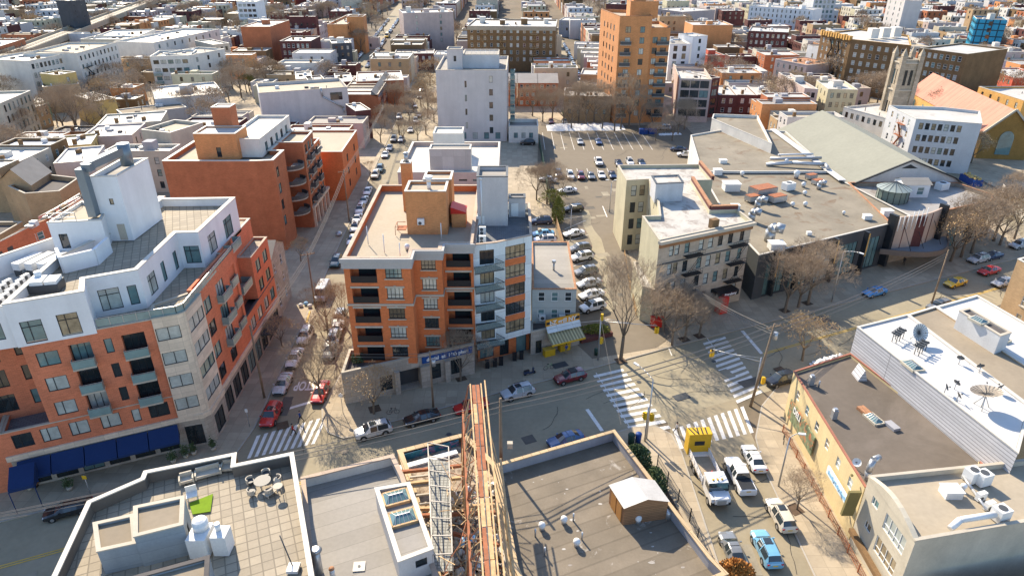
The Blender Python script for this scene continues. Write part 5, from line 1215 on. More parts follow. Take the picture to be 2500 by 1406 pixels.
mid('red_school','long red brick school building at the top left of centre',(625,-12),(720,-14),20,13,M_brick3,M_rwhite,front=(10,3,1.6,1.6),par=.4,style='dh_w')
# left quarter
mid('apartment_building','long cream walk-up with black fire escapes, left half',(68,150),(180,129),20,17,M_white2,M_rwhite,front=(11,4),par=.6,cap=M_coping)
o,p=mid('apartment_building','long cream walk-up with black fire escapes, right half with rows of narrow windows',(187,131),(285,104),20,17.5,M_white2,M_rcream,front=(10,4),par=.7,cap=M_coping)
a,b=Vector(p[0]),Vector(p[1]); fire_escape(o,a.lerp(b,.08),a.lerp(b,.26),4,2.6)
mid('apartment_building','cream blank-walled stepped block behind the long walk-up',(300,97),(338,88),20,15,M_cream,M_rwhite,par=.6)
mid('apartment_building','pale block with corner court left of the white balcony building',(340,88),(378,72),20,15,M_white2,M_rwhite,front=(3,3),par=.6)
o,p=mid('apartment_building','white gridded apartment building with small balconies and set-back upper floor',(365,139),(462,136),16,15,M_white2,M_rgrey,front=(5,4,2.0,1.5),par=.8,style='c2')
a,b=Vector(p[0]),Vector(p[1])
for k in range(3): q=a.lerp(b,.82); balcony(o,q,1.6+3.1*k,3,1,math.atan2((b-a).y,(b-a).x)); q=a.lerp(b,.12); balcony(o,q,1.6+3.1*k,3,1,math.atan2((b-a).y,(b-a).x))
mid('apartment_building','plain white wing right of the gridded white building',(462,136),(548,120),14,15,M_white2,M_rgrey,front=(3,4),par=.6,style='c2')
mid('apartment_building','white upper set-back floor with long parapet behind the gridded white building',(375,105),(535,72),20,15,M_white2,M_rwhite,side=(4,2),front=(9,1),par=.8)
mid('apartment_building','tan and white side building with paired windows right of the white wing',(520,110),(560,106),20,13,M_cream,M_rwhite,front=(3,4),side=(3,3),par=.5)
mid('tan_house','tan rendered stepped house with square stair tower',(104,213),(192,205),17,9.5,M_tanbrick,M_rsilver,front=(0,0),par=.6,cat='house')
mid('tan_house','tan stair tower rising from the stepped tan house',(140,184),(185,176),9,13,M_yellow,M_rsilver,front=(1,1),par=.4,cat='house')
mid('yellow_house','small bright yellow house with white roof behind bare trees',(233,248),(282,240),16,8.5,M_yellow,M_rwhite,side=(2,3),par=.3,cat='house')
mid('white_apartment_house','white stone house front with arched windows and black balconies',(0,253),(74,222),18,13.5,M_cream,M_rwhite,front=(7,4,1.0,2.0),par=.6,bulk=1)
mid('green_house','pale green rendered little house behind the white arched-window house',(80,252),(105,250),12,7,M_green,M_rwhite,par=.3,cat='house')
mid('brick_tower_house','orange brick building with square chimney stack at the left edge',(-20,120),(60,95),26,12,M_brick3,M_rwhite,front=(4,3),side=(4,3),par=.5,chim=1)
mid('white_roof_house','broad white roofed house with blue-grey parapet and central bulkhead',(378,243),(545,228),24,8,M_ltgrey,M_rwhite,par=.6,bulk=1,cat='house')
mid('brown_house','low brown shingle roofed house in front of the broad white roof',(300,282),(455,262),10,6,M_grey,M_rtan,par=.2,cat='house')
mid('row_house','white roofed row with chimney before the yellow house',(235,306),(392,296),14,7.5,M_cream,M_rwhite,par=.4,chim=1,cat='house')
mid('row_house','white roofed low row in the left middle distance with dark chimney',(196,336),(322,330),14,7.5,M_pink,M_rwhite,side=(3,2),par=.4,chim=1,cat='house')
mid('yellow_house','yellow walled row house with white roof left of the white tower',(104,362),(222,352),12,8,M_yellow,M_rwhite,par=.4,chim=2,side=(3,2),cat='house')
mid('white_roof_house','low house with bright white roof left of the white tower',(130,400),(228,392),14,8.5,M_lav,M_rwhite2,par=.4,cat='house')
GH2=thing('gabled_brick_house','tan-orange brick house with grey gable roof and walled roof terrace','house',(-88,110,0))
vol(GH2,P4(9,(60,473),(145,467),(192,435),(105,425),(20,455)),9,M_tanbrick,M_rdark,par=1.0,cap=M_coping,wins=[(1,2,3,1.1,1.6,1.6,2.9,'dh_w',1,-1,'mix')])
gable(GH2,P4(9.5,(0,440),(75,452),(124,420),(50,405)),9.5,3.0,M_tanbrick,M_shing,axis=1)
mid('brick_house','red brick house with tan roof left of the condenser deck',(35,568),(107,540),14,12,M_brick,M_rcream,front=(3,3,1.2,1.4),par=.3,style='dh_w',cap=M_copo,ang=.12,cat='house')
mid('brick_house','red brick house at the left edge with white sash windows',(-60,620),(33,572),16,12,M_brick,M_rcream,front=(3,3,1.2,1.4),par=.3,style='dh_w',ang=.12,cat='house')
mid('pink_house','pinkish brick house behind the red brick house by the condenser deck',(93,530),(134,512),13,11,M_pink,M_rsilver,front=(2,3,1.2,1.4),par=.4,ang=.1,cat='house')
mid('tan_house','blank tan garage house behind the white stair tower',(358,362),(412,358),12,7,M_pink,M_rsilver,par=.2,cat='house')
mid('orange_block','orange brick roof-top block with lattice pergola near the brown apartment block',(415,325),(495,300),10,10,M_cream,M_rcream,par=.8,cat='building')
# centre far
mid('row_house','pale row house strip with red gable far behind the brown six-storey block',(1365,50),(1440,52),18,10,M_grey,M_rwhite,front=(6,2),par=.4,cat='house')
mid('row_house','lavender blank house end on the far street right of the brown six-storey block',(1392,50),(1455,50),12,11,M_lav,M_rwhite,par=.4,cat='house')
for i in range(7):
    y=108+i*11; x=1402+i*8
    mid('row_house','%s two-storey row house with white roof climbing the far street beside the orange tower'%ORD[i],(x,y),(x+62,y+1),9,7.5,rnd.choice([M_cream,M_ltgrey,M_brick3,M_pink]),M_rwhite,par=.35,side=(2,2),cat='house',group='row houses beside the orange tower')
mid('maroon_block','dark maroon blank block behind the orange tower',(1480,10),(1545,12),18,17,M_dkbrick,M_rwhite,par=.5,bulk=1)
mid('pink_row','long pinkish walk-up row right of the orange tower top',(1600,22),(1665,30),30,12,M_pink,M_rwhite,front=(6,3),side=(8,3),par=.4)
mid('white_row','long white apartment slab at the top right of centre',(1830,15),(1985,25),16,15,M_white,M_rwhite,front=(14,3,.8,1.8),par=.5,bulk=2)
mid('glass_tower','white and teal glass apartment tower at the top right of centre',(1990,-14),(2045,-14),16,22,M_ltgrey,M_rwhite,front=(5,6,1.6,1.8),par=.5,style='c2',pal='teal')
# elevated railway at the top left
EL=thing('elevated_railway','pale concrete elevated railway crossing the top left on rows of piers','viaduct',(-300,520,0))
a=Vector(G2((85,112),9)); b=Vector(G2((330,18),9)); dd=(b-a).normalized(); nn=Vector((-dd.y,dd.x)); a=a-dd*40; b=b+dd*60; L=(b-a).length
mb=MB(); mb.bar((*a,8.4),(*b,8.4),11,1.6); 
for s in (-5.4,5.4): mb.bar((*(a+nn*s),9.8),(*(b+nn*s),9.8),.4,1.4)
mb.build('deck',[M_rcream],EL)
mb=MB(); 
for s in (-2.6,-1.2,1.2,2.6): mb.bar((*(a+nn*s),9.3),(*(b+nn*s),9.3),.25,.2)
mb.build('rails',[M_dkgrey],EL)
n=int(L/14)
for i in range(n):
    q=a+dd*(i*14+5); mb=MB(); mb.bar((*(q-nn*4.4),7.0),(*(q+nn*4.4),7.0),1.3,1.2)
    for s in (-4,4): mb.box(((q+nn*s).x,(q+nn*s).y,3.3),(1.1,1.1,6.6))
    mb.build('pier',[M_coping],EL)
# ================= FAR TOWN : rows of houses along parallel streets =================
occ=[]
for o in list(COL.objects):
    if o.get('category') in ('building','house','church','theatre','viaduct') and o.type=='EMPTY':
        xs=[];ys=[]
        for c in o.children:
            if c.type=='MESH' and c.name.split('.')[0] in ('wall','deck','nave_roof','hall_roof'):
                for v in c.data.vertices: xs.append(v.co.x+o.location.x); ys.append(v.co.y+o.location.y)
        if xs and o.get('category')!='viaduct': occ.append((min(xs),max(xs),min(ys),max(ys)))
def free(x0,x1,y0,y1,m=.6):
    for a in occ:
        if x0<a[1]-m and x1>a[0]+m and y0<a[3]-m and y1>a[2]+m: return False
    return True
def near_line(x,y,a,b,d):
    p=Vector((x,y)); t=max(0,min(1,(p-a).dot(b-a)/(b-a).length_squared)); return (p-a.lerp(b,t)).length<d
EA=Vector(G2((60,122),9)); EB=Vector(G2((360,8),9))
def blocked(x,y):
    if near_line(x,y,EA,EB,12): return True
    if 18<x<35 and y<560: return True
    if -110<x<-64 and near_line(x,y,Vector((-74,335)),Vector((-103,700)),9): return True
    if -52<x<-26 and y<340: return True
    if x>100 and x<122 and y<175: return True
    if 2<x<62 and y<262: return True
    if x>0 and y<far(x)+18: return True
    if x<0 and y<far(x)+60: return True
    if -30<x<4 and y<250: return True
    return False
fills=[]
FX=[-640+i*70 for i in range(22)]
walls=[M_brick3,M_dkbrick,M_dkbrick,M_tanbrick,M_cream,M_white2,M_pink,M_brbrick,M_ltgrey,M_obrick,M_olive,M_lav]
roofs=[M_rwhite,M_rwhite,M_rwhite,M_rwhite2,M_rsilver,M_rcream,M_rwhite,M_rgrey]
fr=random.Random(21)
for k in range(-16,24):
    x_street=-36+k*70*1.0
    for side in (0,1):
        y=135
        while y<1150:
            wd=fr.choice([6,6,6.5,7,9,12]) if y<500 else fr.choice([7,9,12,16])
            dp=fr.uniform(13,18); xa=x_street+8 if side==0 else x_street-8-dp
            xs=xa-.04*(y-200)*.0
            if fr.random()<.012: y+=fr.uniform(16,30)
            if (y%245)<18: y+=18; continue
            cx=xs+dp/2
            if abs(cx)/max(y,1)<.86 and not blocked(cx,y+wd/2) and free(xs,xs+dp,y,y+wd-.05) :
                h=fr.choice([7.2,7.5,9.6,10,10.5]); 
                if fr.random()<.04: h=fr.uniform(13,18)
                fills.append((xs,y,dp,wd-.05,h,fr.choice(walls),fr.choice(roofs),side))
            y+=wd
rg=random.Random(77)
def ov(x0,x1,y0,y1): return any(x0<f[0]+f[2]+.5 and x1>f[0]-.5 and y0<f[1]+f[3]+.5 and y1>f[1]-.5 for f in fills)
for _ in range(5200):
    sgn=rg.random()<.5; x=rg.uniform(-250,-52) if sgn else rg.uniform(60,330); y=rg.uniform(112,420) if sgn else rg.uniform(185,430); wd=rg.choice([5.5,6,7,8]); dp=rg.uniform(8,14)
    if abs(x+dp/2)/y>.86: continue
    if sgn and y<far(x)+70: continue
    if (not sgn) and (x>98 and x<124 and y<190): continue
    if x>0 and y<far(x)+45: continue
    if -80<x<-62 and y>330: continue
    if 60<x<112 and y<265: continue
    if not free(x,x+dp,y,y+wd,-.8) or ov(x,x+dp,y,y+wd): continue
    if rg.random()<.4: fills.append((x,y,dp,wd,rg.choice([4,5,6,6.5] if x<-70 else [4.5,6.5,7.2,8,9.5]),rg.choice(walls),rg.choice(roofs+[M_rtan,M_rstain,M_rdark]),0))
fills.sort(key=lambda f:f[1]+.15*abs(f[0]))
wname={'brick_brown_red':'red-brown brick','brick_dark_maroon':'dark maroon brick','brick_tan':'tan brick','stucco_cream':'cream','stucco_warm_white':'off-white','stucco_pinkish':'pinkish','brick_brown':'brown brick','stucco_light_grey':'light grey','brick_bright_orange':'orange brick','stucco_olive_cream':'olive-cream','stucco_lavender_grey':'lavender-grey'}
rname={'roof_tan_gravel':'tan','roof_patched_grey':'patched grey','roof_dark':'dark','roof_white_coat':'white','roof_bright_white':'bright white','roof_silver':'silver','roof_cream_coat':'cream','roof_grey_membrane':'grey'}
def projx(x,y,z):
    dz=CH-z; zc=y*CS+dz*SN; return 1250+FP*x/zc,703+FP*(dz*CS-y*SN)/zc
ind=fills[:270]; rest=fills[270:]
seen_l={}
for (x,y,dp,wd,h,wm,rm,side) in ind:
    e=3 if x+dp/2>0 else 1
    px,py=projx(x+dp/2,y,h); 
    zone='left distance' if px<500 else 'left centre distance' if px<1000 else 'centre distance' if px<1500 else 'right centre distance' if px<2000 else 'right distance'
    key='%s row house with %s roof, %s, %.0f m tall'%(wname[wm.name],rname[rm.name],zone,h)
    key='%s %s-storey row house with %s roof in the %s'%(wname[wm.name],'two' if h<8 else 'three' if h<12 else 'five',rname[rm.name],zone)
    root=thing('row_house',key,'house',(x+dp/2,y+wd/2,0),group='row houses of the distant blocks')
    r=int((h-1)//3); wins=[(0,max(2,int(dp/5)),r,1.1,1.7,1.2,3.05,'dh',1.5,-1.5,'mix'),(e,max(2,int(wd/3)),r,1.0,1.7,1.2,3.05,'dh_w',.4,-.4,'mix')] if y<330 else []
    ho=None
    pts=[(x,y),(x+dp,y),(x+dp,y+wd),(x,y+wd)]
    if not wins:
        ho={0:[(1.5+i*3.2,2.6+i*3.2,1.2+3.05*j,2.9+3.05*j,.15,1) for i in range(int((dp-2)/3.2)) for j in range(r)],e:[(.8+i*2,1.8+i*2,1.2+3.05*j,2.9+3.05*j,.15,1) for i in range(max(1,int((wd-1)/2))) for j in range(r)]}
        if fr.random()<.3: ho.pop(0)
    vol(root,pts,h,wm,rm,par=fr.choice([.3,.5,.7]),cap=M_copw if fr.random()<.6 else M_coping,wins=wins,holes=ho,hm=M_glass)
    if fr.random()<.7:
        m=MB(); cx=x+dp*fr.uniform(.3,.7); cy=y+wd*.5; a_,b_,c_=fr.uniform(1.4,2.6),fr.uniform(1.6,3),fr.uniform(1.0,2.4); m.box((cx,cy,h+c_/2-.5),(a_,b_,c_)); m.build('bulkhead',[fr.choice([M_white2,M_grey,wm])],root)
    if fr.random()<.5:
        m=MB(); m.box((x+dp*fr.uniform(.1,.9),y+.5,h+.5),(.8,.7,1.6)); m.build('chimney',[M_brbrick],root)
    clutter(root,pts,h-.6,2 if y<300 else 1,fr)
    seen_l.setdefault(key,[]).append(root)
for key,rs_ in seen_l.items():
    if len(rs_)>1:
        rs_.sort(key=lambda r:projx(r.location.x,r.location.y,8)[0])
        for i_,r in enumerate(rs_): r['label']=key.replace(' in the ',', %s from the left, '%ordn(i_+1)).replace(' distance',' distance')
# far rest : one mass nobody could count
mats_=[M_glass,M_rwhite2,M_rtan,M_rstain,M_rdark]+walls+roofs; uniq=[]; 
for m in mats_:
    if m not in uniq: uniq.append(m)
ix={m.name:i for i,m in enumerate(uniq)}
mb=MB()
for (x,y,dp,wd,h,wm,rm,side) in rest:
    wi,ri=ix[wm.name],ix[rm.name]
    for (a,b) in (((x,y),(x+dp,y)),((x+dp,y),(x+dp,y+wd)),((x,y+wd),(x,y))):
        L=math.hypot(b[0]-a[0],b[1]-a[1]); n=max(1,int(L/3.2)); r=int((h-1)//3) ; hs=[]
        if y<800 and fr.random()<.8: hs=[((i+.5)*L/n-.6,(i+.5)*L/n+.6,1.3+3.05*j,3.0+3.05*j,.12,0) for i in range(n) for j in range(max(0,r-2),r)]
        wall_edge(mb,a,b,0,h,hs,1,.12,wi,0)
    mb.face([(x,y,h-.4),(x+dp,y,h-.4),(x+dp,y+wd,h-.4),(x,y+wd,h-.4)],ri)
    for _ in range(2): mb.box((x+dp*fr.uniform(.1,.9),y+wd*fr.uniform(.2,.8),h),(fr.uniform(.5,1.2),fr.uniform(.5,1.2),fr.uniform(.8,1.8)),fr.choice([ri,wi,1,0]))
    if fr.random()<.6: mb.box((x+dp*fr.uniform(.2,.8),y+wd*.5,h+.4),(fr.uniform(1,3),fr.uniform(1,3),fr.uniform(1.2,2.6)),fr.choice([ri,wi,1]))
tag(mb.build('distant_town',uniq),'mass of pale-roofed row houses filling the far background','houses',None,'stuff')
# ================= TREES =================
def branch(mb,p,d,L,r,lev,rs,spread,tw,ends,mi=0,n=5):
    steps=2 if lev>0 else 1; q=p.copy(); dd=d.copy(); rr=r
    for s in range(steps):
        nd=(dd+Vector((rs.uniform(-.18,.18),rs.uniform(-.18,.18),rs.uniform(-.02,.14)))).normalized(); e=q+nd*L/steps
        mb.tube(q,e,rr,rr*.78,n if lev>1 else 3,mi,cap=False); q=e; dd=nd; rr*=.78
        if lev>0 and s<steps-1:
            pass
    if lev==0: ends.append(q); return
    k=rs.choice([3,4]) if lev>1 else rs.choice([3,4,5])
    for i in range(k):
        a=2*math.pi*(i+rs.random()*.7)/k; sp=spread*rs.uniform(.6,1.25)
        u=dd.cross(Vector((0,0,1)) if abs(dd.z)<.95 else Vector((1,0,0))).normalized(); v=dd.cross(u)
        nd=(dd*math.cos(sp)+(u*math.cos(a)+v*math.sin(a))*math.sin(sp)); nd.z+=.12; nd.normalize()
        branch(tw if lev-1<tw_lev else mb,q,nd,L*rs.uniform(.62,.82),max(rr*rs.uniform(.5,.65),.012),lev-1,rs,spread,tw,ends,mi,n)
tw_lev=3; MINR=.02
def make_tree(seed,H=10,levels=5,spread=.5,upright=False,leafmat=None,leafn=0,thick=.2,fine=1.0):
    rs=random.Random(seed); tr=MB(); tw=MB(); ends=[]
    th=H*.27; q=Vector((rs.uniform(-.2,.2),rs.uniform(-.2,.2),th)); tr.tube((0,0,-.1),q,thick*1.25,thick,8,0,cap=False)
    k=rs.choice([4,5])
    for i in range(k):
        a=2*math.pi*i/k+rs.random(); sp=(spread*rs.uniform(.7,1.2)); d=Vector((math.cos(a)*math.sin(sp),math.sin(a)*math.sin(sp),math.cos(sp)))
        branch(tr,q,d,H*.26,thick*.6,levels-1,rs,spread,tw,ends)
    branch(tr,q,Vector((0,0,1)),H*.28,thick*.65,levels-1,rs,spread,tw,ends)
    if leafn:
        for e in ends:
            for _ in range(leafn):
                c=e+Vector((rs.gauss(0,.25),rs.gauss(0,.25),rs.gauss(0,.25))); s=rs.uniform(.07,.16); u=Vector((rs.uniform(-1,1),rs.uniform(-1,1),rs.uniform(-1,1))).normalized(); v=u.orthogonal().normalized()
                tw.face([c-u*s,c+v*s,c+u*s,c-v*s],1)
    return tr,tw
PROT={}
def proto(kind):
    if kind in PROT: return PROT[kind]
    sp={'a':(11,10.5,6,.6),'b':(12,10.5,6,.7),'c':(13,11,5,.5),'d':(14,9,6,.78),'far1':(15,10,5,.6),'far2':(16,9,5,.7),'tan':(17,9,5,.65),'yel':(18,7,4,.6),'big':(19,15,6,.5),'slim':(20,13,5,.3),'orange':(23,7,4,.6)}[kind]
    lm={'tan':(M_twigo,1),'yel':(M_leaf,5),'orange':(mat('leaves_rust_orange',(.40,.17,.04),.9,var=.3,sc=2),9),'a':(M_twigo,0),'far1':(M_twig,1),'far2':(M_twig,1)}.get(kind,(M_twig,0))
    global MINR
    MINR=.045 if kind in('far1','far2') else .022
    tr,tw=make_tree(sp[0],sp[1],sp[2],sp[3],leafn=lm[1],thick=.2 if kind!='big' else .24)
    a=tr.data('trunk'); b=tw.data('crown'); a.materials.append(M_bark); b.materials.append(M_twig); b.materials.append(lm[0]); PROT[kind]=(a,b); return PROT[kind]
def tree(label,x,y,kind,sc=1.0,group=None,z=.1,rz=None,zs=1.0,name='bare_tree'):
    a,b=proto(kind); r=thing(name,label,'tree',(x,y,z),rnd.uniform(0,6.28) if rz is None else rz,group); r.scale=(sc,sc,sc*zs)
    for n,m in (('trunk',a),('crown',b)):
        o=bpy.data.objects.new(n,m); COL.objects.link(o); o.parent=r
    return r
TP=[((985,352),'b',.7,'bare tree by the kerb just above the white roofed plant building'),((1010,275),'d',.9,'bare tree over the parked cars in the middle of the long street'),((1028,262),'tan',.9,'golden-tan tree leaning over the long street'),((955,250),'a',.9,'bare tree beside the red brick corner row'),((1045,290),'b',.9,'bare tree left of the slab block wall'),((1040,235),'tan',1.0,'tan tree at the slab block back corner'),((940,310),'d',.8,'low bare tree at the mansard row stoops'),((1300,285),'b',1.0,'bare tree in front of the left hipped brick house'),((1348,290),'d',1.2,'broad bare tree in front of the right hipped brick house'),((1450,305),'b',1.3,'broad bare tree covering the tan house front'),((1395,318),'d',1.0,'low spreading bare tree at the snow bank'),((1500,322),'b',1.1,'bare tree at the right end of the snow bank'),((1640,345),'d',.9,'bare tree by the small snow patch'),((2345,630),'b',1.1,'bare tree between two tan-leaved trees by the theatre'),((2425,590),'d',1.2,'broad bare tree near the right avenue corner'),((1948,752),'d',1.0,'bare tree between the two theatre street trees'),((1618,812),'d',.8,'bare tree by the driveway in front of the tenement'),((1515,880),'big',1.0,'tall bare street tree at the corner casting a long branching shadow over the crossing'),
((783,978),'b',.85,'bare tree in a pit behind the red car at the stop line'),((812,870),'d',.8,'bare tree halfway up the sunny pavement of the side street'),((800,805),'c',.75,'bare tree beside the white van shadow on the side street'),
((845,800),'b',.7,'bare tree hugging the left wall of the orange brick block'),
((1125,932),'b',.72,'dark bare tree under the blue office sign'),((913,1012),'tan',.72,'small tan-twigged tree before the stone podium'),
((690,850),'tan',.55,'thin tan-twigged sapling on the shaded left pavement'),((735,640),'tan',.5,'thin sapling beside the left street utility pole'),
((1640,845),'b',.85,'bare street tree nearest the crossing in front of the tenement'),((1672,832),'a',.8,'bare street tree in the middle before the tenement'),((1706,822),'d',.8,'bare street tree left of the red shop door'),((1600,800),'c',.6,'small bare tree above the red bin beside the driveway'),
((1915,765),'a',1.0,'spreading bare tree in front of the theatre, left of the street lamp'),((1972,742),'b',1.05,'dense bare tree in front of the theatre behind the street lamp'),((1958,880),'tan',.8,'bare tree with tan leaves beside the white snowy hedge on the near pavement'),
((2320,640),'tan',1.05,'tan-leaved tree right of the marquee'),((2370,620),'b',1.1,'bare tree right of the marquee beside the taxi lane'),((2440,600),'tan',1.1,'tan-leaved tree at the theatre street corner'),((2475,585),'a',1.0,'bare tree near the right edge above the parked silver car'),((2405,575),'b',1.0,'bare tree behind the theatre corner'),
((1945,1245),'a',.45,'tiny bare sapling in the pit beside the white hatchback'),
((1325,300),'a',.9,'bare tree at the top left corner of the parking lot'),((1375,310),'b',1.1,'bare tree before the hipped brick houses'),((1430,312),'a',1.35,'big bare tree in front of the first tan house'),((1412,300),'c',1.2,'bare tree left of the first tan house'),((1470,318),'b',1.0,'bare tree at the snow bank before the tan house'),((1515,318),'slim',1.3,'upright grey poplar before the orange tower'),((1535,312),'c',1.35,'dense upright bare tree at the orange tower foot'),((1560,325),'slim',.9,'slim bare tree beside the blue bins'),((1592,320),'b',.85,'bent bare tree right of the blue bins'),((1600,345),'d',.6,'small windswept bare tree at the lot edge'),((1655,330),'b',1.0,'bare tree in front of the brown framed house'),((1670,318),'a',.9,'bare tree beside the brown framed house entrance'),
((1945,245),'a',.8,'bare garden tree right of the modern houses'),((1900,240),'tan',.8,'tan garden tree behind the yellow awning house'),((2090,245),'b',.9,'bare tree by the brown complex'),((2120,250),'d',1.2,'big bare tree left of the church tower'),((2150,262),'b',1.2,'broad bare tree at the church tower foot'),((2180,275),'a',1.0,'bare tree between the church and white row'),((2370,400),'tan',.9,'tan bare tree by the blue skip'),((2355,390),'b',.8,'bare tree right of the grey block'),((2480,520),'b',.9,'bare tree by the graffiti wall'),
((905,440),'c',.45,'small bare tree by the side street kerb'),((930,350),'b',.75,'bare tree at the shaded row house gardens'),((975,330),'a',.85,'bare tree between cars on the long street'),((1040,330),'d',.9,'bare tree by the blank slab block'),((1045,260),'tan',1.1,'orange-tan tree left of the slab block top'),((1050,210),'tan',1.2,'golden tan tree beyond the slab block corner'),((965,280),'a',1.0,'bare tree left side of the long street behind the mansards'),((1000,300),'b',.8,'bare tree in the middle of the long street'),((1020,345),'d',.7,'bare tree right kerb of the long street'),((1060,300),'a',.8,'bare tree at the slab block foot'),((915,290),'yel',.9,'green yew-like tree before the mansard row'),
((160,330),'b',1.3,'large bare tree behind the white arched-window house'),((195,335),'a',1.5,'largest bare tree of the left gardens'),((225,330),'d',1.1,'bare tree left of the small yellow house'),((60,350),'b',1.0,'bare tree at the left edge gardens'),((30,420),'b',1.1,'dark bare tree thicket at the left edge'),((80,400),'d',.9,'bare tree left of the yellow walled row house'),((330,240),'b',.9,'bare tree behind the white gridded building'),
((560,250),'d',1.1,'bare garden tree left of the lavender block'),((590,240),'b',1.2,'bare garden tree behind the lavender block'),((610,225),'yel',1.0,'olive-leaved garden tree behind the white roof'),((655,215),'tan',1.1,'yellow-tan garden tree near the row house roofs'),((690,215),'tan',1.0,'tan garden tree beside the row house roofs'),((480,290),'b',1.0,'bare tree beside the lattice pergola roof'),((440,285),'d',.9,'bare tree behind the brown shingle roof'),
((1350,530),'yel',.9,'yellow-green leafy tree beside the parking lot fence'),((1335,500),'a',.9,'bare garden tree behind the yellow-green tree'),((1310,490),'b',.8,'bare twiggy garden tree by the white annex'),((1372,480),'d',.6,'low bare tree at the corner of the parking lot')]
for (p,k,s,l) in TP:
    q=G2(p); tree(l,q[0],q[1],k,s)
# far trees : gardens and street trees between the blocks
fr2=random.Random(5); nt_=0; cand=[]
for i in range(2600):
    y=fr2.uniform(230,900); x=fr2.uniform(-.82,.82)*y
    if not blocked(x,y) or (y>260 and x<-60): cand.append((x,y))
cl=[((170,310),22,10),((60,380),18,6),((600,235),16,9),((460,285),14,5),((330,250),16,5),((2120,225),22,10),((1960,250),14,5),((1780,250),14,4),((560,60),70,28),((480,45),55,16),((650,70),40,12),((930,40),30,14),((1880,110),60,10),((2450,130),60,16),((2120,200),40,6),((1400,200),30,5),((600,180),60,8)]
extra=[]
for (p,rx,n) in cl:
    q=G2(p)
    for i in range(n): extra.append((q[0]+fr2.gauss(0,rx*.6),q[1]+fr2.gauss(0,rx*.9)))
zn=lambda px:'far left' if px<500 else 'left centre' if px<1000 else 'centre' if px<1500 else 'right centre' if px<2000 else 'far right'
cnt=0; ft=[]
boxes=[(f[0],f[0]+f[2],f[1],f[1]+f[3]) for f in fills]
for (x,y) in extra+cand:
    if cnt>=215: break
    inb=any(b[0]-1<x<b[1]+1 and b[2]-1<y<b[3]+1 for b in boxes) or not free(x,x+.1,y,y+.1,-1)
    if inb and rnd.random()<.75: continue
    if inb: x+=2
    if any(b[0]<x<b[1] and b[2]<y<b[3] for b in boxes): continue
    if (x,y) in cand[-1:] : pass
    px,py=projx(x,y,0)
    if not(-20<px<2520 and py>-10): continue
    kind=fr2.choice(['far1','far2','far1','far2','tan']); hs='leafless brown' if kind!='tan' else 'tan-twigged'
    ft.append((px,tree(hs,x,y,kind,fr2.uniform(.95,1.4),'trees among the distant rows'))); cnt+=1
ft.sort(key=lambda a:a[0])
for i,(a,r) in enumerate(ft): r['label']='%s tree among the distant rows, %s distant tree from the left'%(r['label'],ordn(i+1))
# leafy shrubs
def shrub(name,label,x,y,z,rx,ry,h,m,n,seed,cat='shrub',core=None):
    rs=random.Random(seed); mb=MB()
    for i in range(n):
        t=rs.random()*6.283; u=rs.random()**.5; zz=rs.random(); k=math.sin(math.pi*min(1,.25+.75*zz))**.6 if name!='cone' else 1-zz
        c=Vector((x+rx*u*k*math.cos(t),y+ry*u*k*math.sin(t),z+h*zz)); s=rs.uniform(.09,.2); a=Vector((rs.uniform(-1,1),rs.uniform(-1,1),rs.uniform(-.6,1))).normalized(); b=a.orthogonal().normalized()
        mb.face([c-a*s,c-b*s*.6,c+a*s,c+b*s*.6])
    o=mb.build(name,m); return tag(o,label,cat)
shrub('evergreen_shrub','dense evergreen bush in the corner garden beside the asphalt roof',14.6,62.3,.2,1.9,1.7,3.4,M_ever,2600,1)
shrub('evergreen_shrub','lower evergreen bush spilling over the garden fence',16.2,59.0,.2,1.4,2.3,2.6,M_ever,1700,2)
shrub('orange_shrub','rust-orange leafy bush top at the bottom edge near the parked dark car',*G2((1795,1395),2),1.0,2.0,1.4,2.4,mat('leaves_rust_orange',(.40,.17,.04),.9,var=.3,sc=2),2200,3)
shrub('yellow_shrub','yellow-green forsythia hedge in planter by the traffic light',*G2((1452,822)),.8,2.6,.9,1.5,M_leaf,1100,4)
shrub('yellow_shrub','tall bamboo clump with yellow-green leaves by the parking fence',*G2((1362,545)),.3,1.5,1.6,6.0,M_leaf,2400,5)
shrub('evergreen_shrub','dark shrub on the podium corner terrace',-21.0,78.6,4.6,1.0,1.0,1.2,M_ever,500,6)
for i,(p,s) in enumerate((((172,1197),.6),((425,1130),.55),((455,1118),.5),((475,1110),.4),((522,1100),.4),((75,1195),.5))):
    q=G2(p); T_=thing('potted_shrub',['round potted shrub alone on the pavement by the awnings','first of three potted shrubs beneath the awning end','second of three potted shrubs beneath the awning end','third and smallest of three potted shrubs beneath the awning end','small potted shrub near the corner bay','potted shrub beside the canopy bench'][i],'potted plant',(q[0],q[1],KH))
    mb=MB(); mb.tube((q[0],q[1],KH),(q[0],q[1],KH+.5),.26,.36,10); mb.build('pot',[M_coping],T_)
    rs=random.Random(i); mb=MB()
    for _ in range(260):
        c=Vector((q[0]+rs.gauss(0,s*.42),q[1]+rs.gauss(0,s*.42),KH+.6+abs(rs.gauss(0,.5)))); a=Vector((rs.uniform(-1,1),rs.uniform(-1,1),rs.uniform(-1,1))).normalized(); b=a.orthogonal(); b.normalize(); mb.face([c-a*.1,c-b*.07,c+a*.1,c+b*.07])
    mb.build('foliage',[M_ever],T_)
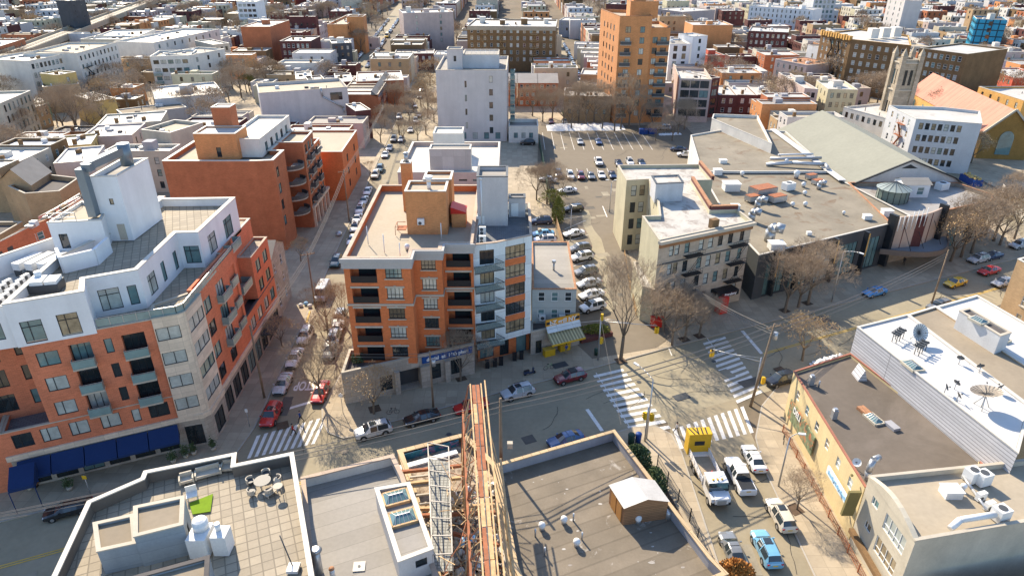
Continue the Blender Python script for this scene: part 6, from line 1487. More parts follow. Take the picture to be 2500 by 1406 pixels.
# ================= VEHICLES =================
def stations(kind):
    # x from nose (0) to tail; each: x, zlow, zbelt, zroof, W, Wr
    if kind=='sedan': L=4.75;W=.91; st=[(0,.38,.56,.60,.62,.5),(.10,.26,.68,.74,.80,.62),(.55,.22,.76,.86,.90,.74),(1.25,.22,.84,.98,W,.78),(2.05,.22,.90,1.40,W,.58),(2.15,.22,.90,1.43,W,.57),(2.85,.22,.91,1.44,W,.57),(2.95,.22,.91,1.44,W,.57),(3.35,.22,.92,1.40,W,.56),(3.45,.22,.92,1.38,W,.55),(4.10,.24,.95,1.06,.90,.68),(4.60,.28,.90,1.02,.85,.66),(4.75,.42,.72,.90,.72,.55)]; idx=(3,4,9,10); r=.32; wb=(.92,3.68)
    elif kind=='suv': L=4.7;W=.94; st=[(0,.45,.70,.78,.68,.55),(.10,.30,.82,.92,.84,.68),(.5,.26,.90,1.02,.93,.76),(1.15,.26,.98,1.12,W,.80),(1.80,.26,1.04,1.60,W,.64),(1.9,.26,1.04,1.66,W,.64),(2.75,.26,1.05,1.70,W,.64),(2.85,.26,1.05,1.70,W,.64),(3.7,.26,1.06,1.68,W,.63),(4.15,.26,1.06,1.64,W,.62),(4.5,.30,1.06,1.20,.90,.70),(4.62,.34,.98,1.06,.88,.70),(4.7,.46,.80,.92,.80,.62)]; idx=(3,4,9,10); r=.37; wb=(.92,3.70)
    elif kind=='wagon': L=4.75;W=.89; st=[(0,.40,.60,.66,.64,.5),(.10,.27,.74,.82,.80,.64),(.55,.24,.82,.92,.88,.74),(1.25,.24,.90,1.03,W,.78),(2.05,.24,.95,1.48,W,.60),(2.15,.24,.95,1.52,W,.60),(2.95,.24,.96,1.55,W,.60),(3.05,.24,.96,1.55,W,.60),(3.8,.24,.97,1.53,W,.59),(4.3,.24,.97,1.48,W,.58),(4.6,.28,.98,1.12,.86,.66),(4.68,.32,.90,1.0,.84,.66),(4.75,.44,.72,.86,.76,.6)]; idx=(3,4,9,10); r=.34; wb=(.90,3.70)
    elif kind=='van': L=5.6;W=1.02; st=[(0,.45,.85,.95,.8,.6),(.10,.32,.98,1.10,.95,.8),(.35,.30,1.05,1.20,1.0,.85),(.7,.30,1.12,1.30,W,.88),(1.35,.30,1.25,2.15,W,.82),(1.5,.30,1.25,2.30,W,.82),(2.5,.30,1.25,2.36,W,.82),(2.6,.30,1.25,2.36,W,.82),(4.2,.30,1.25,2.36,W,.82),(5.3,.30,1.25,2.33,W,.82),(5.50,.32,1.22,1.5,W,.88),(5.56,.36,1.1,1.2,.98,.86),(5.6,.45,.9,1.0,.94,.8)]; idx=(3,4,9,10); r=.36; wb=(.95,4.4)
    else: # pickup
        L=5.8;W=1.0; st=[(0,.52,.82,.92,.75,.6),(.10,.38,.95,1.06,.92,.75),(.5,.34,1.02,1.14,.98,.84),(1.35,.34,1.08,1.22,W,.86),(2.0,.34,1.14,1.82,W,.70),(2.1,.34,1.14,1.88,W,.70),(2.9,.34,1.14,1.90,W,.70),(3.0,.34,1.14,1.90,W,.70),(3.6,.34,1.14,1.88,W,.70),(3.75,.34,1.14,1.84,W,.70),(3.95,.34,1.14,1.17,W,.90),(5.7,.34,1.14,1.17,W,.90),(5.8,.40,1.05,1.10,.98,.88)]; idx=(3,4,9,10); r=.40; wb=(1.0,4.6)
    return L,W,st,idx,r,wb
CARM={}
def car_mesh(kind):
    if kind in CARM: return CARM[kind]
    L,W,st,(a,b,c,d),r,wb=stations(kind); body=MB(); gl=MB(); rings=[]
    for (x,zl,zb,zr,w_,wr) in st:
        half=[(0,zl),(w_*.86,zl),(w_,zl+.16),(w_*1.0,(zl+zb)/2+.06),(w_*.965,zb),(wr,zr-.045 if zr-zb>.2 else (zb+zr)/2+.01),(wr*.84,zr),(0,zr+.02)]
        rings.append([Vector((L/2-x,y,z)) for y,z in half]+[Vector((L/2-x,-y,z)) for y,z in half[::-1][1:-1]])
    n=len(rings[0])
    for i in range(len(rings)-1):
        A,B=rings[i],rings[i+1]
        for j in range(n):
            k=(j+1)%n; f=[A[j],A[k],B[k],B[j]]
            seg=j if j<7 else 13-j   # mirrored segment index
            glass=False; mi=0
            if i==a and seg in (5,6): glass=True
            elif i==c and seg in (5,6) and kind!='van': glass=True
            elif seg==4 and b<=i<c and (st[i+1][0]-st[i][0])>.15 and not(kind=='van' and i>6): glass=True
            if seg==0: mi=1
            if seg==1: mi=1
            (gl if glass else body).face(f[::-1],0 if glass else mi,True)
    body.face(rings[0],0); body.face(rings[-1][::-1],0)
    # arches
    for wx in wb:
        for s in (-1,1):
            c_=(L/2-wx,s*(W-.02),r+.02); body.tube(c_,(c_[0],s*(W+.012),c_[2]),r*1.22,r*1.22,14,1)
    # trims: roof rack / sunroof / grille / plate / mirrors
    if kind in('suv','wagon'):
        for s in (-1,1): body.bar((L/2-2.0,s*.62,st[6][3]+.05),(L/2-3.9,s*.62,st[6][3]+.03),.05,.05,1)
    if kind=='suv' : gl.box((L/2-2.35,0,1.715),(.85,.8,.02))
    body.box((L/2-.02,0,.52 if kind!='pickup' else .8),(.06,1.05,.22),1)
    body.box((-L/2-.005,0,st[-2][2]-.16),(.03,.5,.12),2); body.box((L/2-2.6,0,st[6][3]+.03),(.04,W*1.1,.015),1)
    for s in (-1,1):
        body.bar((L/2-2.62,s*(W+.004),.42),(L/2-2.62,s*(W*.97+.01),st[6][2]),.02,.02,1); body.box((L/2-2.9,s*(W+.006),st[6][2]-.16),(.18,.02,.03),1)
    for s in (-1,1): body.box((L/2-(st[4][0]-.35),s*(W+.09),st[3][2]+.12),(.14,.2,.13),0)
    if kind=='pickup': body.box((L/2-4.8,0,1.2),(1.7,1.62,.04),1)
    if kind=='wagon': body.box((L/2-2.8,0,1.62),(1.1,1.0,.02),1)
    hl=MB(); hz=st[1][2]-.02
    for s in (-1,): hl.box((0,0,0),(.10,.34,.14))
    tl=MB(); tl.box((0,0,0),(.10,.26,.16))
    wt=MB(); wt.tube((0,-.11,0),(0,.11,0),r,r,16); wr=MB(); wr.tube((0,-.12,0),(0,.12,0),r*.64,r*.6,10)
    CARM[kind]=dict(L=L,W=W,r=r,wb=wb,hz=hz,tz=st[-3][2]-.12,body=body.data('body'),glass=gl.data('windows'),hl=hl.data('headlight'),tl=tl.data('taillight'),wt=wt.data('tyre'),wr=wr.data('rim'))
    m=CARM[kind]
    m['body'].materials.append(PAINT['white']); m['body'].materials.append(M_frame); m['body'].materials.append(M_sigy); m['glass'].materials.append(M_cglass); m['hl'].materials.append(M_hl); m['tl'].materials.append(M_tl); m['wt'].materials.append(M_tyre); m['wr'].materials.append(M_rim)
    return m
def car(kind,col,x,y,hd,label,group=None,z=.03,cat=None,detail=True,name='parked_car'):
    """hd: heading in degrees, 0 = nose to the right, 90 = nose away"""
    m=car_mesh(kind); r=thing(name,label,cat or {'sedan':'car','suv':'suv','wagon':'car','van':'van','pickup':'pickup truck'}[kind],(x,y,z),R(hd),group)
    def add(n,me,loc=(0,0,0),par=None):
        o=bpy.data.objects.new(n,me); COL.objects.link(o); o.parent=par or r; o.location=loc; return o
    b=add('body',m['body']); b.material_slots[0].link='OBJECT'; b.material_slots[0].material=PAINT[col]
    add('windscreen_and_windows',m['glass'])
    for wx in m['wb']:
        for s in (-1,1):
            w_=add('wheel',m['wt'],(m['L']/2-wx,s*(m['W']-.09),m['r']))
            if detail: add('rim',m['wr'],(0,0,0),w_)
    if detail:
        for s in (-1,1): add('headlight',m['hl'],(m['L']/2-.12,s*.60,m['hz'])); add('taillight',m['tl'],(-m['L']/2+.06,s*.68,m['tz']))
    return r
A_=math.degrees(AVA)
def pc(kind,col,p,hd,label,group=None,z=.03,**k):
    q=G2(p); return car(kind,col,q[0],q[1],hd,label,group,z,**k)
pc('suv','red',(664,1022),-90,'red car at the stop line of the shaded side street lane',name='car')
pc('sedan','silver',(692,945),-90,'silver-blue sedan behind the dark red car on the side street')
pc('sedan','white',(721,882),-90,'white sedan between the silver-blue sedan and the white suv')
pc('suv','white',(747,828),-90,'white suv parked at the pointed kerb extension')
pc('sedan','red',(784,966),-90,'bright red sedan waiting beside the STOP lettering',name='car')
pc('van','silver',(789,725),-90,'silver-white panel van driving down the side street',name='van')
pc('suv','teal',(822,646),-90,'dark teal suv driving behind the silver van',name='car')
for i,(p,k,c,l) in enumerate([((800,862),'sedan','grey','grey sedan under the bare trees on the sunny kerb, nearest the corner'),((806,838),'suv','silver','silver suv under the bare trees on the sunny kerb'),((815,812),'sedan','white','white sedan under the bare trees between two silver cars'),((822,785),'suv','grey','dark suv farthest under the bare trees')]): pc(k,c,(p[0]+8,p[1]),-89,l)
for i,(p,k,c) in enumerate([((861,592),'sedan','white'),((868,562),'suv','silver'),((873,540),'sedan','white'),((880,518),'suv','white'),((889,496),'sedan','silver'),((898,473),'sedan','white'),((917,433),'suv','cream'),((928,418),'suv','teal'),((941,383),'sedan','white'),((951,366),'sedan','silver'),((962,345),'suv','grey')]):
    pc(k,c,p,-88,['white sedan half hidden by the orange block roof, nearest','silver suv second in the hidden kerb row','white sedan third in the hidden kerb row','white suv fourth in the hidden kerb row','silver sedan fifth in the hidden kerb row','white sedan at the far end of the hidden kerb row','cream suv at the kerb extension past the garden wall','teal suv just behind the cream suv','white sedan farther up the sunny long street','silver sedan touching the white one up the long street','dark grey suv before the big bare tree on the long street'][i],'cars parked along the side street')
for i,(p,k,c) in enumerate([((980,345),'sedan','silver'),((1002,322),'sedan','white'),((1015,300),'suv','white'),((1022,285),'sedan','silver'),((975,290),'suv','white'),((1012,262),'sedan','white'),((1025,240),'suv','white'),((1030,222),'sedan','silver')]):
    pc(k,c,p,-88+5*(i%3),['silver sedan at the right kerb by the bare tree','white sedan behind the slender street lamp','white suv among the bare tree branches','silver sedan deeper in the tree-lined street','white suv at the left kerb by the mansards','white sedan beside the golden tree','white suv beyond the golden tree','silver sedan last before the street jogs'][i],'cars on the tree-lined long street',detail=False)
# far street cars
k_=0
for s,(x0,sl_,y0,y1) in enumerate(((-78,-.078,345,560),(-70.5,-.078,345,560),(23.5,0,305,430),(30.5,0,305,430))):
    y=y0
    while y<y1:
        if rnd.random()<.85:
            c=rnd.choice(['white','white','silver','grey','black','blue','maroon','white']); car(rnd.choice(['sedan','suv']),c,x0+sl_*(y-y0),y,90,'%s car parked on %s, %s from the near end'%(c.replace('_',' '),['left kerb, far avenue','right kerb, far avenue','left kerb, orange tower street','right kerb, orange tower street'][s],ordn(int((y-y0)/5.6+1.5))),'cars lining the far streets',detail=False); k_+=1
        y+=5.6
pc('van','yellow',(945,92),-85,'yellow school bus standing in the far avenue',cat='bus',name='school_bus',detail=False).scale=(1.7,1.15,1.2)
# avenue
pc('suv','silver',(912,1060),A_+180,'silver-white suv by the corner pavement with tree reflections')
pc('sedan','black',(1030,1028),A_+180,'black sedan on the avenue left of the red one',name='car')
pc('sedan','red',(1150,1000),A_+180,'red sedan half hidden behind the rusty billboard frame')
pc('suv','silver',(1264,966),A_+180,'silver suv with black glass roof beside the scooter')
pc('wagon','maroon',(1391,928),A_+180,'maroon estate car with roof rails near the crossing')
pc('sedan','blue',(1380,1082),A_+180,'blue car peeking over the asphalt roof parapet',name='car')
pc('suv','black',(1903,935),A_+180,'black suv on the near kerb by the yellow shop building')
pc('sedan','bright_blue',(2133,720),A_+180,'small bright blue sedan on the avenue beneath the marquee',name='car')
pc('sedan','yellow',(2330,697),A_+182,'yellow taxi driving on the avenue',cat='taxi',name='taxi')
pc('suv','silver',(2386,640),A_+180,'silver suv on the avenue right of the marquee',name='car')
pc('sedan','dark_blue',(2420,632),A_+180,'dark blue sedan just behind the silver suv on the avenue')
pc('sedan','red',(2412,668),A_+180,'red sedan beside the yellow taxi',name='car')
pc('sedan','silver',(2446,696),A_+180,'silver-grey sedan below the red one at the tan brick block',name='car')
pc('suv','silver',(2486,605),A_+180,'silver suv at the right edge near the bare trees')
pc('sedan','black',(170,1252),A_+180,'black sedan at the kerb beside the terrace building')
pc('suv','grey',(2290,755),A_+180,'dark grey suv half hidden behind the white roofed row house')
# bottom street
pc('sedan','white',(1838,1128),92,'white sedan at the right kerb nearest the crossing')
pc('pickup','white',(1803,1172),93,'white pickup truck with dark bed cover beside the dump truck',name='pickup_truck')
pc('suv','cream',(1903,1268),94,'cream-white hatchback suv by the tree pit')
pc('suv','lightblue',(1868,1350),93,'light blue pickup-like suv at the bottom of the street',name='car')
pc('sedan','grey',(1787,1352),93,'dark grey sedan beside the orange bush')
# parking lot cars
lotl=[((1363,432),'suv','dark_blue',-90,'dark navy suv first from the left in the front lot row'),((1392,436),'suv','white',-90,'white suv second from the left in the front lot row'),((1418,437),'suv','maroon',-90,'dark maroon suv third from the left in the front lot row'),((1443,436),'sedan','grey',-90,'dark grey sedan fourth in the front lot row'),((1468,434),'sedan','white',-90,'white sedan fifth in the front lot row'),((1495,434),'sedan','dark_blue',-90,'navy sedan sixth in the front lot row'),
((1461,402),'pickup','white',-90,'white pickup behind the white sedan in the lot'),((1510,405),'sedan','dark_blue',-90,'dark sedan in the second lot row'),((1537,403),'suv','white',-90,'white suv in the second lot row'),((1566,404),'sedan','dark_blue',-90,'dark blue sedan at the end of the second lot row'),
((1416,352),'sedan','silver',-90,'lone silver-grey sedan in the far lot stalls'),((1461,352),'sedan','blue',-90,'lone blue sedan in the far lot stalls'),((1655,370),'sedan','dark_blue',172,'dark blue car parked sideways at the lot right side'),((1672,384),'suv','white',172,'white suv parked sideways at the lot right side'),
((1385,472),'sedan','white',193,'white sedan at the top of the angled stalls with long shadow'),((1400,518),'suv','black',198,'black suv with tan reflections in the angled stalls'),((1400,578),'sedan','white',200,'white sedan with dark glass roof beside the lamp post'),((1415,615),'suv','grey',200,'grey suv partly behind the white suv in the angled stalls'),((1420,636),'suv','white',202,'white suv with black sunroof in the angled stalls'),((1430,672),'suv','grey',202,'olive-grey suv in the angled stalls'),((1437,700),'sedan','silver',202,'silver-beige sedan in the angled stalls'),((1443,728),'sedan','white',204,'pale sedan next to the last angled stall'),((1446,758),'suv','white',206,'white suv in the last angled stall'),
((1322,548),'suv','dark_blue',186,'dark suv in the rear yard behind the grill house'),((1326,578),'sedan','lightblue',188,'light blue sedan in the rear yard'),((1330,594),'suv','white',188,'white suv half hidden by the grill house roof'),((1288,355),'suv','black',180,'black suv in the shade beside the white annex'),((1338,445),'sedan','white',160,'white car among garden branches by the green fence'),
((1620,318),'suv','silver',170,'silver suv beside the small snow patch'),((1595,292),'sedan','silver',160,'silver car in the tower shade'),((1346,302),'sedan','maroon',-90,'maroon car by the lot gate'),((1378,302),'sedan','grey',-90,'grey car right of the lot gate')]
for (p,k,c,h,l) in lotl: pc(k,c,p,h,l,'cars in the parking lot',z=.18)
# dump truck
q=G2((1722,1170)); DT=thing('dump_truck','white stake-bed utility truck with yellow crash cushion raised at its rear','truck',(q[0],q[1],.03),R(-86))
def lm(fn,name,mats,par=DT):
    mb=MB(); fn(mb); me=mb.data(name); o=bpy.data.objects.new(name,me); COL.objects.link(o); o.parent=par
    for m in mats: me.materials.append(m)
    return o
def cab(mb):
    X=2.2; P=[(0,.7),(0,1.6),(1.0,1.75),(1.25,2.75),(3.0,2.8),(3.0,.7)]
    L_=[Vector((X+2.6-x,-1.1,z)) for x,z in P]; R_=[Vector((X+2.6-x,1.1,z)) for x,z in P]
    n=len(P)
    for i in range(n): j=(i+1)%n; mb.face([L_[i],L_[j],R_[j],R_[i]],1 if i==2 else 0)
    mb.face(L_[::-1],0); mb.face(R_,0)
    mb.box((X+1.0,-1.11,2.15),(1.2,.04,.7),1); mb.box((X+1.0,1.11,2.15),(1.2,.04,.7),1); mb.box((X+2.65,0,.95),(.12,2.2,.35),2); mb.box((X+2.62,0,1.4),(.06,1.0,.5),3)
    for y in (-.5,0,.5): mb.box((X+.9,y,2.86),(.2,.2,.1),4)
lm(cab,'cab',[PAINT['white'],M_cglass,M_frame,M_galv,M_sigy])
def hood(mb): mb.box((4.4,0,1.45),(1.3,1.5,.75),0); mb.box((5.06,0,1.3),(.06,1.0,.6),1)
lm(hood,'hood',[PAINT['white'],M_galv])
def bed(mb):
    mb.box((-.6,0,1.05),(5.0,2.3,.18),0)
    for s in (-1,1):
        for z in (1.35,1.65,1.95): mb.box((-.6,s*1.15,z),(5.0,.05,.16),1)
        for i in range(6): mb.box((-3.0+i*.97,s*1.17,1.55),(.08,.06,1.0),1)
    mb.box((1.85,0,1.7),(.08,2.3,1.2),1); mb.box((0,0,.7),(6,.9,.3),2)
lm(bed,'stake_bed',[M_conc,PAINT['white'],M_frame])
def cush(mb):
    mb.box((-3.8,0,2.5),(1.3,2.7,2.9),0); mb.box((-3.8,0,3.97),(1.34,2.74,.1),0); 
    for i in range(-2,3): mb.bar((-4.4,i*.5-.15,4.04),(-3.2,i*.5+.25*(1 if i<0 else -1),4.04),.14,.04,1)
    mb.box((-3.15,0,2.7),(.06,1.2,.6),1)
    mb.box((-3.0,0,1.2),(.8,2.2,.4),2)
lm(cush,'crash_cushion',[M_yel,M_frame,M_wmetal])
def cone(mb):
    for (x,y) in ((.9,-.3),(1.2,.2),(.6,.35),(.9,.5)): mb.tube((x,y,1.14),(x,y,1.85),.2,.04,8)
lm(cone,'traffic_cones',[mat('plastic_orange',(.75,.08,.03),.5,var=0)])
for x in (3.9,-2.2,-1.1):
    for s in (-1,1):
        w_=lm(lambda mb:mb.tube((0,-.16,0),(0,.16,0),.48,.48,18),'wheel',[M_tyre]); w_.location=(x,s*.98,.48)
        r_=lm(lambda mb:mb.tube((0,-.17,0),(0,.17,0),.27,.25,10),'rim',[M_rim],w_)
for s in (-1,1): h_=lm(lambda mb:mb.box((0,0,0),(.08,.3,.2)),'headlight',[M_hl]); h_.location=(4.85,s*.85,1.25)
# ================= STREET FURNITURE =================
def px(p,z=.0): q=G2(p); return Vector((q[0],q[1],z))
def pole(label,p,h,r=.16,lean=(0,0),arms=0,transformer=False):
    b=px(p); t=thing('utility_pole',label,'utility pole',(b.x,b.y,0)); mb=MB(); top=b+Vector((lean[0],lean[1],h)); mb.tube(b,top,r,r*.62,8); mb.build('shaft',[M_wood],t)
    for i in range(arms):
        mb=MB(); c=b+Vector((lean[0],lean[1],0))*.95+Vector((0,0,h-.5-i*.9)); mb.bar(c-Vector((AD.x,AD.y,0))*1.2,c+Vector((AD.x,AD.y,0))*1.2,.1,.12); 
        for s in (-1.1,-.5,.5,1.1): q=c+Vector((AD.x,AD.y,0))*s; mb.tube(q,q+Vector((0,0,.28)),.05,.05,6)
        mb.build('crossarm',[M_wood],t)
    if transformer: mb=MB(); c=top-Vector((0,0,1.8)); mb.tube(c+Vector((.4,0,-.5)),c+Vector((.4,0,.5)),.28,.28,10); mb.build('transformer',[M_galv],t)
    return top
PT={}
PT['A']=pole('leaning wooden utility pole at the foot of the left corner block',(646,972),11.5,.17)
PT['B']=pole('wooden utility pole among the parked cars on the side street',(770,752),10.5,.15,arms=1)
PT['C']=pole('tall utility pole beside the brown block on the side street',(853,542),12,.16,arms=1)
PT['D']=pole('dark utility pole on the shaded pavement before the podium',(1058,995),9,.15,transformer=True)
PT['E']=pole('thick wooden utility pole with guy wires at the yellow shop corner',(1832,992),12.5,.2,lean=(1.3,.6),arms=1,transformer=True)
PT['F']=pole('utility pole on the near pavement behind the row houses',(2270,755),11,.16)
PT['G']=pole('stubby brown timber pole standing beside the rusty billboard frame',(1224,1210),13.5,.22)
def lamp(label,p,h=8.5,arm=2.4,ang=0,z=0,double=False,m=M_galv):
    b=px(p,z); t=thing('street_lamp',label,'street lamp',(b.x,b.y,0)); mb=MB(); top=b+Vector((0,0,h)); mb.tube(b,top,.12,.07,8); mb.build('pole',[m],t)
    for s in ((0,math.pi) if double else (0,)):
        d=Vector((math.cos(ang+s),math.sin(ang+s),0)); mb=MB(); pts=[top+d*(arm*i/5)+Vector((0,0,.7*math.sin(math.pi/2*i/5))) for i in range(6)]; mb.path(pts,.05); mb.build('arm',[m],t)
        mb=MB(); e=pts[-1]; mb.bar(e-d*.1,e+d*.65,.28,.14); mb.build('lamp_head',[M_wmetal],t)
    return top
lamp('curved-arm street lamp in front of the theatre trees',(2030,737),9.5,2.6,-.9)
lamp('street lamp with drooping head above the near crosswalk',(1578,1072),9.0,2.6,2.2)
lamp('twin-headed lamp post in the parking lot drive',(1488,520),7,.7,0,.15,True)
lamp('slim white lamp post beside the angled stalls',(1392,590),7,.4,0,.15)
lamp('street lamp with square head on the bottom right pavement',(1900,1188),7,.9,-.2,KH)
def signal(label,p,h,armlen,ang,heads):
    b=px(p,KH); t=thing('traffic_light',label,'traffic light',(b.x,b.y,0)); mb=MB(); mb.tube(b,b+Vector((0,0,h)),.13,.09,8); mb.build('pole',[M_galv],t)
    d=Vector((math.cos(ang),math.sin(ang),0)); e=b+d*armlen+Vector((0,0,h-.2))
    if armlen: mb=MB(); mb.tube(b+Vector((0,0,h-.6)),e,.07,.04,6); mb.tube(b+Vector((0,0,h-.05)),b+d*armlen*.6+Vector((0,0,h-.35)),.03,.03,5); mb.build('mast_arm',[M_galv],t)
    for (f,z,a) in heads:
        c=b+d*armlen*f+Vector((0,0,z)); mb=MB(); u=Vector((math.cos(a),math.sin(a),0)); v=Vector((-u.y,u.x,0)); 
        mb.box(c,(.36,.34,1.05),0,rz=a)
        for i,col in enumerate((1,2,3)): mb.tube(c+u*.17+Vector((0,0,.32-.32*i)),c+u*.33+Vector((0,0,.32-.32*i)),.13,.14,10,0); mb.tube(c+u*.175+Vector((0,0,.32-.32*i)),c+u*.2+Vector((0,0,.32-.32*i)),.11,.11,10,4)
        mb.build('signal_head',[M_sigy,M_redp,M_sigy,M_green,M_frame],t)
AVr=AVA
signal('yellow-headed traffic light on a mast arm by the grill corner',(1460,880),7.2,8.0,-.25,[(1.0,6.3,AVr),(1.0,6.3,AVr-1.57),(1.0,6.3,AVr+3.14),(.03,3.4,0),(.02,7.3,1.2)])
signal('traffic light with two yellow heads before the near crosswalk',(1574,1078),5.2,.5,0,[(-.6,3.9,2.4),(1.0,3.7,-.6)])
signal('mast-arm traffic light reaching left from the leaning pole corner',(1838,978),6.8,6.2,2.75,[(1.0,5.9,AVr),(1.0,5.9,AVr+1.57),(1.0,5.9,AVr+3.14),(-.12,3.4,0)])
def sign(label,p,h,w_=.5,hh=.6,m=None,shape='r',z=KH,name='road_sign'):
    b=px(p,z); t=thing(name,label,'sign',(b.x,b.y,z)); mb=MB(); mb.tube(b,b+Vector((0,0,h)),.04,.04,6); mb.build('post',[M_galv],t); mb=MB()
    if shape=='r': mb.box(b+Vector((0,-.05,h-.3)),(w_,.03,hh))
    else: mb.tube(b+Vector((0,-.07,h-.35)),b+Vector((0,-.04,h-.35)),w_*.5,w_*.5,8)
    mb.build('sign_plate',[m or M_wmetal],t)
sign('small sign post by the tree pit at the side street corner',(838,1010),3.2,.6,.6,M_wmetal,'o')
sign('thin sign post on the shaded left pavement corner',(610,1042),2.8,.35,.5)
sign('sign post beside the awnings with yellow plate',(226,1218),3.4,.5,.5,M_yel)
def bin_(label,p,m,h=1.05,r=.32,z=KH,name='litter_bin',cat='bin',wd=None):
    b=px(p,z); t=thing(name,label,cat,(b.x,b.y,z)); mb=MB()
    if wd: mb.box(b+Vector((0,0,h/2)),(wd,wd*.6,h)); 
    else: mb.tube(b,b+Vector((0,0,h)),r*.85,r,10)
    mb.build('bin_body',[m],t); mb=MB()
    if wd: mb.mesh([b+Vector((sx*wd*.53,sy*wd*.34,h+.02)) for sx,sy in ((-1,-1),(1,-1),(1,1),(-1,1))]+[b+Vector((sx*wd*.45,0,h+.3)) for sx in(-1,1)],[(0,1,5,4),(2,3,4,5),(0,4,3),(1,2,5)])
    else: mb.dome(b+Vector((0,0,h)),r*1.02,.15)
    mb.build('lid',[m],t); return t
bin_('green litter bin beside the traffic light pole',(1455,868),M_dbin)
bin_('dark green bin at the asphalt roof corner',(1540,1084),M_dbin,1.4,.45); bin_('blue mailbox-like bin beside the dark green one',(1557,1082),M_bin,1.4,.4)
bin_('left large blue bin at the snow bank end',(1570,328),M_bin,1.5,z=.17,name='waste_container',cat='waste container',wd=2.6); bin_('right large blue bin at the snow bank end',(1592,328),M_bin,1.5,z=.17,name='waste_container',cat='waste container',wd=2.6)
bin_('bright red bin box at the tenement driveway corner',(1603,797),M_redp,1.5,z=KH,name='red_box',cat='box',wd=2.0)
for i,(x,y) in enumerate(((-3.6,83.6),(-2.5,84.0),(-1.6,84.4),(.4,85.6),(1.4,86.0))): 
    b=thing('litter_bin','%s from the left of the dark wheeled bins against the white bay wall'%ORD[i],'bin',(x,y,KH),group='dark bins along the wall'); mb=MB(); mb.box((x,y,.72),(.6,.6,1.1)); mb.build('bin_body',[M_black],b); mb=MB(); mb.box((x,y-.03,1.31),(.66,.7,.08)); mb.build('lid',[M_frame],b)
q=px((2368,448)); SK=thing('rubbish_skip','blue open skip heaped with yellow rubble behind the theatre','skip',(q.x,q.y,.1)); mb=MB(); mb.prism([(q.x-1.2,q.y-3),(q.x+1.2,q.y-3),(q.x+1.2,q.y+3),(q.x-1.2,q.y+3)],.1,1.7,0); mb.build('skip_body',[M_bin],SK)
mb=MB()
for i in range(60): mb.ball((q.x+rnd.uniform(-1,1),q.y+rnd.uniform(-2.7,2.7),1.75+rnd.uniform(0,.3)),rnd.uniform(.15,.35),5,3)
o=mb.build('rubble',[M_yellow],SK); o['kind']='stuff'
# scooter, bicycles
def scooter(label,p,hd):
    b=px(p,KH); t=thing('scooter',label,'scooter',(b.x,b.y,KH),R(hd)); 
    lm(lambda mb:(mb.tube((.55,0,.3),(.7,0,1.0),.05,.04),mb.bar((.7,-.3,1.02),(.7,.3,1.02),.05,.05),mb.bar((.5,0,.3),(-.1,0,.28),.35,.12),mb.box((.62,0,.65),(.14,.42,.6)),mb.box((-.45,0,.5),(.8,.36,.4)),mb.box((-.4,0,.76),(.8,.34,.14),1)),'body',[PAINT['dark_blue'],M_black],t)
    for x in (.8,-.65): lm(lambda mb:mb.tube((x,-.06,.22),(x,.06,.22),.22,.22,12),'wheel',[M_tyre],t)
scooter('dark blue scooter parked on the pavement by the silver suv',(1292,916),A_)
def bike(label,p,hd,m=M_green):
    b=px(p,KH); t=thing('bicycle',label,'bicycle',(b.x,b.y,KH),R(hd))
    for x in (-.5,.5):
        def f(mb,x=x):
            for i in range(12): a=2*math.pi*i/12;c=2*math.pi*(i+1)/12; mb.tube((x+.33*math.cos(a),0,.33+.33*math.sin(a)),(x+.33*math.cos(c),0,.33+.33*math.sin(c)),.025,.025,4)
        lm(f,'wheel',[M_tyre],t)
    lm(lambda mb:(mb.path([(-.5,0,.33),(-.15,0,.85),(.35,0,.85),(-.05,0,.33),(-.15,0,.85)],.025,4),mb.path([(.5,0,.33),(.36,0,1.0)],.025,4),mb.path([(-.5,0,.33),(-.05,0,.33)],.025,4),mb.bar((.36,-.25,1.0),(.36,.25,1.0),.03,.03)),'frame',[m],t)
    lm(lambda mb:mb.box((-.17,0,.93),(.25,.12,.06)),'saddle',[M_black],t)
bike('green bicycle leaning by the kerb before the maroon estate car',(1340,903),20); bike('dark bicycle on the shaded pavement before the podium',(960,1012),10,M_black)
bike('bicycle parked against the yellow shop building fence',(1912,1080),70,M_black)
# yellow boxes under the grill awning
for i,p in enumerate(((1340,868),(1377,855))):
    b=px(p,KH); t=thing('yellow_stand',['front yellow newspaper stand under the grill awning','rear yellow newspaper stand under the grill awning'][i],'stand',(b.x,b.y,KH)); mb=MB(); mb.box(b+Vector((0,0,.55)),(1.7,.9,1.1),rz=AVA); mb.build('stand_box',[M_yel],t); mb=MB(); mb.box(b+Vector((0,0,1.13)),(1.8,1.0,.06),rz=AVA); mb.build('top',[M_ypaint],t)
# planter by the traffic light
b=px((1452,826),KH); t=thing('planter','long red-brown planter wall before the parking lot','planter',(b.x,b.y,KH)); mb=MB(); mb.box(b+Vector((0,0,.35)),(5.6,1.6,.7),rz=AVA); mb.build('planter_wall',[M_dkbrick],t)
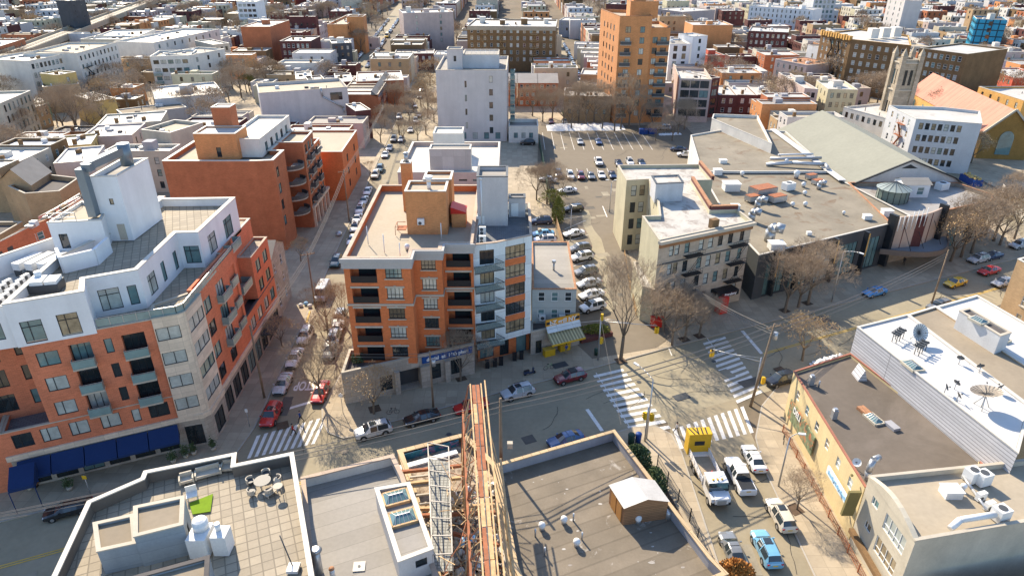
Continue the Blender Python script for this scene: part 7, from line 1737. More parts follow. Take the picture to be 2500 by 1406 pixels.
# fences
def fence(label,pts,h,m,z=.15,step=2.4,solid=False,name='fence',slats=3):
    b=Vector(pts[0]); t=thing(name,label,'fence',(b.x,b.y,z)); mb=MB(); ps=MB()
    for a,c in zip(pts,pts[1:]):
        a,c=Vector(a),Vector(c); n=max(1,int((c-a).length/step))
        if solid: mb.bar((*a,z+h/2),(*c,z+h/2),.08,h)
        else:
            for k in range(slats): mb.bar((*a,z+h*(k+1)/slats-.05),(*c,z+h*(k+1)/slats-.05),.04,.05)
            L=(c-a).length; N=int(L/.25)
            for i in range(N): q=a.lerp(c,i/N); mb.bar((*q,z),(*q,z+h),.02,.02)
        for i in range(n+1): q=a.lerp(c,i/n); ps.box((q.x,q.y,z+h/2+.05),(.1,.1,h+.1))
    mb.build('fence_panel',[m],t); ps.build('fence_posts',[m],t)
fence('dark green lattice fence along the left side of the parking lot',[(8.9,150),(8.2,205)],3.0,M_dbin,solid=True)
fence('tan board fence between the rear yard and the angled stalls',[G2((1355,540)),G2((1375,610))],1.8,M_tanbrick,solid=True)
fence('chain fence around the corner garden beside the asphalt roof',[(17.2,62.5),(19.1,54),(19.6,46)],1.8,M_dkgrey)
fence('low wooden fence along the tenement driveway edge',[(22.2,123),(21.3,112),(20.6,99)],1.3,M_rustl)
fence('white wall with graffiti at the side street right edge',[G2((2440,480)),G2((2500,545))],3,M_white2,solid=True,name='boundary_wall')
fence('iron railing in front of the yellow shop building',[(34.4,69),(34.2,45)],1.1,M_rust)
# ================= WIRES =================
def wire(name,label,a,b,sag=.5,r=.022,n=8):
    mb=MB(); pts=[]
    for i in range(n+1):
        t=i/n; p=Vector(a).lerp(Vector(b),t); p.z-=sag*4*t*(1-t); pts.append(p)
    for p,q in zip(pts,pts[1:]): mb.tube(p,q,r,r,4,cap=False)
    return tag(mb.build(name,[M_cable]),label,'cable',None)
top=PT['G']
for i in range(5):
    a=PT['E']+Vector((-.6+.3*i,0,-.4-.55*(i//2))); b_=PT['G']+Vector((-.4+.2*i,0,-.5-.6*(i//2))); wire('overhead_cable','%s of the overhead cables from the leaning pole to the timber pole'%ORD[i],a,b_,.9,.04)
    wire('overhead_cable','%s of the overhead cables running left from the timber pole'%ORD[i],b_,Vector((-70,36+i*.3,12-.6*(i//2))),1.2,.04)
    wire('overhead_cable','%s of the overhead cables running right from the leaning pole'%ORD[i],a,PT['F']+Vector((0,0,-.5-.5*(i//2))),.9,.035)
for i in range(3):
    wire('overhead_cable','%s cable across the intersection towards the tenement'%ORD[i],PT['E']+Vector((0,0,-.8-.4*i)),Vector((25+i*.4,100,8.5-.5*i)),.8,.045)
    wire('overhead_cable','%s cable along the side street between the first poles'%ORD[i],PT['A']+Vector((.1*i,0,-.5-.5*i)),PT['B']+Vector((.1*i,0,-.4-.3*i)),.5,.04)
    wire('overhead_cable','%s cable along the side street between the upper poles'%ORD[i],PT['B']+Vector((.1*i,0,-.4-.3*i)),PT['C']+Vector((.1*i,0,-.5-.4*i)),.5,.04)
    wire('overhead_cable','%s cable farther up the side street'%ORD[i],PT['C']+Vector((.1*i,0,-.5-.4*i)),Vector((-40,215,10-.4*i)),.6,.04)
for i in range(2): wire('overhead_cable',['upper','lower'][i]+' cable crossing the avenue from the side street corner',PT['D']+Vector((0,0,-.4-.5*i)),PT['A']+Vector((0,0,-3-.5*i)),.6,.025)
wire('overhead_cable','long cable from the grill signal to the asphalt roof corner',px((1460,880),7.2),(12.5,62.5,6.4),.2,.02)
# ================= PEOPLE =================
def person(label,x,y,z,hd,top_,leg,hair=M_frame,walk=.35,sit=False,arm=.25):
    """one skinned body grown from a posed skeleton, with five-fingered mitt chains too small to see at this size kept as short chains"""
    V=[];E=[];RR=[]
    def v(p,r,par=None): V.append(p);RR.append(r); 
    def add(p,r,par):
        V.append(p); RR.append(r); i=len(V)-1
        if par is not None: E.append((par,i))
        return i
    pel=add((0,0,.95),.13,None); wa=add((0,0,1.12),.12,pel); ch=add((0,0,1.36),.15,wa); nk=add((0,0,1.50),.06,ch); hd_=add((.02,0,1.60),.085,nk); hd2=add((.02,0,1.72),.085,hd_)
    for s in (-1,1):
        hp=add((0,s*.10,.90),.095,pel); kn=add((.5*walk*s+.04,s*.11,.50),.065,hp); an=add((.9*walk*s-.06,s*.11,.09),.04,kn); add((.9*walk*s+.12,s*.12,.04),.04,an)
        sh=add((0,s*.19,1.42),.06,ch); el=add((-.25*walk*s,s*.25,1.15),.045,sh); wr_=add((-.25*walk*s+arm,s*.24,.95),.032,el); hn=add((-.25*walk*s+arm+.08,s*.24,.90),.035,wr_)
        for f in range(4): add((-.25*walk*s+arm+.17-.01*f,s*.24+(f-1.5)*.02,.86+.005*f),.009,hn)
        add((-.25*walk*s+arm+.10,s*.24-s*.05,.88),.01,hn)
    me=bpy.data.meshes.new('body'); me.from_pydata(V,E,[]); o=bpy.data.objects.new('body',me); COL.objects.link(o)
    root=thing('person',label,'person',(x,y,z),R(hd)); o.parent=root
    m=o.modifiers.new('skin','SKIN'); sk=me.skin_vertices[0].data if me.skin_vertices else None
    if sk is None:
        bpy.context.view_layer.objects.active=o; 
    if me.skin_vertices:
        for i,r in enumerate(RR): me.skin_vertices[0].data[i].radius=(r,r)
        me.skin_vertices[0].data[0].use_root=True
    m2=o.modifiers.new('sub','SUBSURF'); m2.levels=1; m2.render_levels=1
    dg=bpy.context.evaluated_depsgraph_get(); ev=bpy.data.meshes.new_from_object(o.evaluated_get(dg)); o.modifiers.clear(); o.data=ev
    ev.materials.clear()
    for mm in (top_,leg,M_skin,M_black): ev.materials.append(mm)
    for p in ev.polygons:
        c=p.center; p.use_smooth=True
        p.material_index=3 if c.z<.1 else 1 if c.z<1.0 and abs(c.y)<.2 else 2 if c.z>1.49 or (c.z<.98 and abs(c.y)>.2) else 0
    lm(lambda mb:(mb.ball((-.01,0,1.735),.115,10,6,0,.95),),'hair',[hair],root)
    def face_(mb):
        for s in (-1,1): mb.ball((.115,s*.035,1.68),.012,5,4,0)
        mb.box((.112,0,1.615),(.01,.05,.012),1)
    lm(lambda mb:mb.ball((.125,0,1.65),.016,5,4),'nose',[M_skin],root); lm(face_,'face_marks',[M_black,M_redp],root)
    for s in (-1,1): lm(lambda mb:mb.ball((.02,s*.1,1.67),.022,5,4),'ear',[M_skin],root)
    return root
def pp(label,p,hd,t,l,z=KH,**k): q=G2(p); return person(label,q[0],q[1],z,hd,t,l,**k)
pp('person in a blue shirt and khaki trousers under the grill awning',(1382,866),100,M_pblue,M_pkh,walk=.05)
pp('person in a black coat walking on the side street corner pavement',(846,985),-60,M_pblk,M_pblk)
pp('person in a red jacket on the left crosswalk',(717,1062),10,M_pred,M_pblk,z=.04)
pp('person in dark clothes standing near the left crosswalk pole',(735,1030),190,M_pblue,M_pblk,z=.04)
pp('person in a white shirt and dark cap stepping onto the near crosswalk',(1650,1058),-50,M_white,M_pblk,z=.04)
pp('person in black walking beneath the marquee',(2205,648),-120,M_pblk,M_pblk)
# ================= ROOF-TOP EQUIPMENT =================
def at(p,z): return G(p[0],p[1],z)
def condenser_proto(w_=.95,d_=.42,h_=1.25,top=False):
    mb=MB(); mb.box((0,0,h_/2+.12),(w_,d_,h_),0)
    for s in (-1,1): mb.box((s*w_*.35,0,.06),(.06,d_+.1,.12),1)
    fan=MB()
    if top: fan.tube((0,0,h_+.12),(0,0,h_+.16),min(w_,d_)*.36,min(w_,d_)*.36,14,0)
    else:
        for k in range(1 if h_<1 else 2): fan.tube((-.12,-d_/2-.02,h_*(.32+.42*k)+.1),(-.12,-d_/2,h_*(.32+.42*k)+.1),.24,.24,12,0)
    a=mb.data('casing'); a.materials.append(M_wmetal); a.materials.append(M_dkgrey); b=fan.data('fan_grille'); b.materials.append(M_dkgrey); return a,b
CP1=condenser_proto(); CP2=condenser_proto(1.3,1.1,1.3,True); CP3=condenser_proto(.95,.42,.85); CP4=condenser_proto(2.4,1.7,1.5,True)
def unit(label,p,z,rz,pr=None,group=None,name='condenser_unit',world=None):
    q=at(p,z+.8) if world is None else Vector(world); r=thing(name,label,'air conditioner',(q.x,q.y,z),rz,group)
    for n,m in zip(('casing','fan_grille'),pr or CP1): o=bpy.data.objects.new(n,m); COL.objects.link(o); o.parent=r
    return r
# condenser deck on the corner block
k=0
for row in range(4):
    for i in range(9-row):
        q=Vector((-53.6,61.2))+Vector((-.16,1))*(i*1.18+.4)+Vector((-1,-.16))*(1.1+row*1.35)
        if q.y>72.5: continue
        unit('%s white condenser of the %s row on the corner block deck'%(ORD[i],ORD[row]),None,20.1,R(78),CP1,'white condenser units on the corner block deck',world=(q.x,q.y,0))
for i in range(3):
    q=Vector((-55.6-i*1.5,73.6)); r=thing('condenser_rack','%s long condenser rack behind the rows of condensers'%['right','middle','left'][i],'air conditioner',(q.x,q.y,20.1),R(78),'long condenser racks')
    lm(lambda mb:(mb.box((1.2,0,1.3),(3.6,1.0,.9),0),mb.box((-.5,0,.45),(.1,1,.9),1),mb.box((2.9,0,.45),(.1,1,.9),1)),'casing',[M_wmetal,M_dkgrey],r)
q=Vector((-50.6,66.2)); r=thing('roof_cooling_unit','large grey hooded ventilation unit on the paved penthouse roof','ventilation unit',(q.x,q.y,21.9),R(12)); lm(lambda mb:(mb.box((0,0,.5),(3.0,1.9,.9),0),mb.box((-.6,0,1.15),(1.3,1.7,.5),1),mb.box((.8,0,1.15),(1.2,1.7,.4),1),mb.tube((-.9,.9,.9),(-.9,.9,1.9),.35,.35,10,1)),'casing',[M_dkgrey,M_wmetal],r)
unit('upper white condenser stacked on the white bay roof terrace',(1178,563),18.7,0,CP1); unit('lower white condenser by the parapet of the white bay roof',(1178,585),18.7,0,CP1); unit('white condenser behind the stacked pair on the white bay roof',(1172,535),18.7,0,CP2)
unit('small wall air conditioner on the orange stair bulkhead',None,20.6,0,CP3,world=(-12.6,88.25,0))
def dish(label,p,z,r,az=-1.2,el=.6,m=None,hgt=1.0,name='satellite_dish'):
    q=at(p,z+hgt); t=thing(name,label,'satellite dish',(q.x,q.y,z)); mb=MB(); mb.tube((q.x,q.y,z),(q.x,q.y,z+hgt),.05,.05,6)
    if r>.8:
        for a in (0,2.1,4.2): mb.tube((q.x+.8*math.cos(a),q.y+.8*math.sin(a),z),(q.x,q.y,z+hgt*.9),.05,.05,5)
    mb.build('mast',[M_galv],t)
    d=Vector((math.cos(az)*math.cos(el),math.sin(az)*math.cos(el),math.sin(el))); u=d.orthogonal().normalized(); v=d.cross(u); c=Vector((q.x,q.y,z+hgt)); mb=MB(); n=20; pr=None
    for i in range(5):
        rr=r*i/4; ring=[c+d*(.22*r*(i/4)**2*1.2)+(u*math.cos(2*math.pi*j/n)+v*math.sin(2*math.pi*j/n))*rr for j in range(n)]
        if pr:
            for j in range(n):
                k=(j+1)%n; f=[pr[j],pr[k],ring[k],ring[j]] if i>1 else [pr[j],ring[k],ring[j]]; mb.face(f,0,True)
        pr=ring
    if r>.8:
        for j in range(0,n,1): mb.tube(c+d*.03,pr[j],.025,.025,4,1,False)
    mb.build('reflector',[m or M_ltgrey,M_dkgrey],t)
    mb=MB(); mb.tube(c,c+d*r*.9,.03,.02,5); mb.box(c+d*r*.9,(.12,.12,.12)); mb.build('feed_horn',[M_dkgrey],t)
dish('big ribbed satellite dish near the front corner of the white roof',(2408,962),11,1.5,2.2,1.35,M_lime,1.7)
dish('dark mesh satellite dish at the back of the white roof',(2243,812),11,1.15,-1.3,.5,M_wmetal,1.3)
for i,(p,l) in enumerate((((2310,945),'small dish left of the group on the white roof'),((2340,965),'small dish in the middle of the white roof group'),((2335,935),'small dish beside the vent on the white roof'),((2345,875),'small dish on the tan gravel roof'),((2395,895),'small dish farther right on the tan gravel roof'),((2445,945),'small dish at the far edge of the tan gravel roof'))): dish(l,p,11,.42,-.6+.5*i,.5,M_dkgrey,.8)
def rack(label,p,z,rz):
    q=at(p,z+.9); r=thing('roof_antenna',label,'antenna',(q.x,q.y,z),rz); lm(lambda mb:[mb.tube((0,-1.3,1.0),(0,1.3,1.0),.05,.05,6),mb.tube((-.5,-1.3,1.3),(-.5,1.3,1.3),.05,.05,6)]+[mb.tube((x,-.9+.9*i,0),(x,-.9+.9*i,1.4),.05,.05,6) for i in range(3) for x in (-.25,.25)]+[mb.box((0,-.9+.6*i,1.2),(.9,.25,.2)) for i in range(4)],'frame',[M_dkgrey],r)
rack('antenna rack with white panels beside the mesh dish',(2195,815),11,-.9); rack('longer antenna rack before the mesh dish',(2250,845),11,-.9)
def vent(label,p,z,k='dome',r=.4,h=.8,m=None,group=None):
    q=at(p,z+h*.5); t=thing('roof_vent',label,'vent',(q.x,q.y,z),group=group); mb=MB()
    if k=='dome': mb.tube((q.x,q.y,z),(q.x,q.y,z+h*.6),r*.7,r*.7,10); mb.build('duct',[M_galv],t); mb=MB(); mb.ball((q.x,q.y,z+h*.75),r,10,6); mb.build('cowl',[m or M_wmetal],t)
    elif k=='pipe': mb.tube((q.x,q.y,z),(q.x,q.y,z+h),r,r,8); mb.build('duct',[m or M_galv],t)
    elif k=='elbow': mb.path([(q.x,q.y,z),(q.x,q.y,z+h),(q.x+h*.3,q.y-h*.3,z+h*1.4),(q.x+h*.9,q.y-h*.6,z+h*1.3)],r,9); mb.build('duct',[m or M_galv],t)
    elif k=='box': mb.box((q.x,q.y,z+h/2),(r*2,r*1.6,h)); mb.box((q.x,q.y,z+h+.04),(r*2.2,r*1.8,.08)); mb.build('hood',[m or M_wmetal],t)
for i,(p,l) in enumerate((((1323,1285),'left round roof ventilator on the striped asphalt roof'),((1377,1270),'upper round roof ventilator on the striped asphalt roof'),((1408,1325),'lower right round roof ventilator on the striped asphalt roof'),((1558,1268),'round ventilator in the shadow of the wooden shed'))): vent(l,p,5.3,'dome',.36,.8)
for p,l in (((1307,1300),'thin vent pipe left of the round ventilators'),((1400,1262),'thin vent pipe right of the upper ventilator'),((1421,1308),'thin vent pipe above the lower ventilator'),((1330,1345),'thin vent pipe nearest the rusty frame'),((1582,1258),'thin vent pipe in the shed shadow'),((1632,1255),'square chimney pipe behind the shed')): vent(l,p,5.3,'pipe',.09 if p[0]<1600 else .3,1.0)
for p,l,h in (((897,575),'thin white pipe on the cream roof near the left parapet',2.6),((937,595),'thin white pipe in the middle of the cream roof',2.6),((976,612),'thin white pipe before the orange bulkhead',2.2),((1077,565),'thin white pipe right of the orange bulkhead',2.4),((1108,520),'thin dark pipe by the right parapet of the cream roof',2.6)): vent(l,p,19.2,'pipe',.06,h,M_wmetal)
vent('white round cowl vent at the front parapet of the cream roof',(994,604),19.2,'dome',.36,.7)
for i,(p,k,r_,h_) in enumerate([((1945,427),'dome',.7,1.6),((1962,452),'dome',.5,.8),((1965,472),'dome',.45,.7),((1966,499),'dome',.45,.7),((1935,500),'dome',.45,.7),((2117,530),'box',.7,.8),((1752,420),'box',.9,1.2),((1785,455),'box',1.6,1.6),((1765,395),'box',.8,.9),((1812,425),'dome',.5,.9),((1850,500),'elbow',.6,1.6),((1835,530),'elbow',.7,1.5),((1880,575),'elbow',.9,2.0),((1895,600),'box',1.2,1.2),((2000,455),'elbow',.5,1.2),((1920,395),'dome',.5,.8),((1795,505),'box',.8,.8),((2165,520),'box',.9,1.2),((2060,520),'dome',.3,.6),((1975,570),'box',.4,.5)]):
    vent('%s roof ventilation item on the theatre roof counted from the tenement side'%ORD[i] if False else ['tall white cowl left of the rusty units on the theatre roof','white ball vent before the small rusty units','white ball vent below the first one on the theatre roof','lowest white ball vent on the open theatre roof','white ball vent right of the big rusty unit','small blue-white unit near the screen wall','white box unit at the tenement end of the roof','large pale plant box behind the tenement parapet','small pale box by the lean-to shed','ball vent beside the large pale box','elbow duct left of the big rusty unit','white elbow duct over the tenement roof edge','big arched white duct at the front roof corner','pale duct base below the arched duct','elbow vent by the small rusty units','ball vent under the long ducts','low box behind the tenement brown parapet','grey box pair behind the screen wall','tiny ball vent on the plain roof area','small hatch box at the street edge of the theatre roof'][i],p,8.45,k,r_,h_)
def rusty(label,p,rz,s=1.0):
    q=at(p,9.6); r=thing('rooftop_unit',label,'rooftop unit',(q.x,q.y,8.4),rz); lm(lambda mb:mb.box((0,0,.9*s),(3.4*s,2.0*s,1.1*s)),'casing',[M_galv],r); lm(lambda mb:mb.box((0,0,1.5*s),(3.3*s,1.9*s,.1)),'rusty_top',[M_rust],r); lm(lambda mb:[mb.box((x*s,y*s,.2),(.15,.15,.4)) for x in (-1.5,1.5) for y in (-.8,.8)],'stand',[M_dkgrey],r)
for p,l,rz,s in (((1862,468),'largest rusty-topped unit on the theatre roof',AVA,1.5),((1898,480),'rusty-topped unit with condenser screen on the theatre roof',AVA,1.0),((1840,478),'left rusty-topped unit touching the largest one',AVA,.9),((1982,424),'upper small rusty-topped unit by the sage roof',AVA,.7),((1998,437),'lower small rusty-topped unit by the sage roof',AVA,.7)): rusty(l,p,rz,s)
unit('grey screened condenser standing right of the rusty units',(1925,455),8.4,AVA,CP4); 
def duct(label,pts,r,m=M_galv,name='roof_duct'):
    P=[at(p,z) for p,z in pts]; mb=MB(); mb.path(P,r,9); tag(mb.build(name,[m]),label,'duct')
duct('long silver duct running along the theatre roof towards the sage roof',[((1870,402),8.9),((1935,398),9.6),((2015,402),9.6),((2022,412),9.4)],.45); duct('second silver duct just above the long one',[((1880,388),9.4),((2005,386),9.4)],.35); duct('thin pipe between the two theatre roof sections',[((1900,378),9.3),((1985,376),9.3)],.22,M_wmetal)
for i in range(7): vent('%s slender white pole of the theatre roof sign frame'%ORD[i],(2195+i*11,548-i*3),8.0,'pipe',.07,3.6 if i>2 else 2.8,M_wmetal,'slender poles on the theatre roof')
unit('blue-grey cooling unit behind the slender poles',(2300,455),8.0,AVA,CP4)
# brown roof and cream roof items
for p,l in (((2110,1003),'small closed skylight lid on the brown tar roof'),((2178,1040),'grey roof hatch on the brown tar roof')): 
    q=at(p,7.2); t=thing('roof_hatch',l,'roof hatch',(q.x,q.y,7.0)); mb=MB(); mb.box((q.x,q.y,7.25),(1.5,.9,.35),rz=-1.3); mb.build('lid',[M_copo if p[0]<2150 else M_grey],t)
skylight(YB,at((2133,1022),7.2),2.0,1.2,7.05,-1.3,M_cream)
q=at((2120,965),7.2); mb=MB(); mb.path([(q.x,q.y,7),(q.x,q.y,8.2)],.05)
skylight(SH,at((2228,893),11.1),2.2,1.5,10.98,-1.4,M_cream); skylight(SH3,at((2440,825),10.9),2.2,1.3,10.8,-1.2,M_cream); skylight(SH2,at((2388,785),13.3),1.8,1.4,13.35,-1.2,M_cream)
for p,l,pr in (((2375,1158),'first condenser at the back parapet of the cream building roof',CP2),((2400,1165),'second condenser beside the first on the cream roof',CP2),((2398,1205),'small condenser midway along the pipe run',CP3),((2418,1228),'small condenser farther along the pipe run',CP3),((2444,1252),'last condenser at the end of the pipe run',CP2)): unit(l,p,8.5,.3,pr)
vent('white rounded exhaust box on the cream building roof',(2322,1200),8.5,'box',.8,.8); vent('white cowl pipe beside the exhaust box',(2352,1190),8.5,'dome',.3,.9)
duct('grey pipe run along the condensers on the cream roof',[((2350,1160),8.9),((2375,1195),8.9),((2410,1245),8.9)],.14); duct('large white snorkel duct rising at the seam of brown and cream roofs',[((2117,1180),6.5),((2120,1150),8.3),((2133,1122),9.4),((2146,1116),9.2)],.33,M_galv)
duct('white duct along the cream building side parapet',[((2320,1290),8.9),((2345,1268),9.4),((2430,1255),9.4)],.3,M_wmetal)
dish('white dish at the brown roof edge by the snorkel duct',(2093,1128),7,.45,-2.4,.5,M_wmetal,.9)
for p,l,h in (((2000,938),'slim vent pipe with white cap on the brown roof',1.0),): vent(l,p,7.0,'pipe',.1,h)
q=at((2102,905),8); t=thing('stair_hood','small ribbed metal hood at the siding wall','roof hood',(q.x,q.y,7)); mb=MB(); mb.mesh([(q.x-.6,q.y-.9,7),(q.x+.6,q.y-.9,7),(q.x+.6,q.y+.9,7),(q.x-.6,q.y+.9,7),(q.x,q.y-.9,8.6),(q.x,q.y+.9,8.6)],[(0,1,4),(2,3,5),(1,2,5,4),(3,0,4,5)]); mb.build('hood',[M_siding],t)
# terrace furniture
def sofa(label,p,rz,L=1.0,name='armchair',m=M_copo,z=11.9):
    q=at(p,z+.4); r=thing(name,label,'sofa' if L>1.3 else 'armchair',(q.x,q.y,z),rz)
    lm(lambda mb:mb.box((0,0,.32),(L,.8,.25)),'seat_cushion',[M_coping],r); lm(lambda mb:mb.box((0,.38,.6),(L,.14,.6)),'backrest',[M_coping],r)
    for s in (-1,1): lm(lambda mb:mb.box((s*(L/2+.06),0,.4),(.13,.85,.55)),'armrest',[M_cream],r)
sofa('white outdoor armchair left of the sofa by the terrace parapet',(455,1168),AVA); sofa('white outdoor sofa with dark cushions by the terrace parapet',(508,1152),AVA,2.0,'outdoor_sofa'); sofa('white outdoor armchair in the terrace parapet corner',(557,1138),AVA-.3)
def rtable(label,p,z,r_,h=.74,m=M_coping):
    q=at(p,z+h); t=thing('round_table',label,'table',(q.x,q.y,z)); mb=MB(); mb.tube((q.x,q.y,z+h-.05),(q.x,q.y,z+h),r_,r_,18); mb.build('tabletop',[m],t)
    for a in (0.5,2.6,4.7): mb=MB(); mb.tube((q.x+.4*r_*math.cos(a),q.y+.4*r_*math.sin(a),z+h-.05),(q.x+.7*r_*math.cos(a),q.y+.7*r_*math.sin(a),z),.03,.03,6); mb.build('leg',[M_galv],t)
    return q
q=rtable('round dining table ringed by tub chairs on the terrace',(640,1172),11.9,.75,.74,M_dkgrey)
for i in range(5):
    a=.4+i*1.256; c=(q.x+1.25*math.cos(a),q.y+1.25*math.sin(a)); r=thing('tub_chair',['right-hand','upper right','upper left','lower left','lower right'][i]+' of the five pale tub chairs round the dark terrace table','chair',(c[0],c[1],11.9),a+R(90),'tub chairs round the terrace table')
    lm(lambda mb:mb.tube((0,0,.1),(0,0,.45),.3,.34,12),'seat',[M_dkgrey],r)
    lm(lambda mb:[mb.bar((.36*math.cos(math.pi+math.pi*t/8),-.36*math.sin(math.pi+math.pi*t/8)*-1,.5),(.36*math.cos(math.pi+math.pi*(t+1)/8),.36*math.sin(math.pi+math.pi*(t+1)/8),.5),.08,.5) for t in range(8)],'backrest',[M_coping],r)
rtable('tall small round table beside the lounge chair',(678,1185),11.9,.42,1.0)
q=at((655,1200),12.3); r=thing('lounge_chair','pale slatted lounge chair on the paved terrace','chair',(q.x,q.y,11.9),-.6); lm(lambda mb:mb.box((0,.2,.3),(.75,1.2,.08)),'seat',[M_coping],r); lm(lambda mb:mb.mesh([(-.37,.75,.3),(.37,.75,.3),(.37,1.2,1.0),(-.37,1.2,1.0)],[(0,1,2,3)]),'backrest',[M_coping],r); lm(lambda mb:[mb.box((x,y,.15),(.06,.06,.3)) for x in (-.33,.33) for y in (-.3,.7)],'leg_frame',[M_coping],r)
q=at((468,1207),12.3); r=thing('garden_chair','white folding garden chair beside the artificial turf','chair',(q.x,q.y,11.9),AVA); lm(lambda mb:mb.box((0,0,.42),(.9,.8,.08)),'seat',[M_wmetal],r); lm(lambda mb:mb.box((0,.42,.75),(.9,.06,.7)),'backrest',[M_wmetal],r); lm(lambda mb:[mb.box((x,y,.2),(.05,.05,.4)) for x in (-.4,.4) for y in (-.35,.35)],'leg_frame',[M_wmetal],r)
mb=MB(); 
P=[at(p,11.93) for p in ((462,1228),(520,1205),(514,1248),(470,1255))]; mb.prism([(p.x,p.y) for p in P],11.9,11.96); tag(mb.build('turf_mat',[M_turf]),'bright green artificial turf rectangle on the paved terrace','mat')
q=at((500,1318),12.5); t=thing('water_tank','white round vent tank on boxed plinth on the terrace','tank',(q.x,q.y,11.9)); mb=MB(); mb.box((q.x,q.y-.4,12.9),(1.5,1.9,2.0)); mb.build('plinth',[M_wmetal],t); mb=MB(); mb.tube((q.x,q.y,13.9),(q.x,q.y,14.6),.62,.62,16); mb.dome((q.x,q.y,14.6),.62,.3,16); mb.build('drum',[M_wmetal],t)
q=at((545,1328),12.5); t=thing('vent_box','white boxy vent beside the round tank','vent',(q.x,q.y,11.9)); mb=MB(); mb.box((q.x,q.y,12.9),(1.2,1.3,2.0)); mb.build('casing',[M_wmetal],t); mb=MB(); mb.tube((q.x-.2,q.y+.2,13.9),(q.x-.2,q.y+.2,14.6),.22,.22,10); mb.build('stub_pipe',[M_wmetal],t)
q=at((715,1378),12.4); t=thing('parasol','closed parasol leaning on the terrace with white weights','parasol',(q.x,q.y,11.9)); mb=MB(); mb.tube((q.x,q.y,12.0),(q.x-1.1,q.y+1.2,14.3),.05,.05,6); mb.build('mast',[M_dkgrey],t); mb=MB(); mb.box((q.x,q.y,12.05),(.9,.9,.3)); mb.build('base',[M_wmetal],t)
# grey roof pipe and hatch
q=at((770,1345),11.5); t=thing('exhaust_stack','tall galvanised exhaust stack with round cap on the grey roof','exhaust',(q.x,q.y,8.9)); mb=MB(); mb.tube((q.x,q.y,8.9),(q.x,q.y,11.6),.34,.34,14); mb.build('pipe',[M_galv],t); mb=MB(); mb.tube((q.x,q.y,11.6),(q.x,q.y,11.8),.55,.3,16); mb.build('cap',[M_galv],t)
q=at((877,1382),9.0); t=thing('roof_drain','white square drain pad on the grey roof','drain',(q.x,q.y,8.95)); mb=MB(); mb.box((q.x,q.y,9.0),(1.0,1.0,.08),rz=.1); mb.build('pad',[M_copw],t); mb=MB(); mb.tube((q.x,q.y,9.03),(q.x,q.y,9.08),.12,.12,8); mb.build('drain_hole',[M_dkgrey],t)
q=at((810,1392),9.6); t=thing('gas_valve','orange and white roof valve beside the stack','valve',(q.x,q.y,8.95)); mb=MB(); mb.tube((q.x,q.y,8.95),(q.x,q.y,9.8),.22,.22,10); mb.build('body',[M_wmetal],t); mb=MB(); mb.dome((q.x,q.y,9.8),.25,.2); mb.build('knob',[M_copo],t)
# ================= RUSTY BILLBOARD FRAME AND SCAFFOLD =================
BF=thing('billboard_frame','rusty lattice billboard frame with long plank catwalk seen from above','billboard',(-2,45,6))
F_=G(1161,940,15); N_=G(1198,1406,15); dv=(N_-F_).normalized(); N_=N_+dv*5; Lb=(N_-F_).length; sx=Vector((dv.y,-dv.x,0)).normalized()
if sx.x<0: sx=-sx
mb=MB()
for s in (-.22,.22):
    for i in range(9): mb.bar(F_.lerp(N_,i/9)+sx*(s+rnd.uniform(-.03,.03))+Vector((0,0,rnd.uniform(-.03,.03))),F_.lerp(N_,(i+.97)/9)+sx*(s+rnd.uniform(-.03,.03)),.34,.07,rnd.choice([0,0,2]))
mb.bar(F_+sx*0+Vector((0,0,.06)),N_+Vector((0,0,.06)),.06,.06,1); mb.build('plank_catwalk',[M_rust,M_dkgrey,M_rustl],BF)
for s,z,m in ((-.55,.15,M_rustl),(.55,.15,M_rustl),(.95,.5,M_rustl)):
    mb=MB(); mb.bar(F_+sx*s+Vector((0,0,z)),N_+sx*s+Vector((0,0,z)),.13,.13); mb.build('top_chord',[m],BF)
A1=G(1130,1000,12.5); A2=A1+dv*(Lb-3)
mb=MB(); mb.bar(A1,A2,.2,.2); mb.build('side_chord',[M_rust],BF)
B1=G(1222,1120,11.5); B2=B1+dv*(Lb-8)
mb=MB(); mb.bar(B1,B2,.2,.2); mb.build('side_chord',[M_rustl],BF)
rb=random.Random(3); n=13
for i in range(n):
    t=i/(n-1); top_=F_.lerp(N_,t); a=A1.lerp(A2,t); low=Vector((a.x-.4,a.y,5.6)); mb=MB(); mb.bar(top_-sx*.72,a,.1,.1); mb.bar(a,low,.12,.12); 
    mb.build('post',[rb.choice([M_rust,M_rustl])],BF)
    if i<n-1:
        a2=A1.lerp(A2,(i+1)/(n-1)); t2=F_.lerp(N_,(i+1)/(n-1)); mb=MB(); mb.bar(top_-sx*.72,a2,.07,.07); mb.bar(a,Vector((a2.x-.4+rb.uniform(-1,1),a2.y,5.7)),.07,.07); mb.bar(a2,t2-sx*.2+Vector((0,0,-1.2)),.06,.06)
        mb.build('brace',[rb.choice([M_rust,M_rustl,M_wood])],BF)
    if t>.12:
        b=B1.lerp(B2,t); mb=MB(); mb.bar(top_+sx*.72,b,.08,.08); mb.bar(b,Vector((b.x+.2,b.y,5.5)),.1,.1); mb.build('post',[M_rustl],BF)
for i in range(80):
    t=rb.random(); c=F_.lerp(N_,.2+.8*t)-sx*rb.uniform(.5,3.4)+Vector((0,0,-rb.uniform(3,8))); d=Vector((rb.uniform(-1,1),rb.uniform(-1.4,1.4),rb.uniform(-.6,.6))).normalized()*rb.uniform(.7,2.0); mb=MB(); mb.bar(c-d,c+d,.055,.055); mb.build('strut',[rb.choice([M_rust,M_rustl,M_rustl,M_wood])],BF)
mb=MB()
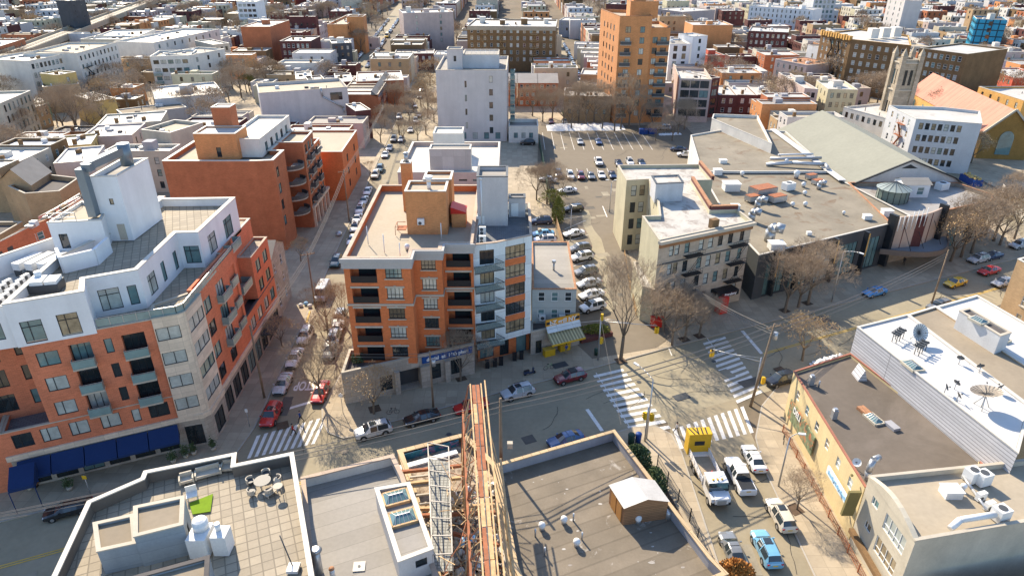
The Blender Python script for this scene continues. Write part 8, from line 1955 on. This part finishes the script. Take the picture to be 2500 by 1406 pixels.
for (a,b) in (((978,1152),(1128,1136)),((985,1182),(1125,1166)),((1022,1242),(1215,1232)),((1028,1258),(1215,1250)),((1090,1175),(1135,1260)),((1100,1300),(1220,1330))):
    mb=MB(); mb.bar(at(a,7.0),at(b,7.0),.28,.34); mb.build('steel_beam',[rb.choice([M_rust,M_rust,M_rustl])],DB)
for i in range(4):
    mb=MB(); mb.bar(at((1000+i*8,1165+i*22),6.8),at((1045+i*8,1160+i*22),6.8),.18,.2); mb.build('joist',[M_coping],DB)
# scaffold bridge
M_scaf=mat('metal_scaffold_grey',(.33,.31,.28),.5,var=.2,metal=.3)
SCF=thing('scaffold_walkway','grey metal scaffold walkway with railings and mesh deck beside the rusty frame','scaffold',(-7,50,6))
c=[at(p,9.0) for p in ((1047,1118),(1097,1128),(1106,1392),(1058,1395))]
mb=MB(); mb.face([c[0],c[3],c[2],c[1]]); mb.build('mesh_deck',[mat('metal_mesh_grey',(.30,.30,.27),.6,var=.2,grid=(.35,.35,.05,.45,0))],SCF)
for a,b in ((c[0],c[3]),(c[1],c[2])):
    for zz in (0,1.1,2.0): mb=MB(); mb.bar(a+Vector((0,0,zz)),b+Vector((0,0,zz)),.09,.09); mb.build('rail',[M_scaf],SCF)
    for i in range(8): q=a.lerp(b,i/7); mb=MB(); mb.bar(Vector((q.x,q.y,5.4)),q+Vector((0,0,2.0)),.08,.08); mb.build('upright',[M_scaf],SCF)
for i in range(8): mb=MB(); mb.bar(c[0].lerp(c[3],i/7)+Vector((0,0,2.0)),c[1].lerp(c[2],i/7)+Vector((0,0,2.0)),.09,.09); mb.build('crossbar',[M_scaf],SCF)
# debris
mb=MB()
for i in range(520):
    t=rb.random(); u=rb.random(); a=Vector((-9.2,50.5)).lerp(Vector((-5.6,37)),t); b=Vector((-1.6,55)).lerp(Vector((.5,41)),t); q=a.lerp(b,u); k=rb.random()
    if k<.5: mb.ball((q.x,q.y,5.5+rb.uniform(0,.4)),rb.uniform(.12,.38),6,4,rb.choice([0,0,1,2]))
    elif k<.8: d=Vector((rb.uniform(-1,1),rb.uniform(-1,1),rb.uniform(0,.4))).normalized()*rb.uniform(.4,1.1); c_=Vector((q.x,q.y,5.6)); mb.bar(c_-d,c_+d,.1,.08,rb.choice([3,4,2]))
    else: mb.box((q.x,q.y,5.5),(rb.uniform(.4,1.2),rb.uniform(.3,.9),.15),rb.choice([0,1,3]),rz=rb.random()*3)
tag(mb.build('debris_heap',[M_rubble,M_wbag,M_lime,M_pink2,M_rust]),'heap of pale rubble bags and timber offcuts under the rusty frame','debris',None,'stuff')
for p,l in (((1135,1312),'light blue plastic tarp bundle among the rusty bars'),((1155,1305),'smaller light blue bundle next to the first')):
    q=at(p,7.5); mb=MB(); mb.ball((q.x,q.y,7.0),.55 if p[0]<1150 else .4,8,5,0,.8); tag(mb.build('blue_bundle',[M_blue2]),l,'bundle')
q0=at((995,1082),5.6); mb=MB(); a=at((978,1100),6.0);b=at((1125,1064),6.0); nrm=AN*-1
mb.bar((a.x+.3,a.y-.8,5.7),(b.x-.2,b.y-.8,5.7),.1,.9); o=mb.build('graffiti_board',[mat('graffiti_blue',(.03,.16,.22),.7,var=.6,sc=1.5,stain=((.30,.12,.22),.52,.6,1.3))],DB)
mb=MB(); mb.box(((a.x+b.x)/2-.5,(a.y+b.y)/2-2.3,5.45),(7.5,.7,.25),rz=AVA); mb.build('white_tarpaulin',[M_wbag],DB)
for p,l in (((1245,1085),'small white box on the roof edge by the timber pole'),): 
    q=at(p,7); t=thing('meter_box',l,'box',(q.x,q.y,6.6)); mb=MB(); mb.box((q.x,q.y,6.95),(.6,.5,.7)); mb.build('casing',[M_coping],t)
DB2=thing('side_roof','blue-shadowed lower roof with white sheeting beside the asphalt roof','roof',(1.5,38,5.8))
mb=MB(); mb.prism([(-1.4,46),(.4,43),(3.4,34.5),(1.5,33.5)],5.2,5.9); mb.build('roof_deck',[M_rwhite],DB2)
# snow hedge by the tan tree
snow('snow_heap',(1985,905),(2065,880),1.6,1.0,9)
# ================= pavement clutter at the corner canopy =================
b=px((75,1190),KH); t=thing('bench','blue and timber bench by the entrance canopy','bench',(b.x,b.y,KH)); mb=MB(); mb.box(b+Vector((0,0,.45)),(2.0,.5,.08)); mb.build('seat',[M_copo],t); mb=MB(); mb.box(b+Vector((0,.25,.75)),(2.0,.06,.4)); mb.build('backrest',[M_bin],t)
for s in (-.8,.8): mb=MB(); mb.box(b+Vector((s,0,.22)),(.08,.45,.42)); mb.build('leg',[M_black],t)
# rubbish bags by the pole
for i,p in enumerate(((735,750),(748,746),(757,752))):
    b=px(p,KH); mb=MB(); mb.ball((b.x,b.y,KH+.3),.42,8,5,0,.75); tag(mb.build('rubbish_bag',[M_wbag if i!=1 else M_blue2]),['left white rubbish bag at the foot of the side street pole','pale blue rubbish bag between two white ones','right white rubbish bag at the foot of the side street pole'][i],'rubbish bag','rubbish bags by the pole')
b=px((828,577),KH); t=thing('covered_motorcycle','motorcycle under a silver cover on the side street pavement','motorcycle',(b.x,b.y,KH)); mb=MB(); mb.ball((b.x,b.y,.6),.75,10,6,0,.7); mb.build('cover',[M_galv],t)
